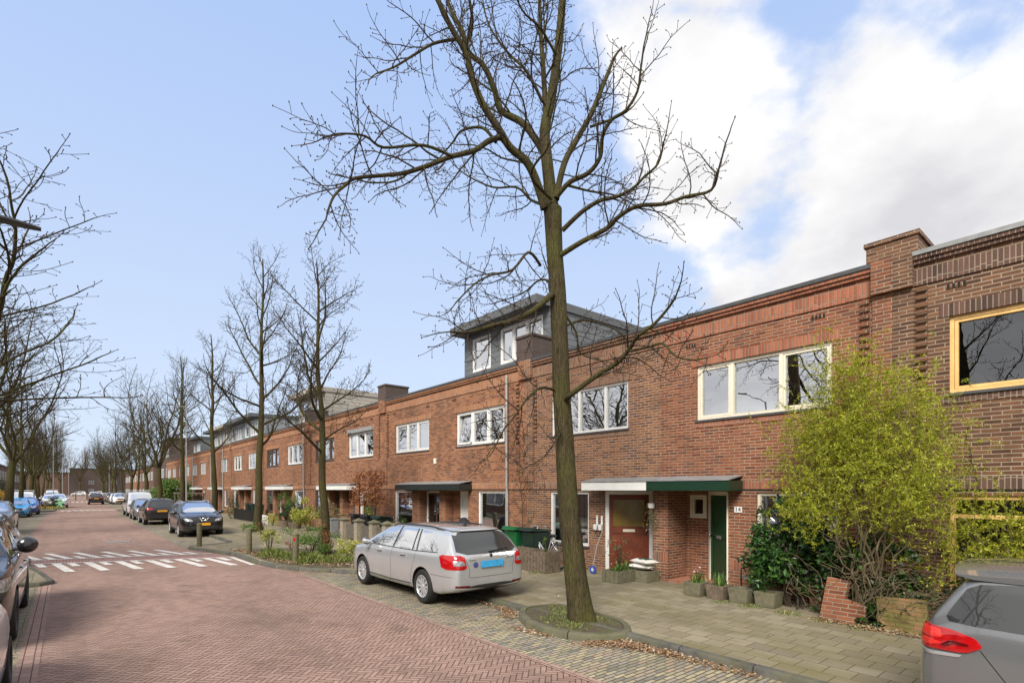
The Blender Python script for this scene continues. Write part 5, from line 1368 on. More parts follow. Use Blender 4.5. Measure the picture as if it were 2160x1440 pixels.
hatch = dict(L=3.75, paint='p_blue', wr=.58, ww=.82, wheel=(.30, .19), axles=(-1.15, 1.22), sub=1,
    top=[(-1.875, .85), (-1.85, 1.0), (-1.78, 1.10), (-1.62, 1.36), (-1.52, 1.44), (-1.1, 1.49), (-.4, 1.51), (.1, 1.47), (.5, 1.33), (1.05, 1.02), (1.2, .97), (1.6, .86), (1.78, .74), (1.875, .60)],
    belt=[(-1.875, .80), (-1.7, .98), (-1.0, .99), (.9, .93), (1.3, .88), (1.7, .74), (1.875, .54)],
    w=[(-1.875, .66), (-1.83, .74), (-1.7, .79), (-1.2, .815), (1.2, .815), (1.5, .79), (1.72, .70), (1.83, .58), (1.875, .48)],
    zb=[(-1.875, .36), (-1.5, .24), (1.5, .21), (1.875, .30)],
    side=[[(.95, .97), (.42, 1.31), (.10, 1.40), (-.08, 1.41), (-.08, .98)], [(-.15, .985), (-.15, 1.41), (-.80, 1.37), (-.98, 1.02)], [(-1.05, 1.03), (-.88, 1.36), (-1.22, 1.33), (-1.38, 1.10)]],
    rear=[(-.56, 1.04), (.56, 1.04), (.49, 1.36), (-.49, 1.36)], front=[(-.64, .98), (.64, .98), (.54, 1.38), (-.54, 1.38)],
    tail=[(.54, .82), (.75, .84), (.72, 1.06), (.58, 1.06)], head=[(.36, .62), (.66, .60), (.72, .80), (.46, .76)])
van = dict(L=4.95, paint='p_white', wr=.76, ww=.96, wheel=(.34, .22), axles=(-1.55, 1.55), sub=1,
    top=[(-2.475, 1.0), (-2.46, 1.7), (-2.40, 1.90), (-2.2, 1.95), (0, 1.97), (.9, 1.94), (1.2, 1.84), (1.6, 1.45), (1.85, 1.20), (2.1, 1.10), (2.35, .98), (2.475, .75)],
    belt=[(-2.475, .98), (1.3, 1.12), (1.8, 1.05), (2.2, .92), (2.475, .66)],
    w=[(-2.475, .86), (-2.4, .93), (-2.0, .955), (1.7, .955), (2.1, .92), (2.35, .80), (2.475, .66)],
    zb=[(-2.475, .34), (2.0, .24), (2.475, .32)],
    side=[[(1.50, 1.16), (1.12, 1.62), (.95, 1.70), (.45, 1.72), (.45, 1.16)]],
    rear=[(-.7, 1.2), (.7, 1.2), (.66, 1.7), (-.66, 1.7)], front=[(-.80, 1.18), (.80, 1.18), (.70, 1.80), (-.70, 1.80)],
    tail=[(.74, .8), (.88, .8), (.86, 1.3), (.76, 1.3)], head=[(.46, .74), (.80, .74), (.86, .98), (.56, .92)])
sedan = dict(suv); 
black = suv_car('suv_car', 'black sport utility car with roof rails facing the camera behind the wooden bollards', 'p_black', emblem=True); black.o.location = (4.82, 29.85, 0); black.o.rotation_euler = (0, 0, math.pi)
xo = suv_car('crossover_car', 'dark grey crossover seen from behind with red tail lights and yellow plate', 'p_dark', rails=False); xo.o.location = (4.5, 40.9, 0)
def hatch_car(name, label, paint_): return suv_car(name, label, paint_, rails=False, spec=hatch, spokes=6)
blue = hatch_car('hatchback_car', 'light blue small hatchback facing the camera in the left parking strip', 'p_blue'); blue.o.location = (-2.98, 57.2, 0); blue.o.rotation_euler = (0, 0, math.pi)
SW = lambda a, b: {M[a].name: M[b]}
dup(blue.o, (-2.62, 62.2, 0), math.pi, 'deep blue small car parked just behind the light blue hatchback', swap=SW('p_blue', 'p_dblue'))
dup(blue.o, (4.42, 47.4, 0), math.pi, 'silver grey hatchback between the white van and the dark crossover', swap=SW('p_blue', 'p_midgrey'))
def van_car():
    c = Car('panel_van', van, 'white panel van with roof bars facing the camera on the right', 'van'); c.glass(); c.wheels(spokes=6); c.lamps(); c.mirrors(1.45, 1.25, .92, 'trim', (.09, .07, .15)); front_face(c, .36, .5, .72)
    b = MB()
    for v in 'LR': c.line(b, v, [(.40, 1.8), (.40, .4)], .012); c.line(b, v, [(1.35, 1.1), (1.2, .45)], .012); c.line(b, v, [(-.9, 1.8), (-.9, .4)], .012)
    c.P(b, 'panel_gap', 'arch')
    for y in (-1.4, -.3, .7):
        c.P(MB().tube([(-.72, y, 1.94), (-.72, y, 2.08), (.72, y, 2.08), (.72, y, 1.94)], .025, 6), 'roof_bar', 'alloy')
    c.plate('F', .48, 'plate_yellow'); return c
vn = van_car(); vn.o.location = (4.66, 54.6, 0); vn.o.rotation_euler = (0, 0, math.pi)
dup(vn.o, (-3.15, 68.5, 0), math.pi, 'white van behind the two blue cars on the left')
lg = suv_car('suv_car', 'dark grey car behind the black SUV at the left edge', 'p_midgrey', rails=False); lg.o.location = (-2.85, 36.8, 0); lg.o.rotation_euler = (0, 0, math.pi)
mv = dup(xo.o, (3.25, 97.5, 0), 0, 'dark saloon driving away down the middle of the road', swap=SW('p_dark', 'p_black'))
FC = 'cars parked far down the street'
for i, (src, x, y, rz, pm, lb) in enumerate([
    (lg.o, -.75, 84.0, math.pi, 'p_white', 'pale car facing the camera just behind the green figure'), (blue.o, -1.6, 90.5, math.pi, 'p_white', 'white car second behind the green figure'),
    (lg.o, -1.7, 96.5, math.pi, 'p_midgrey', 'grey car third behind the green figure'), (blue.o, -1.8, 103, math.pi, 'p_white', 'white car fourth behind the green figure'), (lg.o, -1.8, 110, math.pi, 'p_black', 'black car fifth behind the green figure'),
    (vn.o, -1.9, 121, math.pi, 'p_white', 'white van far behind the green figure'),
    (lg.o, 5.9, 96.0, math.pi, 'p_white', 'white car facing the camera beyond the wooden bollard on the right'), (blue.o, 5.8, 102.0, math.pi, 'p_white', 'white small car second beyond the right bollard'),
    (xo.o, 5.9, 108.5, 0, 'p_black', 'black car third beyond the right bollard'), (lg.o, 5.9, 116, 0, 'p_midgrey', 'grey car fourth beyond the right bollard'), (blue.o, 5.6, 124, 0, 'p_red', 'pale car with red lamps just right of the driving saloon'),
    (xo.o, 4.6, 150, 0, 'p_white', 'white car far behind the driving saloon'),
    (blue.o, 2.8, 212, R(90), 'p_white', 'white car crossing the street end, leftmost of the row'), (blue.o, 7.5, 212, R(90), 'p_white', 'white car crossing the street end, second of the row'),
    (lg.o, 12.8, 213, R(90), 'p_black', 'dark car crossing the street end, right of the two white ones'), (blue.o, -3.5, 213, R(90), 'p_white', 'white car crossing the street end behind the lamp poles')]):
    own = [m.name for ch in kids(src) for m in ch.data.materials if m and m.name.startswith('paint_')]
    dup(src, (x, y, 0), rz, lb, FC, swap={own[0]: M[pm]} if own and own[0] != M[pm].name else None)

# ---- the black SUV at the left edge (faces the camera) ----------------------
big_suv = dict(suv); big_suv.update(L=4.72, wr=.66, ww=.95, wheel=(.375, .25), axles=(-1.42, 1.40), paint='p_black',
    top=[(y * 1.06, z * 1.115) for y, z in suv['top']], belt=[(y * 1.06, z * 1.10) for y, z in suv['belt']], w=[(y * 1.06, w_ * 1.055) for y, w_ in suv['w']], zb=[(y * 1.06, z * 1.05) for y, z in suv['zb']],
    side=[[(y * 1.06, z * 1.107) for y, z in p] for p in suv['side']], rear=[(x * 1.04, z * 1.11) for x, z in suv['rear']], front=[(x * 1.06, z * 1.113) for x, z in suv['front']],
    tail=[(x * 1.05, z * 1.1) for x, z in suv['tail']], head=[(.46, .80), (.78, .80), (.86, .95), (.52, .93)])
lb = suv_car('suv_car', 'large black sport utility car cropped by the left edge, its door mirror facing the camera', 'p_black', spec=big_suv, spokes=5, rim='alloy_dark', rails=False)
for ch in list(kids(lb.o)):
    if ch.name.startswith('door_mirror'):
        for g in kids(ch): bpy.data.objects.remove(g)
        bpy.data.objects.remove(ch)
lb.mirrors(.80, 1.33, .90, 'p_black', (.135, .10, .125))
for v in 'LR':
    lb.P(lb.line(MB(), v, [(1.1, 1.155), (0, 1.15), (-1.0, 1.20), (-1.7, 1.25)], w=.012, off=.008), 'chrome_strip', 'trim')
for sx in (-1, 1):
    a = R(-90 + sx * 32) ; vw = -90 - sx * 32; a = R(vw); q = (-math.sin(a), math.cos(a)); u = lambda x, y: x * q[0] + y * q[1]
    lb.P(lb.patch(MB(), vw, [(u(sx * .52, 2.30), .82), (u(sx * .86, 1.98), .80), (u(sx * .90, 1.75), .98), (u(sx * .60, 2.12), .96)], .008, rnd=2), 'headlight', 'clear_lamp', smooth=True)
lb.o.location = (-1.50, 12.05, 0); lb.o.rotation_euler = (0, 0, math.pi)
wh = suv_car('hatchback_car', 'white car at the bottom left corner, only its wing and wheel in view', 'p_white', spec=dict(hatch, sub=2), rails=False, rim='alloy_dark', spokes=5)
wh.o.location = (-1.29, 6.85, 0)
for ch in list(kids(wh.o)):
    if ch.name.startswith('door_mirror'):
        for q in list(kids(ch)): bpy.data.objects.remove(q)
        bpy.data.objects.remove(ch)
wh.mirrors(.55, .98, .58, 'p_white', (.06, .07, .07))

# ---- the grey SUV at the right edge (rear towards +Y) -----------------------
gs = dict(suv); gs.update(L=4.45, paint='p_grey',
    wr=.71, top=[(-2.225, .86), (-2.215, 1.0), (-2.185, 1.10), (-2.12, 1.20), (-1.99, 1.40), (-1.93, 1.48), (-1.84, 1.535), (-1.7, 1.56), (-1.4, 1.585), (-.7, 1.625), (-.1, 1.62), (.35, 1.56), (.8, 1.33), (1.15, 1.10), (1.3, 1.06), (1.8, 1.0), (2.05, .93), (2.18, .82), (2.225, .68)],
    belt=[(-2.225, .84), (-2.1, 1.05), (-1.8, 1.12), (-1.0, 1.09), (.9, 1.0), (1.3, .98), (2.0, .86), (2.225, .62)],
    side=[[(1.02, 1.05), (.50, 1.42), (.25, 1.505), (-.02, 1.53), (-.03, 1.06)], [(-.10, 1.065), (-.09, 1.535), (-.82, 1.50), (-.86, 1.10)]],
    rear=[(-.66, 1.14), (.66, 1.14), (.60, 1.42), (-.60, 1.42)])
g = Car('suv_car', gs, 'grey sport utility car cropped by the right edge with large red tail light', 'car'); g.glass(); g.wheels(spokes=5)
for v, sx in (('R', 1), ('L', -1)):
    g.P(g.patch(MB(), v, [(-.90, 1.105), (-.86, 1.485), (-1.45, 1.475), (-1.88, 1.435), (-2.03, 1.17), (-2.0, 1.12)], .005, rnd=1), 'quarter_window', 'car_glass', smooth=True)
    gp = MB(); g.line(gp, v, [(-1.92, 1.13), (-1.76, 1.41)], w=.012, off=.0075); g.line(gp, v, [(-.88, 1.09), (-.85, 1.52)], w=.04, off=.0075)
    g.P(gp, 'window_divider', 'trim')
    gp = MB(); g.line(gp, v, [(-1.80, .94), (-1.60, .66), (-1.55, .58)], w=.006); g.line(gp, v, [(-1.28, .92), (-1.28, .74), (-1.22, .70), (-1.04, .68), (-1.02, .72), (-1.02, .91), (-1.05, .935), (-1.25, .95), (-1.28, .92)], w=.006)
    g.line(gp, v, [(-.86, 1.08), (-.9, .9), (-.84, .6)], w=.006); g.P(gp, 'panel_gap', 'arch')
    vw = 90 + sx * 38; a = R(vw); q = (-math.sin(a), math.cos(a)); u = lambda x, y: x * q[0] + y * q[1]
    tl = [(u(sx * .60, -2.22), .93), (u(sx * .80, -2.16), .885), (u(sx * .90, -1.92), .90), (u(sx * .905, -1.82), .965), (u(sx * .89, -1.86), 1.03), (u(sx * .85, -2.0), 1.065), (u(sx * .66, -2.19), 1.085)]
    o = g.P(g.patch(MB(), vw, tl, .014, rnd=2, rings=7, step=.03), 'tail_light', 'red_lamp', smooth=True)
    def sub(name, pts, off, mat): g.P(g.patch(MB(), vw, [(u(sx * x, y), z) for x, y, z in pts], off, rnd=2, rings=3, thick=.006, step=.02), name, mat, o, smooth=True)
    sub('lamp_segment', [(.68, -2.18, 1.0), (.78, -2.14, .975), (.84, -2.04, .99), (.82, -2.06, 1.05), (.70, -2.15, 1.065)], .018, 'red_bright')
    sub('lamp_segment', [(.72, -2.18, .92), (.82, -2.12, .915), (.85, -2.04, .95), (.80, -2.11, .965), (.70, -2.18, .96)], .018, 'red_bright')
    sub('lamp_shadow', [(.86, -2.0, .985), (.895, -1.90, .975), (.895, -1.90, .955), (.87, -1.98, .955), (.86, -2.02, .925), (.84, -2.05, .93)], .018, 'red_deep')  # deep red segment set into the tail light
    rf_ = [(u(sx * .66, -2.2), .86), (u(sx * .82, -2.15), .835), (u(sx * .89, -1.95), .86), (u(sx * .89, -1.93), .885), (u(sx * .80, -2.15), .868), (u(sx * .66, -2.2), .90)]
    g.P(g.patch(MB(), vw, rf_, .007, rnd=1, rings=3), 'lamp_surround', 'p_silver', smooth=True)
spn = MB(); n_ = 12; vs = []; fs = []
for i in range(n_ + 1):
    x = -.74 + 1.48 * i / n_; e = (abs(x) / .74) ** 4; yr = -2.06 + .08 * (x / .74) ** 2
    vs += [(x, -1.45, 1.585 - e * .07), (x, -1.8, 1.572 - e * .06), (x, yr, 1.548 - e * .035), (x, yr + .015, 1.530 - e * .03), (x, -1.86, 1.475), (x, -1.5, 1.47)]
for i in range(n_):
    for k in range(6): fs.append((i * 6 + k, i * 6 + (k + 1) % 6, (i + 1) * 6 + (k + 1) % 6, (i + 1) * 6 + k))
fs += [tuple(range(6))[::-1], tuple(range(n_ * 6, n_ * 6 + 6))]
spn.add(vs, fs); so_ = g.P(spn, 'roof_spoiler', 'p_silver', smooth=True, label='pale reflecting roof spoiler'); so_.data.materials[0] = M['p_grey']
for sx in (-1, 1):
    P_ = []
    for y in (-1.5, -1.4, -.8, .0, .22): h, _ = g.map('T', sx * .585, y); P_.append(h + Vector((0, 0, .03 if -1.45 < y < .1 else .0)))
    Q, rr = smooth_path(P_, [.012, .016, .016, .016, .012], 4); g.P(MB().tube(Q, rr, 6), 'roof_rail', 'black', smooth=True)
g.lamps = None
g.mirrors(.86, 1.10, .84, size=(.11, .08, .085)); g.plate('B', .86, 'plate_yellow')
for sx in (-1, 1): g.P(g.patch(MB(), 'F', [(sx * x, z) for x, z in gs['head']], .006, rnd=1), 'headlight', 'clear_lamp', smooth=True)
front_face(g, .36, .52, .80)
g.o.location = (6.38, -.97, -.012); g.o.rotation_euler = (0, 0, math.pi)
# ------------------------------------------------------------------ street furniture
GB = 'wooden bollards along the kerb'
def bollard(x, y, h, label, refl=False, group=GB, s=1.0):
    o = thing('wooden_bollard', (x, y, PV - .005), label, 'bollard', group); r = .085 * s
    mb = MB(); mb.lathe([(r, 0), (r * 1.02, h * .4), (r, h - .06), (r * .96, h - .045)], 14); mb.build('post', M['wood_post'], o, smooth=True)
    MB().lathe([(r * 1.06, h - .05), (r * 1.07, h - .03), (r * .8, h - .005), (0, h + .02)], 14).build('cap', M['concrete'], o, smooth=True)
    if refl: MB().lathe([(0, -.012), (.042, -.010), (.045, .0)], 16, (-.055, -r * .80, h - .17), 'Y').build('reflector', M['red_refl'], o)
    return o
bollard(3.76, 22.45, .86, 'wooden bollard standing alone on the kerb corner in front of the black parked car')
bollard(4.62, 19.0, .84, 'wooden bollard at the near end of the hump, left of the small yellow green shrub')
bollard(5.13, 15.95, .84, 'wooden bollard with a round red reflector in the planting bed', True)
bollard(4.12, 62.2, .8, 'wooden bollard in front of the white van far down the street')
bollard(-1.75, 74.6, .85, 'wooden bollard left of the green figure on the far left verge')
bollard(1.35, 132, 1.3, 'far wooden bollard in mid street, left of two', s=1.3); bollard(3.0, 131, 1.3, 'far wooden bollard in mid street, right of two', s=1.3)

GP = 'tall street lamp posts'
def lamp_post(x, y, h, side, label, arm=.9, sc=1.0):
    o = thing('street_lamp', (x, y, .05), label, 'street lamp', GP)
    mb = MB(); mb.tube([(0, 0, 0), (0, 0, 1.0)], .075 * sc, 10); mb.tube([(0, 0, 1.0), (0, 0, h * .5), (0, 0, h)], [.055 * sc, .045 * sc, .035 * sc], 10); mb.build('pole', M['lamp_grey'], o, smooth=True)
    MB().tube([(0, 0, h - .02), (side * arm * .5, 0, h + .04), (side * arm, 0, h + .06)], .028 * sc, 8).build('arm', M['lamp_grey'], o, smooth=True)
    hd = MB(); a = side * arm; n = 9; vs = []; fs = []
    for i in range(n):
        f = i / (n - 1); w_ = .13 * sc * (math.sin(math.pi * (.12 + .8 * f)) ** .6); xx = a + side * (f * .75 * sc - .05); zz = h + .06 - .02 * f; th = .07 * sc * (1 - .55 * f) + .012
        for (yy_, dz_) in ((-w_, 0), (-w_ * .8, th * .6), (0, th), (w_ * .8, th * .6), (w_, 0), (0, -.014)): vs.append((xx, yy_, zz + dz_))
    for i in range(n - 1):
        for k in range(6): fs.append((i * 6 + k, i * 6 + (k + 1) % 6, (i + 1) * 6 + (k + 1) % 6, (i + 1) * 6 + k))
    fs += [tuple(range(6)), tuple(range(n * 6 - 6, n * 6))]
    hd.add(vs, fs); hd.build('lamp_head', M['lamp_dark'], o, smooth=True); return o
lamp_post(-2.75, 11.0, 6.12, 1, 'street lamp whose dark flat head reaches in at the left edge', arm=1.75)
lamp_post(6.9, 46.3, 8.3, -1, 'tall grey lamp post on the right pavement behind the black parked car')
lamp_post(-1.35, 94, 9.6, 1, 'tall grey lamp post right behind the green figure')
lamp_post(-.5, 115, 10.2, 1, 'tall grey lamp post, middle one of three far left'); lamp_post(.3, 128, 9.6, 1, 'tall grey lamp post nearest the dark end building')
lamp_post(6.2, 126, 9.8, -1, 'tall grey lamp post beside the far right parked cars')

fg = thing('warning_figure', (-.62, 79, 0.0), 'mint green running child warning figure on the far left verge', 'warning figure')
def flat_xz(poly, th): 
    mb = MB(); n = len(poly); mb.add([(x, 0, z) for x, z in poly] + [(x, th, z) for x, z in poly], [tuple(range(n)), tuple(range(2 * n - 1, n - 1, -1))] + [(i, n + i, n + (i + 1) % n, (i + 1) % n) for i in range(n)]); return mb
flat_xz([(-.42, 0), (-.30, .02), (-.14, .26), (.02, .40), (.12, .24), (.20, .02), (.36, .0), (.30, .10), (.27, .34), (.18, .56), (.20, .70), (.34, .66), (.48, .72), (.46, .80), (.30, .78), (.14, .86), (-.04, .84), (-.20, .66), (-.36, .60), (-.34, .52), (-.16, .54), (-.08, .60), (-.10, .42), (-.24, .22), (-.40, .10)], .05).build('body', M['figure'], fg)
MB().ball((.06, .025, .98), .15, 12, 8, (1, .5, 1)).build('head', M['figure'], fg, smooth=True)

# cabinet
cb = thing('utility_cabinet', (8.93, 22.85, PV), 'grey utility cabinet standing at the left end of the wooden gates', 'cabinet')
MB().box(-.17, .17, -.25, .25, 0, .80).build('body', M['zinc'], cb, bevel=.01); MB().box(-.20, .20, -.28, .28, .80, .84).build('lid', M['zinc'], cb, bevel=.008)
MB().box(-.185, -.171, -.20, .20, .10, .74).build('door', M['lamp_grey'], cb)

# gates between pebbled posts
GG = 'pebbled concrete gate posts'
gy = [21.72, 20.3, 18.92, 17.83, 17.0]
nm = ['beside the utility cabinet, leftmost of five', 'second from the utility cabinet', 'middle one of five', 'fourth from the utility cabinet', 'hidden behind the silver car, rightmost of five']
for y, l in zip(gy, nm):
    o = thing('gate_post', (9.0, y, PV), 'pebbled concrete gate post with pyramid cap, ' + l, 'gate post', GG)
    MB().box(-.15, .15, -.15, .15, 0, .82).build('shaft', M['pebble'], o, bevel=.008)
    c = MB(); c.box(-.19, .19, -.19, .19, .82, .86); c.add([(-.19, -.19, .86), (.19, -.19, .86), (.19, .19, .86), (-.19, .19, .86), (0, 0, .96)], [(0, 1, 4), (1, 2, 4), (2, 3, 4), (3, 0, 4)]); c.build('cap', M['concrete'], o)
for i, (a, b) in enumerate(zip(gy[1:], gy)):
    if i == 1: pass
    o = thing('wooden_gate', (9.0, (a + b) / 2, PV), 'grey plank gate between pebbled posts, ' + ['second', 'third', 'first', 'last'][[1, 2, 3, 0].index(i) if i in (0, 1, 2, 3) else 0] + ' counted from the cabinet', 'gate', 'grey plank gates')
    o['label'] = 'grey plank gate between pebbled posts, ' + ['nearest the cabinet', 'second from the cabinet', 'third from the cabinet', 'behind the silver car roof'][i]
    mb = MB(); n = int((b - a - .36) / .085)
    for k in range(n): y = -(b - a) / 2 + .2 + k * .085; mb.box(-.012, .012, y, y + .066, .08, .70 + .02 * math.sin(k))
    mb.build('planks', M['wood_grey'], o)
    MB().box(.013, .045, -(b - a) / 2 + .16, (b - a) / 2 - .16, .20, .27).build('rail', M['wood_grey'], o); MB().box(.013, .045, -(b - a) / 2 + .16, (b - a) / 2 - .16, .55, .62).build('rail', M['wood_grey'], o)

# wheelie bins
def wheelie(x, y, rz, mat, label, group=None, s=1.0):
    o = thing('wheelie_bin', (x, y, PV), label, 'wheelie bin', group, rz)
    mb = MB(); vs = []
    for (w_, d, z) in ((.22, .24, .06), (.235, .26, .3), (.28, .32, .93)): vs += [(-w_ * s, -d * s, z * s), (w_ * s, -d * s, z * s), (w_ * s, d * s, z * s), (-w_ * s, d * s, z * s)]
    fs = [(3, 2, 1, 0), (8, 9, 10, 11)]
    for j in range(2):
        for k in range(4): fs.append((j * 4 + k, j * 4 + (k + 1) % 4, j * 4 + 4 + (k + 1) % 4, j * 4 + 4 + k))
    mb.add(vs, fs); mb.build('body', M[mat], o, bevel=.02)
    l = MB(); l.add([(q[0] * s, q[1] * s, q[2] * s) for q in [(-.31, -.36, .94), (.31, -.36, .94), (.31, .38, .96), (-.31, .38, .96), (-.29, -.33, .99), (.29, -.33, .99), (.29, .36, 1.06), (-.29, .36, 1.06)]], [(3, 2, 1, 0), (4, 5, 6, 7), (0, 1, 5, 4), (1, 2, 6, 5), (2, 3, 7, 6), (3, 0, 4, 7)]); l.build('lid', M[mat], o, bevel=.012)
    for sx in (-1, 1): MB().lathe([(0, -.025), (.1, -.022), (.1, .022), (0, .025)], 14, (sx * .22, .27, .1), 'X').build('wheel', M['black'], o)
    MB().tube([(-.24, .39, .95), (-.24, .43, .97), (.24, .43, .97), (.24, .39, .95)], .014, 6).build('handle', M[mat], o)
    return o
wheelie(10.05, 11.70, R(92), 'bin_green', 'bright green wheelie bin behind the brown planters right of the silver car')
wheelie(10.15, 11.05, R(88), 'bin_dark', 'dark wheelie bin between the bright green bin and the bicycle')
for i, (y, l) in enumerate([(21.9, 'left one of three behind the wooden gates'), (20.7, 'middle one of three behind the wooden gates'), (19.7, 'right one of three behind the wooden gates')]):
    wheelie(9.75, y, R(85 + 8 * i), 'black' if i < 2 else 'bin_dark', 'black wheelie bin, ' + l, 'black bins behind the gates', 1.02)
for i, y in enumerate((38.6, 40.0)): wheelie(9.9, y, R(90), 'bin_dark', ['dark bin behind the black slatted fence, right one', 'dark bin behind the black slatted fence, left one'][i], 'bins behind the slatted fence', 1.1)

# brown palisade planters
def palisade(x0, x1, y0, y1, h, mat, label, group, name='concrete_planter', soil=True, wall=.06):
    o = thing(name, ((x0 + x1) / 2, (y0 + y1) / 2, PV), label, 'planter', group)
    hx, hy = (x1 - x0) / 2, (y1 - y0) / 2; mb = MB(); rng = random.Random(int(y0 * 100)); st = .115
    def run(a, b, axis, c):
        n = max(2, round((b - a) / st)); w_ = (b - a) / n
        for k in range(n):
            p = a + k * w_; j = rng.uniform(-.004, .004)
            if axis == 'y': mb.box(c - wall / 2 + j, c + wall / 2 + j, p + .002, p + w_ - .002, 0, h + j)
            else: mb.box(p + .002, p + w_ - .002, c - wall / 2 + j, c + wall / 2 + j, 0, h + j)
    run(-hy, hy, 'y', -hx + wall / 2); run(-hy, hy, 'y', hx - wall / 2); run(-hx + wall, hx - wall, 'x', -hy + wall / 2); run(-hx + wall, hx - wall, 'x', hy - wall / 2)
    mb.build('palisade', M[mat], o, bevel=.008)
    if soil: MB().box(-hx + wall, hx - wall, -hy + wall, hy - wall, h * .5, h - .05).build('soil', M['soil'], o)
    return o
GPL = 'concrete planters on the pavement'
palisade(9.16, 9.70, 9.62, 10.40, .54, 'conc_brown', 'tall brown concrete planter in front of the bicycle, right one of two', GPL)
palisade(9.22, 9.76, 10.46, 11.35, .52, 'conc_brown', 'tall brown concrete planter in front of the green bin, left one of two', GPL)
palisade(9.42, 10.56, 7.55, 8.02, .27, 'concrete', 'low mossy planter with strap leaved plants before the red door', GPL)
def trough(x, y, label, s=.38, h=.27, mat='concrete'):
    o = thing('concrete_planter', (x, y, PV), label, 'planter', 'four small square planters'); a = s / 2; b = a * .86; mb = MB()
    mb.add([(-b, -b, 0), (b, -b, 0), (b, b, 0), (-b, b, 0), (-a, -a, h), (a, -a, h), (a, a, h), (-a, a, h), (-a + .04, -a + .04, h), (a - .04, -a + .04, h), (a - .04, a - .04, h), (-a + .04, a - .04, h), (-b + .05, -b + .05, h * .55), (b - .05, -b + .05, h * .55), (b - .05, b - .05, h * .55), (-b + .05, b - .05, h * .55)],
           [(3, 2, 1, 0)] + [(k, (k + 1) % 4, 4 + (k + 1) % 4, 4 + k) for k in range(4)] + [(4 + k, 4 + (k + 1) % 4, 8 + (k + 1) % 4, 8 + k) for k in range(4)] + [(8 + k, 8 + (k + 1) % 4, 12 + (k + 1) % 4, 12 + k) for k in range(4)])
    mb.build('box', M[mat], o, bevel=.008); MB().box(-b + .045, b - .045, -b + .045, b - .045, h * .5, h * .82).build('soil', M['soil'], o); return o
for (x, y, l, mt) in [(9.68, 5.78, 'small square planter with pale tulip leaves, leftmost of four', 'concrete'), (9.72, 5.32, 'small brown square planter with green sprouts, second of four', 'conc_brown'), (9.72, 4.86, 'small empty square planter, third of four', 'concrete'), (9.74, 4.38, 'small square planter nearest the laurel, rightmost of four', 'concrete')]:
    trough(x, y, l, mat=mt)

def strap_plant(loc, n, h, mat, label, seed, cat='plant', flowers=0, spread=.12):
    rng = random.Random(seed); o = thing('strap_leaved_plant', loc, label, cat); mb = MB()
    for i in range(n):
        a = rng.random() * 6.28; b = Vector((rng.gauss(0, spread), rng.gauss(0, spread * .6), 0)); d = Vector((math.cos(a), math.sin(a), 0)); hh = h * rng.uniform(.6, 1.1); w_ = Vector((-d.y, d.x, 0)) * .011; lean = rng.uniform(.15, .6)
        p = [b + d * (hh * lean * t_ * t_) + Vector((0, 0, hh * (t_ - .25 * t_ * t_ * lean))) for t_ in (0, .35, .7, 1)]
        mb.add([p[0] - w_, p[0] + w_, p[1] + w_, p[2] + w_ * .8, p[3], p[2] - w_ * .8, p[1] - w_], [(0, 1, 2, 6), (6, 2, 3, 5), (5, 3, 4)])
    mb.build('foliage', M[mat], o)
    if flowers:
        f = MB(); leaf_cloud(f, [Vector((rng.gauss(0, spread), rng.gauss(0, spread * .6), h * rng.uniform(.8, 1.15))) for _ in range(flowers)], .045, rng, .9); tag(f.build('flower', M['flower_white'], o), kind='stuff')
    return o
strap_plant((9.85, 7.78, PV + .2), 60, .30, 'leaf_green', 'green strap leaved bulbs filling the low planter before the red door', 1)
strap_plant((9.60, 7.78, PV + .2), 26, .22, 'leaf_green', 'shorter bulb leaves at the street end of the low planter', 2, flowers=6)
strap_plant((9.68, 5.78, PV + .2), 34, .32, 'leaf_green', 'bulb leaves with white flowers in the leftmost small planter', 3, flowers=12, spread=.08)
strap_plant((9.72, 5.32, PV + .2), 30, .32, 'leaf_green', 'green sprouts in the second small planter', 4, spread=.07)
bush('flowering_shrub', (10.32, 8.25, PV), (.28, .28, .35), 260, .05, 'leaf_olive', 'pale flowering shrub beside the red door and the sacks', seed=5, zc=.62)
# sacks of potting soil
for i, (z, rz, l) in enumerate([(.35, .1, 'lower white potting soil sack on the planter end'), (.47, -.25, 'upper white potting soil sack with dark print on the planter end')]):
    o = thing('soil_sack', (10.22, 7.42 if i else 7.5, z), l, 'sack', 'soil sacks by the pillar', rz=rz + R(90))
    rn = random.Random(i + 3)
    def pillow(L, Wd, H, off, u0=-1, u1=1, v0=-1, v1=1, n=14, top=True):
        g = MB(); 
        for sg_ in ((1, -1) if top is True else (1,)):
            vs = []; fs = []
            for a in range(n + 1):
                for c in range(n + 1):
                    u = u0 + (u1 - u0) * a / n; v = v0 + (v1 - v0) * c / n
                    hh = H * ((1 - abs(u) ** 3.2) * (1 - abs(v) ** 2.6)) ** .55 * (1 + .16 * math.sin(u * 7 + i) * math.sin(v * 5 + 2 * i))
                    vs.append((u * L, v * Wd * (1 - .06 * (1 - abs(u))), H + sg_ * (hh + off)))
            for a in range(n):
                for c in range(n): q = a * (n + 1) + c; f = (q, q + n + 1, q + n + 2, q + 1); fs.append(f if sg_ > 0 else f[::-1])
            g.add(vs, fs)
        return g
    pillow(.30, .20, .065, 0).build('bag', M['sack'], o, smooth=True)
    pillow(.30, .20, .065, .003, -.6, .35, -.75, .6, 8, 'print').build('print', M['sack_print'], o, smooth=True)
mb = MB(); mb.box(9.98, 10.46, 7.18, 7.52, PV, .33); mb.solo('step_block', M['concrete'], (10.22, 7.35, PV), 'low concrete block carrying the soil sacks beside the pillar', 'block')

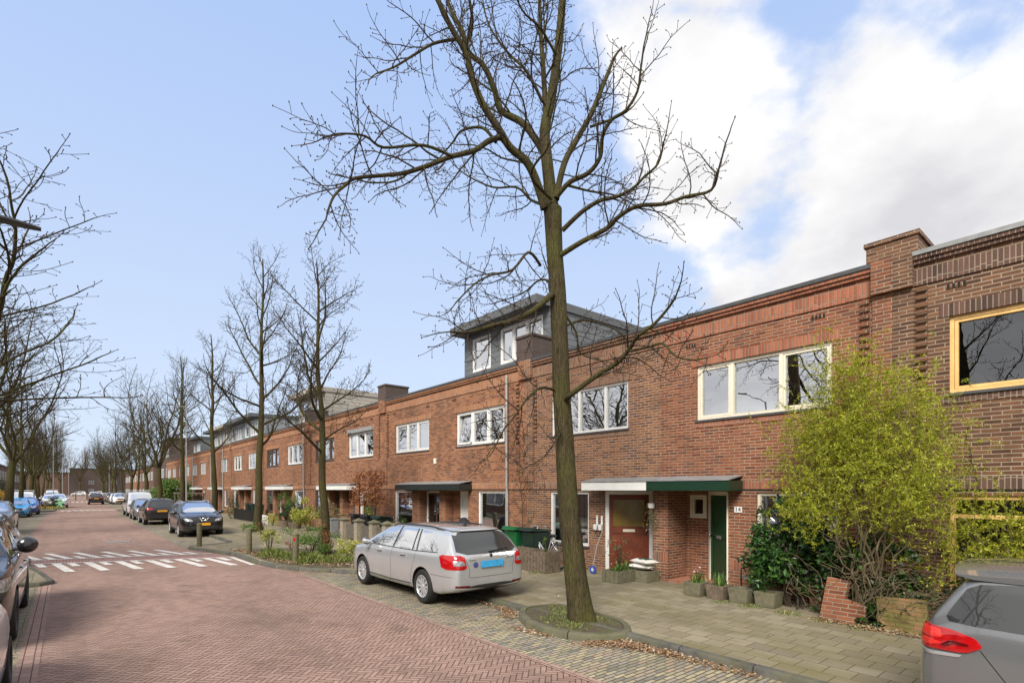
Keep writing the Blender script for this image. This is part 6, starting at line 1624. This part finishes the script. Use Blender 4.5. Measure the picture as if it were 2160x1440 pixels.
# bicycle (along Y, leaning slightly on the wall side)
bk = thing('bicycle', (10.0, 10.55, PV), 'grey city bicycle parked behind the brown planters', 'bicycle')
def ring(mb, y, z, r, tr, n=28, m=6): mb.lathe([(r + tr * math.cos(2 * math.pi * k / m), tr * math.sin(2 * math.pi * k / m)) for k in range(m)], n, (0, y, z), 'X', closed=True)
for y, l in ((.54, 'w'), (-.54, 'w')):
    mb = MB(); ring(mb, y, .345, .33, .016); w_ = mb.build('wheel', M['rubber'], bk, smooth=True)
    mb = MB(); ring(mb, y, .345, .308, .008); 
    for k in range(18): a = k * math.pi / 9; mb.tube([(0, y, .345), (0, y + .305 * math.cos(a), .345 + .305 * math.sin(a))], .0016, 3)
    mb.build('spokes', M['alloy'], w_)
    mb = MB(); pr = [(0, y + .37 * math.cos(a), .345 + .37 * math.sin(a)) for a in [R(20 + i * 12) for i in range(13)]]; mb.tube(pr, .014, 5); mb.build('mudguard', M['alloy'], bk)
mb = MB()
for a, b, r in [((0, .54, .345), (0, .40, .80), .014), ((0, .40, .80), (0, .36, .93), .018), ((0, .38, .78), (0, -.08, .33), .017), ((0, .37, .66), (0, -.10, .40), .014), ((0, -.08, .33), (0, -.22, .80), .016), ((0, -.08, .33), (0, -.54, .345), .010), ((0, -.20, .72), (0, -.54, .345), .009)]: mb.tube([a, b], r, 8)
mb.build('frame', M['alloy'], bk, smooth=True)
mb = MB(); mb.tube([(0, .36, .93), (0, .33, 1.04), (0, .37, 1.08)], .012, 6); mb.tube([(-.27, .20, 1.07), (-.26, .34, 1.09), (-.12, .40, 1.09), (.12, .40, 1.09), (.26, .34, 1.09), (.27, .20, 1.07)], .012, 6); h = mb.build('handlebar', M['chrome'], bk)
for sx in (-1, 1): MB().tube([(sx * .27, .24, 1.075), (sx * .27, .12, 1.06)], .017, 8).build('grip', M['black'], h)
mb = MB(); mb.ball((0, -.25, .86), .13, 12, 6, (.75, 1.0, .35)); mb.build('saddle', M['black'], bk, smooth=True); 
mb = MB(); mb.box(-.07, .07, -.78, -.30, .70, .715); mb.tube([(0, -.70, .70), (0, -.54, .345)], .007, 4); mb.build('carrier', M['metal_black'], bk)
mb = MB(); mb.lathe([(0, .02), (.09, .015), (.09, 0)], 16, (.03, -.08, .33), 'X'); mb.tube([(.05, -.08, .33), (.06, -.0, .17)], .009, 5); mb.box(.06, .14, -.04, .04, .155, .18); mb.build('crank', M['metal_black'], bk)
bk.rotation_euler = (0, R(5), R(3))
# pots, edger, wall pots
pt = thing('flower_pot', (9.80, 9.35, PV), 'orange pot on a small stand right of the brown planters', 'flower pot')
MB().lathe([(.0, .16), (.085, .16), (.125, .40), (.135, .40), (.135, .44), (.115, .44), (.10, .38), (0, .38)], 18).build('pot', M['orange'], pt, smooth=True)
mb = MB()
for sx, sy in ((-1, -1), (1, -1), (1, 1), (-1, 1)): mb.tube([(sx * .1, sy * .1, 0), (sx * .1, sy * .1, .15)], .007, 4)
mb.box(-.11, .11, -.11, .11, .145, .155); mb.build('stand', M['white'], pt)
bush('pot_plant', (9.55, 10.0, PV + .5), (.10, .10, .2), 60, .06, 'leaf_green', 'small green plant growing out of the right brown planter', seed=9, clumps=5, stems=2, zc=.2)
ed = thing('wheel_edger', (10.12, 8.9, PV), 'long handled tool with a round blue wheel leaning on the brown wall', 'garden tool')
mb = MB(); mb.lathe([(0, -.02), (.10, -.018), (.105, 0), (.10, .018), (0, .02)], 20, (0, 0, .105), 'X'); mb.build('wheel', M['blue'], ed, smooth=True); MB().lathe([(0, -.026), (.04, -.024)], 14, (0, 0, .105), 'X').build('hub', M['white'], ed)
MB().tube([(-.03, 0, .105), (.15, .0, .7), (.34, -.02, 1.06), (.36, .18, 1.07)], .009, 6).build('handle', M['pipe'], ed)
wp = thing('wall_pots', (XF - .015, 9.08, 1.15), 'pair of white hanging pots on the brown brick wall left of the red door', 'wall pots')
for y in (-.08, .08):
    mb = MB(); mb.lathe([(0, 0), (.05, 0), (.068, .14), (.06, .14), (.045, .03)], 14, (-.08, y, 0)); p = mb.build('pot', M['white'], wp, smooth=True)
    mb = MB(); mb.box(-.012, -.002, y - .03, y + .03, .0, .34); mb.ball((-.007, y, .34), .03, 10, 6, (.3, 1, 1)); mb.build('back_plate', M['white'], p)
hp = thing('hanging_plant', (XF - .12, 7.42, 1.42), 'trailing hanging plant beside the red door under the canopy', 'hanging plant')
rng = random.Random(8); mb = MB(); leaf_cloud(mb, [Vector((rng.gauss(0, .06), rng.gauss(0, .08), .45 - rng.random() ** .8 * .62)) for _ in range(170)], .045, rng, .6); mb.build('foliage', M['leaf_olive'], hp)
MB().lathe([(0, .32), (.07, .34), (.085, .45), (.075, .45)], 14).build('pot', M['white'], hp, smooth=True); MB().tube([(0, 0, .45), (0, 0, .72)], .003, 4).build('hook', M['metal_black'], hp)
# bench
bn = thing('garden_bench', (10.15, 4.45, PV), 'black iron garden bench half hidden by the laurel', 'bench')
for y in (-.52, .52):
    mb = MB(); mb.tube([(-.30, y, 0), (-.22, y, .20), (-.26, y, .42), (.18, y, .40), (.26, y, .82)], .016, 6); mb.tube([(.20, y, 0), (.14, y, .22), (.18, y, .40)], .016, 6); mb.tube([(-.26, y, .42), (-.24, y, .60), (.20, y, .62)], .014, 6); mb.build('leg', M['metal_black'], bn)
mb = MB()
for k in range(4): mb.box(-.25 + k * .11, -.16 + k * .11, -.56, .56, .425, .445)
mb.build('seat', M['wood_grey'], bn)
mb = MB()
for k in range(3): mb.box(.20 + k * .02, .225 + k * .02, -.56, .56, .52 + k * .12, .60 + k * .12)
mb.build('backrest', M['wood_grey'], bn)

# leaning low brick walls
def leaning(x, y, w_, h, tilt, roll, mat, label, step=False, rz=0.0):
    o = MB()
    if step: o.add([(-.06, -w_ / 2, 0), (-.06, w_ / 2, 0), (-.06, w_ / 2, h), (-.06, 0, h), (-.06, 0, h * .58), (-.06, -w_ / 2, h * .52), (.06, -w_ / 2, 0), (.06, w_ / 2, 0), (.06, w_ / 2, h), (.06, 0, h), (.06, 0, h * .58), (.06, -w_ / 2, h * .52)],
                [(0, 5, 4, 3, 2, 1), (6, 7, 8, 9, 10, 11)] + [(k, (k + 1) % 6, 6 + (k + 1) % 6, 6 + k) for k in range(6)])
    else: o.box(-.06, .06, -w_ / 2, w_ / 2, 0, h)
    b = o.build('low_brick_wall', M[mat]); b.location = (x, y, PV - .02); b.rotation_euler = (R(roll), R(tilt), R(rz)); tag(b, label, 'low wall', 'broken garden wall pieces')
m, t, b_ = mat_new('mossy_brick'); x_, y_, z_ = t.pos(); d, r1, r2 = cell2d(t, y_ + x_ * .3, z_, .22, .065, 12.0); c = t.ramp(r1, [(0, (.20, .14, .05)), (.5, (.30, .16, .08)), (1, (.22, .17, .06))]); c = t.mix(d.step(.003, .007), (.20, .18, .10), c); n_ = t.noise(t.vec(x_, y_, z_), 4, 5, .7)
t.link(t.mix(n_.step(.38, .6) * .8, c, (.105, .10, .02)), b_.inputs['Base Color']); b_.inputs['Roughness'].default_value = .95; t.link(t.bump(d.step(0, .006) + n_, .8, .01), b_.inputs['Normal']); M['mossy_brick'] = m
leaning(9.50, 3.12, .62, .68, 10, 7, 'brick_red', 'broken reddish brick wall piece leaning below the yellow green shrub', True)
leaning(9.60, 2.33, .62, .50, 5, -3, 'mossy_brick', 'moss covered low brick wall piece left of the grey car')
leaning(9.62, 1.55, .70, .42, 4, 2, 'mossy_brick', 'moss covered low brick wall piece hidden behind the grey car')

# laurel, ivy and willow
def laurel():
    rng = random.Random(5); o = thing('laurel_shrub', (10.0, 4.15, PV), 'dark glossy laurel shrub between the bench and the yellow green shrub', 'shrub')
    mb = MB(); pts = blob_points(rng, 2600, (0, 0, 1.02), (.50, .78, .86), 40, .24); pts += blob_points(rng, 500, (-.05, .35, .9), (.35, .35, .8), 10, .3)
    leaf_cloud(mb, [p for p in pts if p[2] > .08], .125, rng, .38, .5); mb.build('foliage', M['leaf_laurel'], o)
    st = MB()
    for i in range(9):
        a = rng.random() * 6.28; e = Vector((math.cos(a) * .35, math.sin(a) * .55, rng.uniform(1.0, 1.75))); P, rr = smooth_path([Vector((0, rng.uniform(-.3, .3), 0)), e * .5, e], [.018, .014, .006], 3); st.tube(P, rr, 5)
    st.build('stem', M['twig'], o); return o
laurel()
rng = random.Random(15); iv = thing('ivy', (9.95, 3.05, PV), 'dark ivy mass under the yellow green shrub behind the broken wall pieces', 'ivy')
mb = MB(); pts = blob_points(rng, 3600, (0, .1, .62), (.42, 1.1, .72), 40, .26) + blob_points(rng, 300, (-.42, -.30, .2), (.12, .25, .35), 8, .4) + blob_points(rng, 700, (.15, -1.6, .3), (.3, .8, .5), 14, .4)
leaf_cloud(mb, [p for p in pts if p[2] > .01], .075, rng, .85, .4); mb.build('foliage', M['leaf_ivy'], iv)
mb = MB()
for i in range(26):
    p = Vector((rng.uniform(-.4, .2), rng.uniform(-1, 1), rng.uniform(0, .3))); P = [p]
    for k in range(6): p = p + Vector((rng.uniform(-.10, .06), rng.uniform(-.16, .16), rng.uniform(-.02, .16))); P.append(p)
    mb.tube(P, [.006] * 7, 4)
mb.build('stem', M['willow_stem'], iv)

def willow(loc, seed, n, h, lean, ncl, r, zc, label, leafsize=.042):
    """contorted stems rising into an uneven crown of short leafy squiggles"""
    T = Tree(seed); rng = T.rng; leafsize = .047; o = thing('willow_shrub', loc, label, 'shrub'); mb = MB()
    hubs = []; tw = MB()
    for i in range(26):
        d = rv(rng); q = rng.random() ** .5; kk = 1.12 - .55 * max(0, d.z * q); hubs.append(Vector((d.x * r[0] * q * kk, d.y * r[1] * q * kk, zc + d.z * r[2] * q)))
    for i, e in enumerate(hubs):
        p = Vector((rng.uniform(-.1, .1), rng.uniform(-.22, .22), 0)); P = [p]; k = 13
        for j in range(k):
            f = (j + 1) / k; tgt = Vector((e.x * f ** 1.3, e.y * f ** 1.3, e.z * f)); wv = rv(rng) * .09 * min(1, 3 * f); P.append(tgt + wv + P[0] * (1 - f))
        Q, rr = smooth_path(P, [.021 * (1 - .8 * j / k) for j in range(k + 1)], 3); mb.tube(Q, rr, 5, cap=False)
        for q in Q[18:]:
            if rng.random() < .4: hubs_x.append(q)
    pts = hubs + hubs_x[:]; hubs_x.clear(); L = []
    for c in range(ncl):
        if rng.random() < .72: q = hubs[rng.randrange(len(hubs))] + Vector((rng.gauss(0, r[0] * .24), rng.gauss(0, r[1] * .2), rng.gauss(0, r[2] * .22)))
        else: d = rv(rng); w_ = rng.random() ** .42 * 1.06; kk = 1.12 - .6 * max(0, d.z * w_); q = Vector((d.x * r[0] * w_ * kk, d.y * r[1] * w_ * kk, zc + d.z * r[2] * w_))
        if q.z < zc - r[2] * 1.02: continue
        out = Vector((q.x / r[0] ** 2, q.y / r[1] ** 2, (q.z - zc) / r[2] ** 2)); d = (out.normalized() * .5 + Vector((0, 0, .55)) + rv(rng) * .8).normalized() if out.length > .01 else rv(rng)
        P = [q]; st_ = rng.uniform(.035, .055)
        for j in range(rng.randint(4, 9)):
            d = (d + rv(rng) * .75).normalized(); P.append(P[-1] + d * st_)
        tw.tube(P, [.0022] * len(P), 3, cap=False)
        for p_ in P[1:]:
            for _ in range(3): L.append(p_ + rv(rng) * .026)
    tag(mb.build('stems', M['willow_stem'], o, smooth=True), kind='stuff'); tag(tw.build('twigs', M['willow_twig'], o), kind='stuff')
    F_ = MB(); leaf_cloud(F_, L, leafsize, rng, .32, .2); F_.build('foliage', M['leaf_willow'], o)
    return o
hubs_x = []
willow((9.85, 2.85, PV + .1), 3, 15, 3.1, 0, 2700, (.76, 1.2, 1.42), 2.64, 'large yellow green contorted willow shrub in front of the brick walls')
willow((10.05, 1.25, PV), 8, 8, 2.1, 0, 480, (.5, 1.1, .72), 1.30, 'lower yellow green willow growth behind the grey car at the right edge')
rng = random.Random(41); mb = MB()
for i in range(34):
    a = rng.random() * 6.28; p = Vector((9.85 + rng.uniform(-.1, .1), 2.85 + rng.uniform(-.3, .3), .15)); d = Vector((math.cos(a) * .6, math.sin(a), .7)); P = [p]
    for k in range(12): d = (d + rv(rng) * .5 + Vector((0, 0, .05))).normalized(); p = p + d * .12; P.append(p.copy())
    mb.tube(P, [.009 - .0005 * k for k in range(13)], 4)
mb.solo('bare_stems', M['willow_stem'], (9.85, 2.85, .15), 'bare contorted stems under the yellow green willow crown', 'stems', kind='stuff')
# dry tangle hanging out
rng = random.Random(77); mb = MB()
for i in range(60):
    p = Vector((9.75, rng.uniform(2.0, 3.2), rng.uniform(.5, 1.0))); d = Vector((-.5, rng.uniform(-.8, .5), rng.uniform(-.1, .4))); P = [p]
    for k in range(9): d = (d + rv(rng) * .45 + Vector((0, 0, -.09))).normalized(); p = p + d * .085; p.z = max(.12, p.z); P.append(p.copy())
    mb.tube(P, [.005 - .0003 * k for k in range(10)], 4)
mb.solo('dry_twigs', M['willow_stem'], (9.6, 2.6, PV), 'pale dry tangled twigs hanging over the mossy wall pieces', 'twigs', kind='stuff')
# climbers on the dark wall
mb = MB(); rng = random.Random(6)
for y0, h in ((1.55, 3.1), (2.05, 2.6), (1.2, 2.2)):
    p = Vector((XF - .03, y0, .3)); P = [p]
    while p.z < h: p = p + Vector((rng.uniform(-.004, .004), rng.uniform(-.05, .05), .12)); p.x = XF - .03; P.append(p.copy())
    mb.tube(P, .006, 4)
mb.solo('climbing_stems', M['twig'], (XF - .03, 1.6, .3), 'thin bare climbing stems on the dark brick wall by the yellow window', 'climber', kind='stuff')
# climber with dead leaves near the downpipe
cl = thing('climbing_plant', (10.42, 11.9, PV), 'climber with withered russet leaves on the wall right of the grey downpipe', 'climbing plant'); T = Tree(91); T.maxl = 2; T.rate = [3, 5, 5]; T.lens = [1, .9, .8]
T.limb(Vector((0, 0, 0)), Vector((0, 0, 1)), .02, 2.7, 0, up=.2, gnarl=.3, droop=.0)
for k in range(12): T.limb(Vector((0, 0, 2.1 + k * .16)), Vector((-.25, T.rng.uniform(-1, 1), .3)), .01, 1.3, 1, up=-.05, gnarl=.35, droop=.3)
mb = MB(); [mb.tube(p, r, 3, cap=False) for p, r in T.big + T.small]; mb.build('stem', M['twig'], cl)
ends = [q for p, r in T.small for q in p[1:] if 1.4 < q.z < 2.75]; mb = MB(); leaf_cloud(mb, [e + rv(T.rng) * .05 for e in T.rng.sample(ends, min(240, len(ends)))], .07, T.rng, .5); mb.build('foliage', M['leaf_brown'], cl)

# russet standards behind the gates
def standard(x, y, seed, label):
    rng = random.Random(seed); o = thing('espalier_tree', (x, y, PV), label, 'tree', 'russet leafed trained trees'); st = MB(); st.tube([(0, 0, 0), (.01, .01, 1.5), (0, 0, 2.8)], [.035, .03, .015], 7)
    for z in (1.5, 1.75, 2.0, 2.25, 2.5, 2.75):
        for s_ in (-1, 1):
            P = [Vector((0, 0, z))]; 
            for k in range(5): P.append(P[-1] + Vector((rng.uniform(-.05, .05), s_ * .12, rng.uniform(-.02, .06))))
            st.tube(P, [.012, .01, .008, .007, .006, .004], 5)
            for q in P[1:]:
                for _ in range(2): st.tube([q, q + Vector((rng.uniform(-.15, .15), rng.uniform(-.08, .08), rng.uniform(-.1, .2)))], .003, 3)
    st.build('trunk', M['twig'], o)
    mb = MB(); leaf_cloud(mb, [Vector((rng.gauss(0, .14), rng.uniform(-.62, .62), 1.42 + 1.45 * rng.random() ** (1.5 if seed == 1 else 1.0))) for _ in range(950)], .10, rng, .55); mb.build('foliage', M['leaf_brown'], o); return o
standard(9.72, 21.85, 1, 'trained tree with russet leaves behind the gates, left one'); standard(9.72, 20.35, 2, 'trained tree with russet leaves behind the gates, right one')
# shrubs and greenery along the front gardens and in the bed
bush('variegated_shrub', (9.45, 27.4, PV), (.8, .85, .66), 2600, .09, 'leaf_yellow', 'yellow variegated shrub left of the second tree trunk', seed=1, zc=.95)
bush('garden_shrub', (9.6, 25.2, PV), (.7, .9, .65), 900, .09, 'leaf_olive', 'loose olive shrub with bare twigs right of the second tree trunk', seed=2, zc=.95, stems=12)
bush('topiary_shrub', (9.45, 29.5, PV + .35), (.46, .46, .56), 2600, .06, 'leaf_dark', 'clipped dark shrub in a round planter, right one of two', group='clipped shrubs in planters', seed=3, clumps=60, spread=.2, zc=.5)
bush('topiary_shrub', (9.4, 31.0, PV + .35), (.48, .48, .56), 2600, .06, 'leaf_dark', 'clipped dark shrub in a round planter, left one of two', group='clipped shrubs in planters', seed=4, clumps=60, spread=.2, zc=.5)
for (y, x, l) in ((29.5, 9.45, 'round concrete planter under the right clipped shrub'), (31.0, 9.4, 'round concrete planter under the left clipped shrub')):
    mb = MB(); mb.lathe([(0, 0), (.30, 0), (.36, .38), (.30, .38), (.28, .3), (0, .3)], 18, (x, y, PV)); mb.solo('round_planter', M['conc_brown'], (x, y, PV), l, 'planter', 'round concrete planters', smooth=True)
bush('garden_shrub', (10.0, 32.6, PV), (.5, 1.0, .75), 1500, .08, 'leaf_green', 'tall loose green shrub before the doors behind the clipped shrubs', seed=6, zc=1.35)
bush('garden_shrub', (9.1, 32.4, PV), (.4, .6, .4), 500, .08, 'leaf_yellow', 'low yellow green shrub right of the white bicycle rack', seed=7, zc=.4)
bush('cone_conifer', (9.6, 43.8, PV), (.5, .5, .95), 1800, .07, 'leaf_dark', 'dark cone conifer left of the black slatted fence', seed=8, clumps=50, zc=.95)
bush('garden_shrub', (9.1, 42.3, PV), (.6, .9, .45), 500, .08, 'leaf_olive', 'low olive plants beside the dark cone conifer', seed=10, zc=.45)
bush('small_conifer', (10.2, 19.2, PV + .3), (.16, .16, .38), 300, .05, 'leaf_dark', 'small pointed conifer before the orange wall behind the gates', seed=11, zc=.5, clumps=12)
mb = MB(); mb.lathe([(0, 0), (.13, 0), (.17, .34), (.14, .34), (0, .3)], 14, (10.2, 19.2, PV)); mb.solo('flower_pot', M['conc_brown'], (10.2, 19.2, PV), 'pot holding the small pointed conifer behind the gates', 'flower pot', smooth=True)
bush('green_hedge', (9.0, 69.5, PV), (2.0, 3.4, 1.6), 6500, .24, 'leaf_green', 'bright green hedge behind the trunks far down the right pavement', 'hedge', seed=12, zc=1.5, clumps=40)
bush('forsythia_shrub', (-4.4, 56, PV), (1.1, 1.3, .9), 900, .16, 'leaf_orange', 'orange yellow flowering shrub at the left edge above the parked cars', seed=13, zc=1.7)
bush('dark_conifer', (-5.4, 70, PV), (1.6, 2.2, 1.9), 2600, .18, 'leaf_dark', 'dark evergreen shrub between the left tree trunks', seed=14, zc=1.9, clumps=40)
bush('verge_shrub', (-1.35, 80.5, .02), (.7, .9, .8), 900, .13, 'leaf_dark', 'dark shrub behind the green figure on the left verge', seed=15, zc=.8)
# bed shrubs
bush('bed_shrub', (5.05, 18.3, .09), (.32, .32, .42), 330, .07, 'leaf_yellow', 'small yellow green shrub beside the middle wooden bollard', seed=20, zc=.55, ratio=.6)
bush('bed_shrub', (6.0, 17.3, .09), (.8, 1.0, .5), 2600, .06, 'leaf_green', 'spreading green shrub in the bed left of the second trunk', seed=21, zc=.5, stems=8)
bush('bed_shrub', (6.5, 15.3, .09), (.45, .75, .32), 900, .07, 'leaf_yellow', 'low yellow green shrub in the bed right of the second trunk', seed=22, zc=.35)
bush('bed_shrub', (5.35, 16.9, .09), (.18, .25, .25), 150, .06, 'leaf_brown', 'small orange leafed plant behind the red reflector bollard', seed=23, zc=.4, clumps=6)
bush('trunk_creeper', (6.45, 17.05, .09), (.20, .22, .42), 420, .06, 'leaf_brown', 'reddish creeper round the foot of the second tree trunk', 'creeper', seed=24, zc=.5)
bush('bed_shrub', (6.9, 28.0, PV), (.6, .7, .25), 500, .08, 'leaf_green', 'low green growth round the foot of the third tree', seed=25, zc=.22)
bush('bed_shrub', (7.0, 26.6, PV), (.25, .3, .4), 110, .05, 'leaf_brown', 'thin reddish shrub between the second and third trunks', seed=26, zc=.45, stems=10, clumps=6)

def grass_mass(name, poly_fn, n, h, mat, label, seed, cat='grass', w0=.009):
    rng = random.Random(seed); mb = MB()
    for i in range(n):
        p, hs = poly_fn(rng); a = rng.random() * 6.28; hh = h * rng.uniform(.4, 1.15) * hs; l = Vector((math.cos(a), math.sin(a), 0)); w_ = Vector((-l.y, l.x, 0)) * w0; q = Vector(p)
        mb.add([q - w_, q + w_, q + l * hh * .25 + Vector((0, 0, hh * .7)) + w_ * .6, q + l * hh * .55 + Vector((0, 0, hh))], [(0, 1, 2), (0, 2, 3)])
    return mb.solo(name, M[mat], poly_fn(random.Random(1))[0], label, cat, kind='stuff')
def tuft(cs, r, z):
    def f(rng): c = cs[rng.randrange(len(cs))]; a = rng.random() * 6.28; q = rng.random() ** .6 * r; return (c[0] + math.cos(a) * q, c[1] + math.sin(a) * q, z), 1 - q / r * .5
    return f
grass_mass('grass', tuft([(4.95, 17.3), (5.2, 16.5), (5.5, 15.6), (5.9, 15.0), (6.4, 14.7), (7.0, 14.6), (5.0, 17.9), (5.6, 16.3), (6.6, 14.2), (5.35, 15.4)], .42, .09), 3600, .30, 'grass', 'tufts of grass in the planting bed round the reflector bollard', 5)
grass_mass('moss', tuft([(6.15, 5.75), (6.4, 6.3), (6.05, 6.1), (6.6, 5.75), (5.95, 5.6), (6.7, 6.6)], .30, .092), 2200, .045, 'grass', 'short moss and weeds round the foot of the big tree', 6, 'moss', .006)
grass_mass('grass', tuft([(-1.6, 75.5), (-2.2, 76), (-1.2, 77.5), (-2.4, 78), (-1.4, 79.5), (-.9, 77.0)], 1.1, .02), 3500, .30, 'grass', 'green verge on the far left below the lamp post', 7, w0=.03)
grass_mass('flowers', tuft([(-1.9, 75.6), (-2.4, 76.4), (-1.6, 76.8)], .9, .15), 300, .22, 'leaf_orange', 'yellow spring flowers in the far left verge', 8, 'flowers', .04)
grass_mass('weeds', tuft([(9.35, 3.3), (9.4, 3.9), (9.45, 4.6), (9.3, 2.8), (9.5, 2.1), (9.4, 5.1), (9.1, 9.9), (9.1, 10.8)], .22, PV), 900, .06, 'grass', 'small weeds growing along the planters and broken walls', 9, 'weeds', .007)
# leaf litter
def litter(cs, n, label, seed, size=.055):
    rng = random.Random(seed); mb = MB()
    for i in range(n):
        (x0, y0, x1, y1, r, z) = cs[rng.randrange(len(cs))]; t_ = rng.random(); x = x0 + (x1 - x0) * t_ + rng.gauss(0, r); y = y0 + (y1 - y0) * t_ + rng.gauss(0, r)
        a = rng.random() * 6.28; s_ = size * rng.uniform(.4, 1.2); d = Vector((math.cos(a), math.sin(a), rng.uniform(-.35, .35))) * s_ * .5; q = Vector((-d.y, d.x, rng.uniform(-.02, .02))) * rng.uniform(.3, .7); c = Vector((x, y, z + .008 + rng.random() * .025))
        mb.add([c - d, c + q, c + d, c - q], [(0, 1, 2, 3)])
    return mb.solo('fallen_leaves', M['litter'], (cs[0][0], cs[0][1], cs[0][5]), label, 'leaves', kind='stuff')
litter([(5.6, 5.1, 6.05, 4.75, .10, .008), (6.0, 4.75, 6.15, 3.9, .07, .008), (6.1, 4.3, 6.15, 2.9, .06, .008), (5.95, 4.85, 6.1, 4.5, .1, .01)], 2100, 'brown leaf litter gathered against the kerb right of the big tree', 1, .045)
litter([(6.08, 7.35, 6.15, 8.6, .06, .008), (5.75, 6.95, 5.98, 7.2, .08, .008), (5.4, 6.4, 5.5, 5.7, .06, .006), (6.0, 7.2, 6.15, 7.6, .05, .008)], 1100, 'brown leaf litter between the silver car and the tree pit', 2, .045)
litter([(4.75, 18.6, 4.9, 16.0, .18, .092), (5.1, 15.6, 6.3, 13.9, .25, .092), (5.0, 16, 6.6, 14.6, .3, .092), (4.5, 20.4, 4.7, 18.8, .12, .09)], 3200, 'brown leaf litter in the planting bed', 3, .06)
litter([(9.3, 2.9, 9.35, 1.6, .07, PV), (9.35, 3.5, 9.35, 2.6, .05, PV)], 800, 'brown leaf litter below the mossy wall pieces', 4, .05)
litter([(5.2, 13.2, 5.9, 12.5, .2, .006), (4.8, 14, 5.1, 13.4, .12, .006), (4.9, 5.0, 5.9, 10, .4, .006), (5.0, -1, 6.2, 4.5, .3, .006), (7, 4, 9, 10, .7, PV), (-.9, 14.8, -.5, 15.9, .12, .008)], 520, 'scattered brown leaves on the parking strip and pavement', 5, .035)
for i, (x, y, z, l) in enumerate([(7.33, 7.35, PV, 'white crumpled paper on the pavement right of the silver car'), (7.9, 6.05, PV, 'pale flat paper scrap on the pavement right of the big trunk'), (7.6, 5.5, PV, 'second pale paper scrap on the pavement right of the big trunk')]):
    rng = random.Random(i); mb = MB()
    for k in range(4 if i == 0 else 1):
        c = Vector((x + rng.uniform(-.03, .03), y + rng.uniform(-.03, .03), z + .012)); a, b = rv(rng) * .05, rv(rng) * .04
        if i: a.z = b.z = 0; a *= 1.6
        mb.add([c - a, c + b, c + a, c - b], [(0, 1, 2, 3)])
    mb.solo('paper_scrap', M['white'], (x, y, z), l, 'litter', 'paper litter on the pavement')

# white bicycle rack, black fence, shelter, covered scooter
rk = thing('bicycle_rack', (9.25, 34.6, PV), 'white slanted bicycle rack in front of the black slatted fence', 'bicycle rack')
mb = MB()
for z in (.12, .52): mb.tube([(-.02, -.75, z), (-.02, .75, z)], .018, 6)
for k in range(7): y = -.7 + k * .22; mb.tube([(-.04, y, .02), (-.08, y + .16, .55)], .014, 5); mb.tube([(-.02, y + .07, .02), (.10, y + .2, .5)], .012, 5)
mb.build('bars', M['white'], rk)
for y in (-.72, .72): MB().tube([(0, y, 0), (0, y, .52)], .02, 6).build('foot', M['white'], rk)
fn = thing('slatted_fence', (9.15, 38.6, PV), 'low black slatted garden fence right of the dark cone conifer', 'fence')
mb = MB()
for k in range(52): y = -3.1 + k * .12; mb.box(-.01, .01, y, y + .085, .05, .72 + .05 * (k % 2))
mb.build('slats', M['metal_black'], fn)
for y in (-3.1, -1.0, 1.1, 3.1): MB().box(.012, .08, y - .035, y + .035, 0, .80).build('post', M['metal_black'], fn)
sh = thing('bicycle_shelter', (8.7, 57, PV), 'low dark flat roofed bicycle shelter beside the tall lamp post', 'shelter')
MB().box(-.9, .9, -2.6, 2.6, 1.68, 1.78).build('roof', M['wood_grey'], sh)
for x in (-.8, .8):
    for y in (-2.4, 0, 2.4): MB().box(x - .05, x + .05, y - .05, y + .05, 0, 1.68).build('post', M['wood_grey'], sh)
MB().box(.7, .74, -2.5, 2.5, .2, 1.5).build('back_panel', M['wood_grey'], sh)
cv_ = thing('covered_scooter', (9.85, 13.75, PV), 'scooter under a black cover behind the silver car', 'scooter'); rng = random.Random(2)
mb = MB(); vs = []; fs = []; N = 14
for i in range(N):
    f = i / (N - 1); y = -.95 + 1.9 * f; hh = .72 + .45 * math.exp(-((f - .72) / .2) ** 2) + .10 * math.exp(-((f - .3) / .2) ** 2); hh *= min(1, (.35 + 3.2 * min(f, 1 - f))); w_ = .30 * min(1, .4 + 3 * min(f, 1 - f))
    for k in range(9): a = math.pi * k / 8; vs.append((w_ * math.cos(a) * (1 + rng.uniform(-.05, .05)), y, .05 + hh * math.sin(a) ** .7))
for i in range(N - 1):
    for k in range(8): fs.append((i * 9 + k, (i + 1) * 9 + k, (i + 1) * 9 + k + 1, i * 9 + k + 1))
fs += [tuple(range(9)), tuple(range(N * 9 - 9, N * 9))[::-1]]; mb.add(vs, fs); mb.build('cover', M['black'], cv_, smooth=True)
for y in (-.62, .62): MB().lathe([(0, -.05), (.22, -.045), (.23, 0), (.22, .045), (0, .05)], 20, (0, y, .23), 'X').build('wheel', M['rubber'], cv_, smooth=True)
MB().tube([(-.28, .42, 1.20), (0, .48, 1.16), (.28, .42, 1.20)], .012, 6).build('handlebar', M['metal_black'], cv_)
bush('garden_shrub', (9.9, 17.6, PV), (.35, .8, .4), 600, .08, 'leaf_green', 'low green plants behind the silver car roof before the black canopy', seed=31, zc=.65)
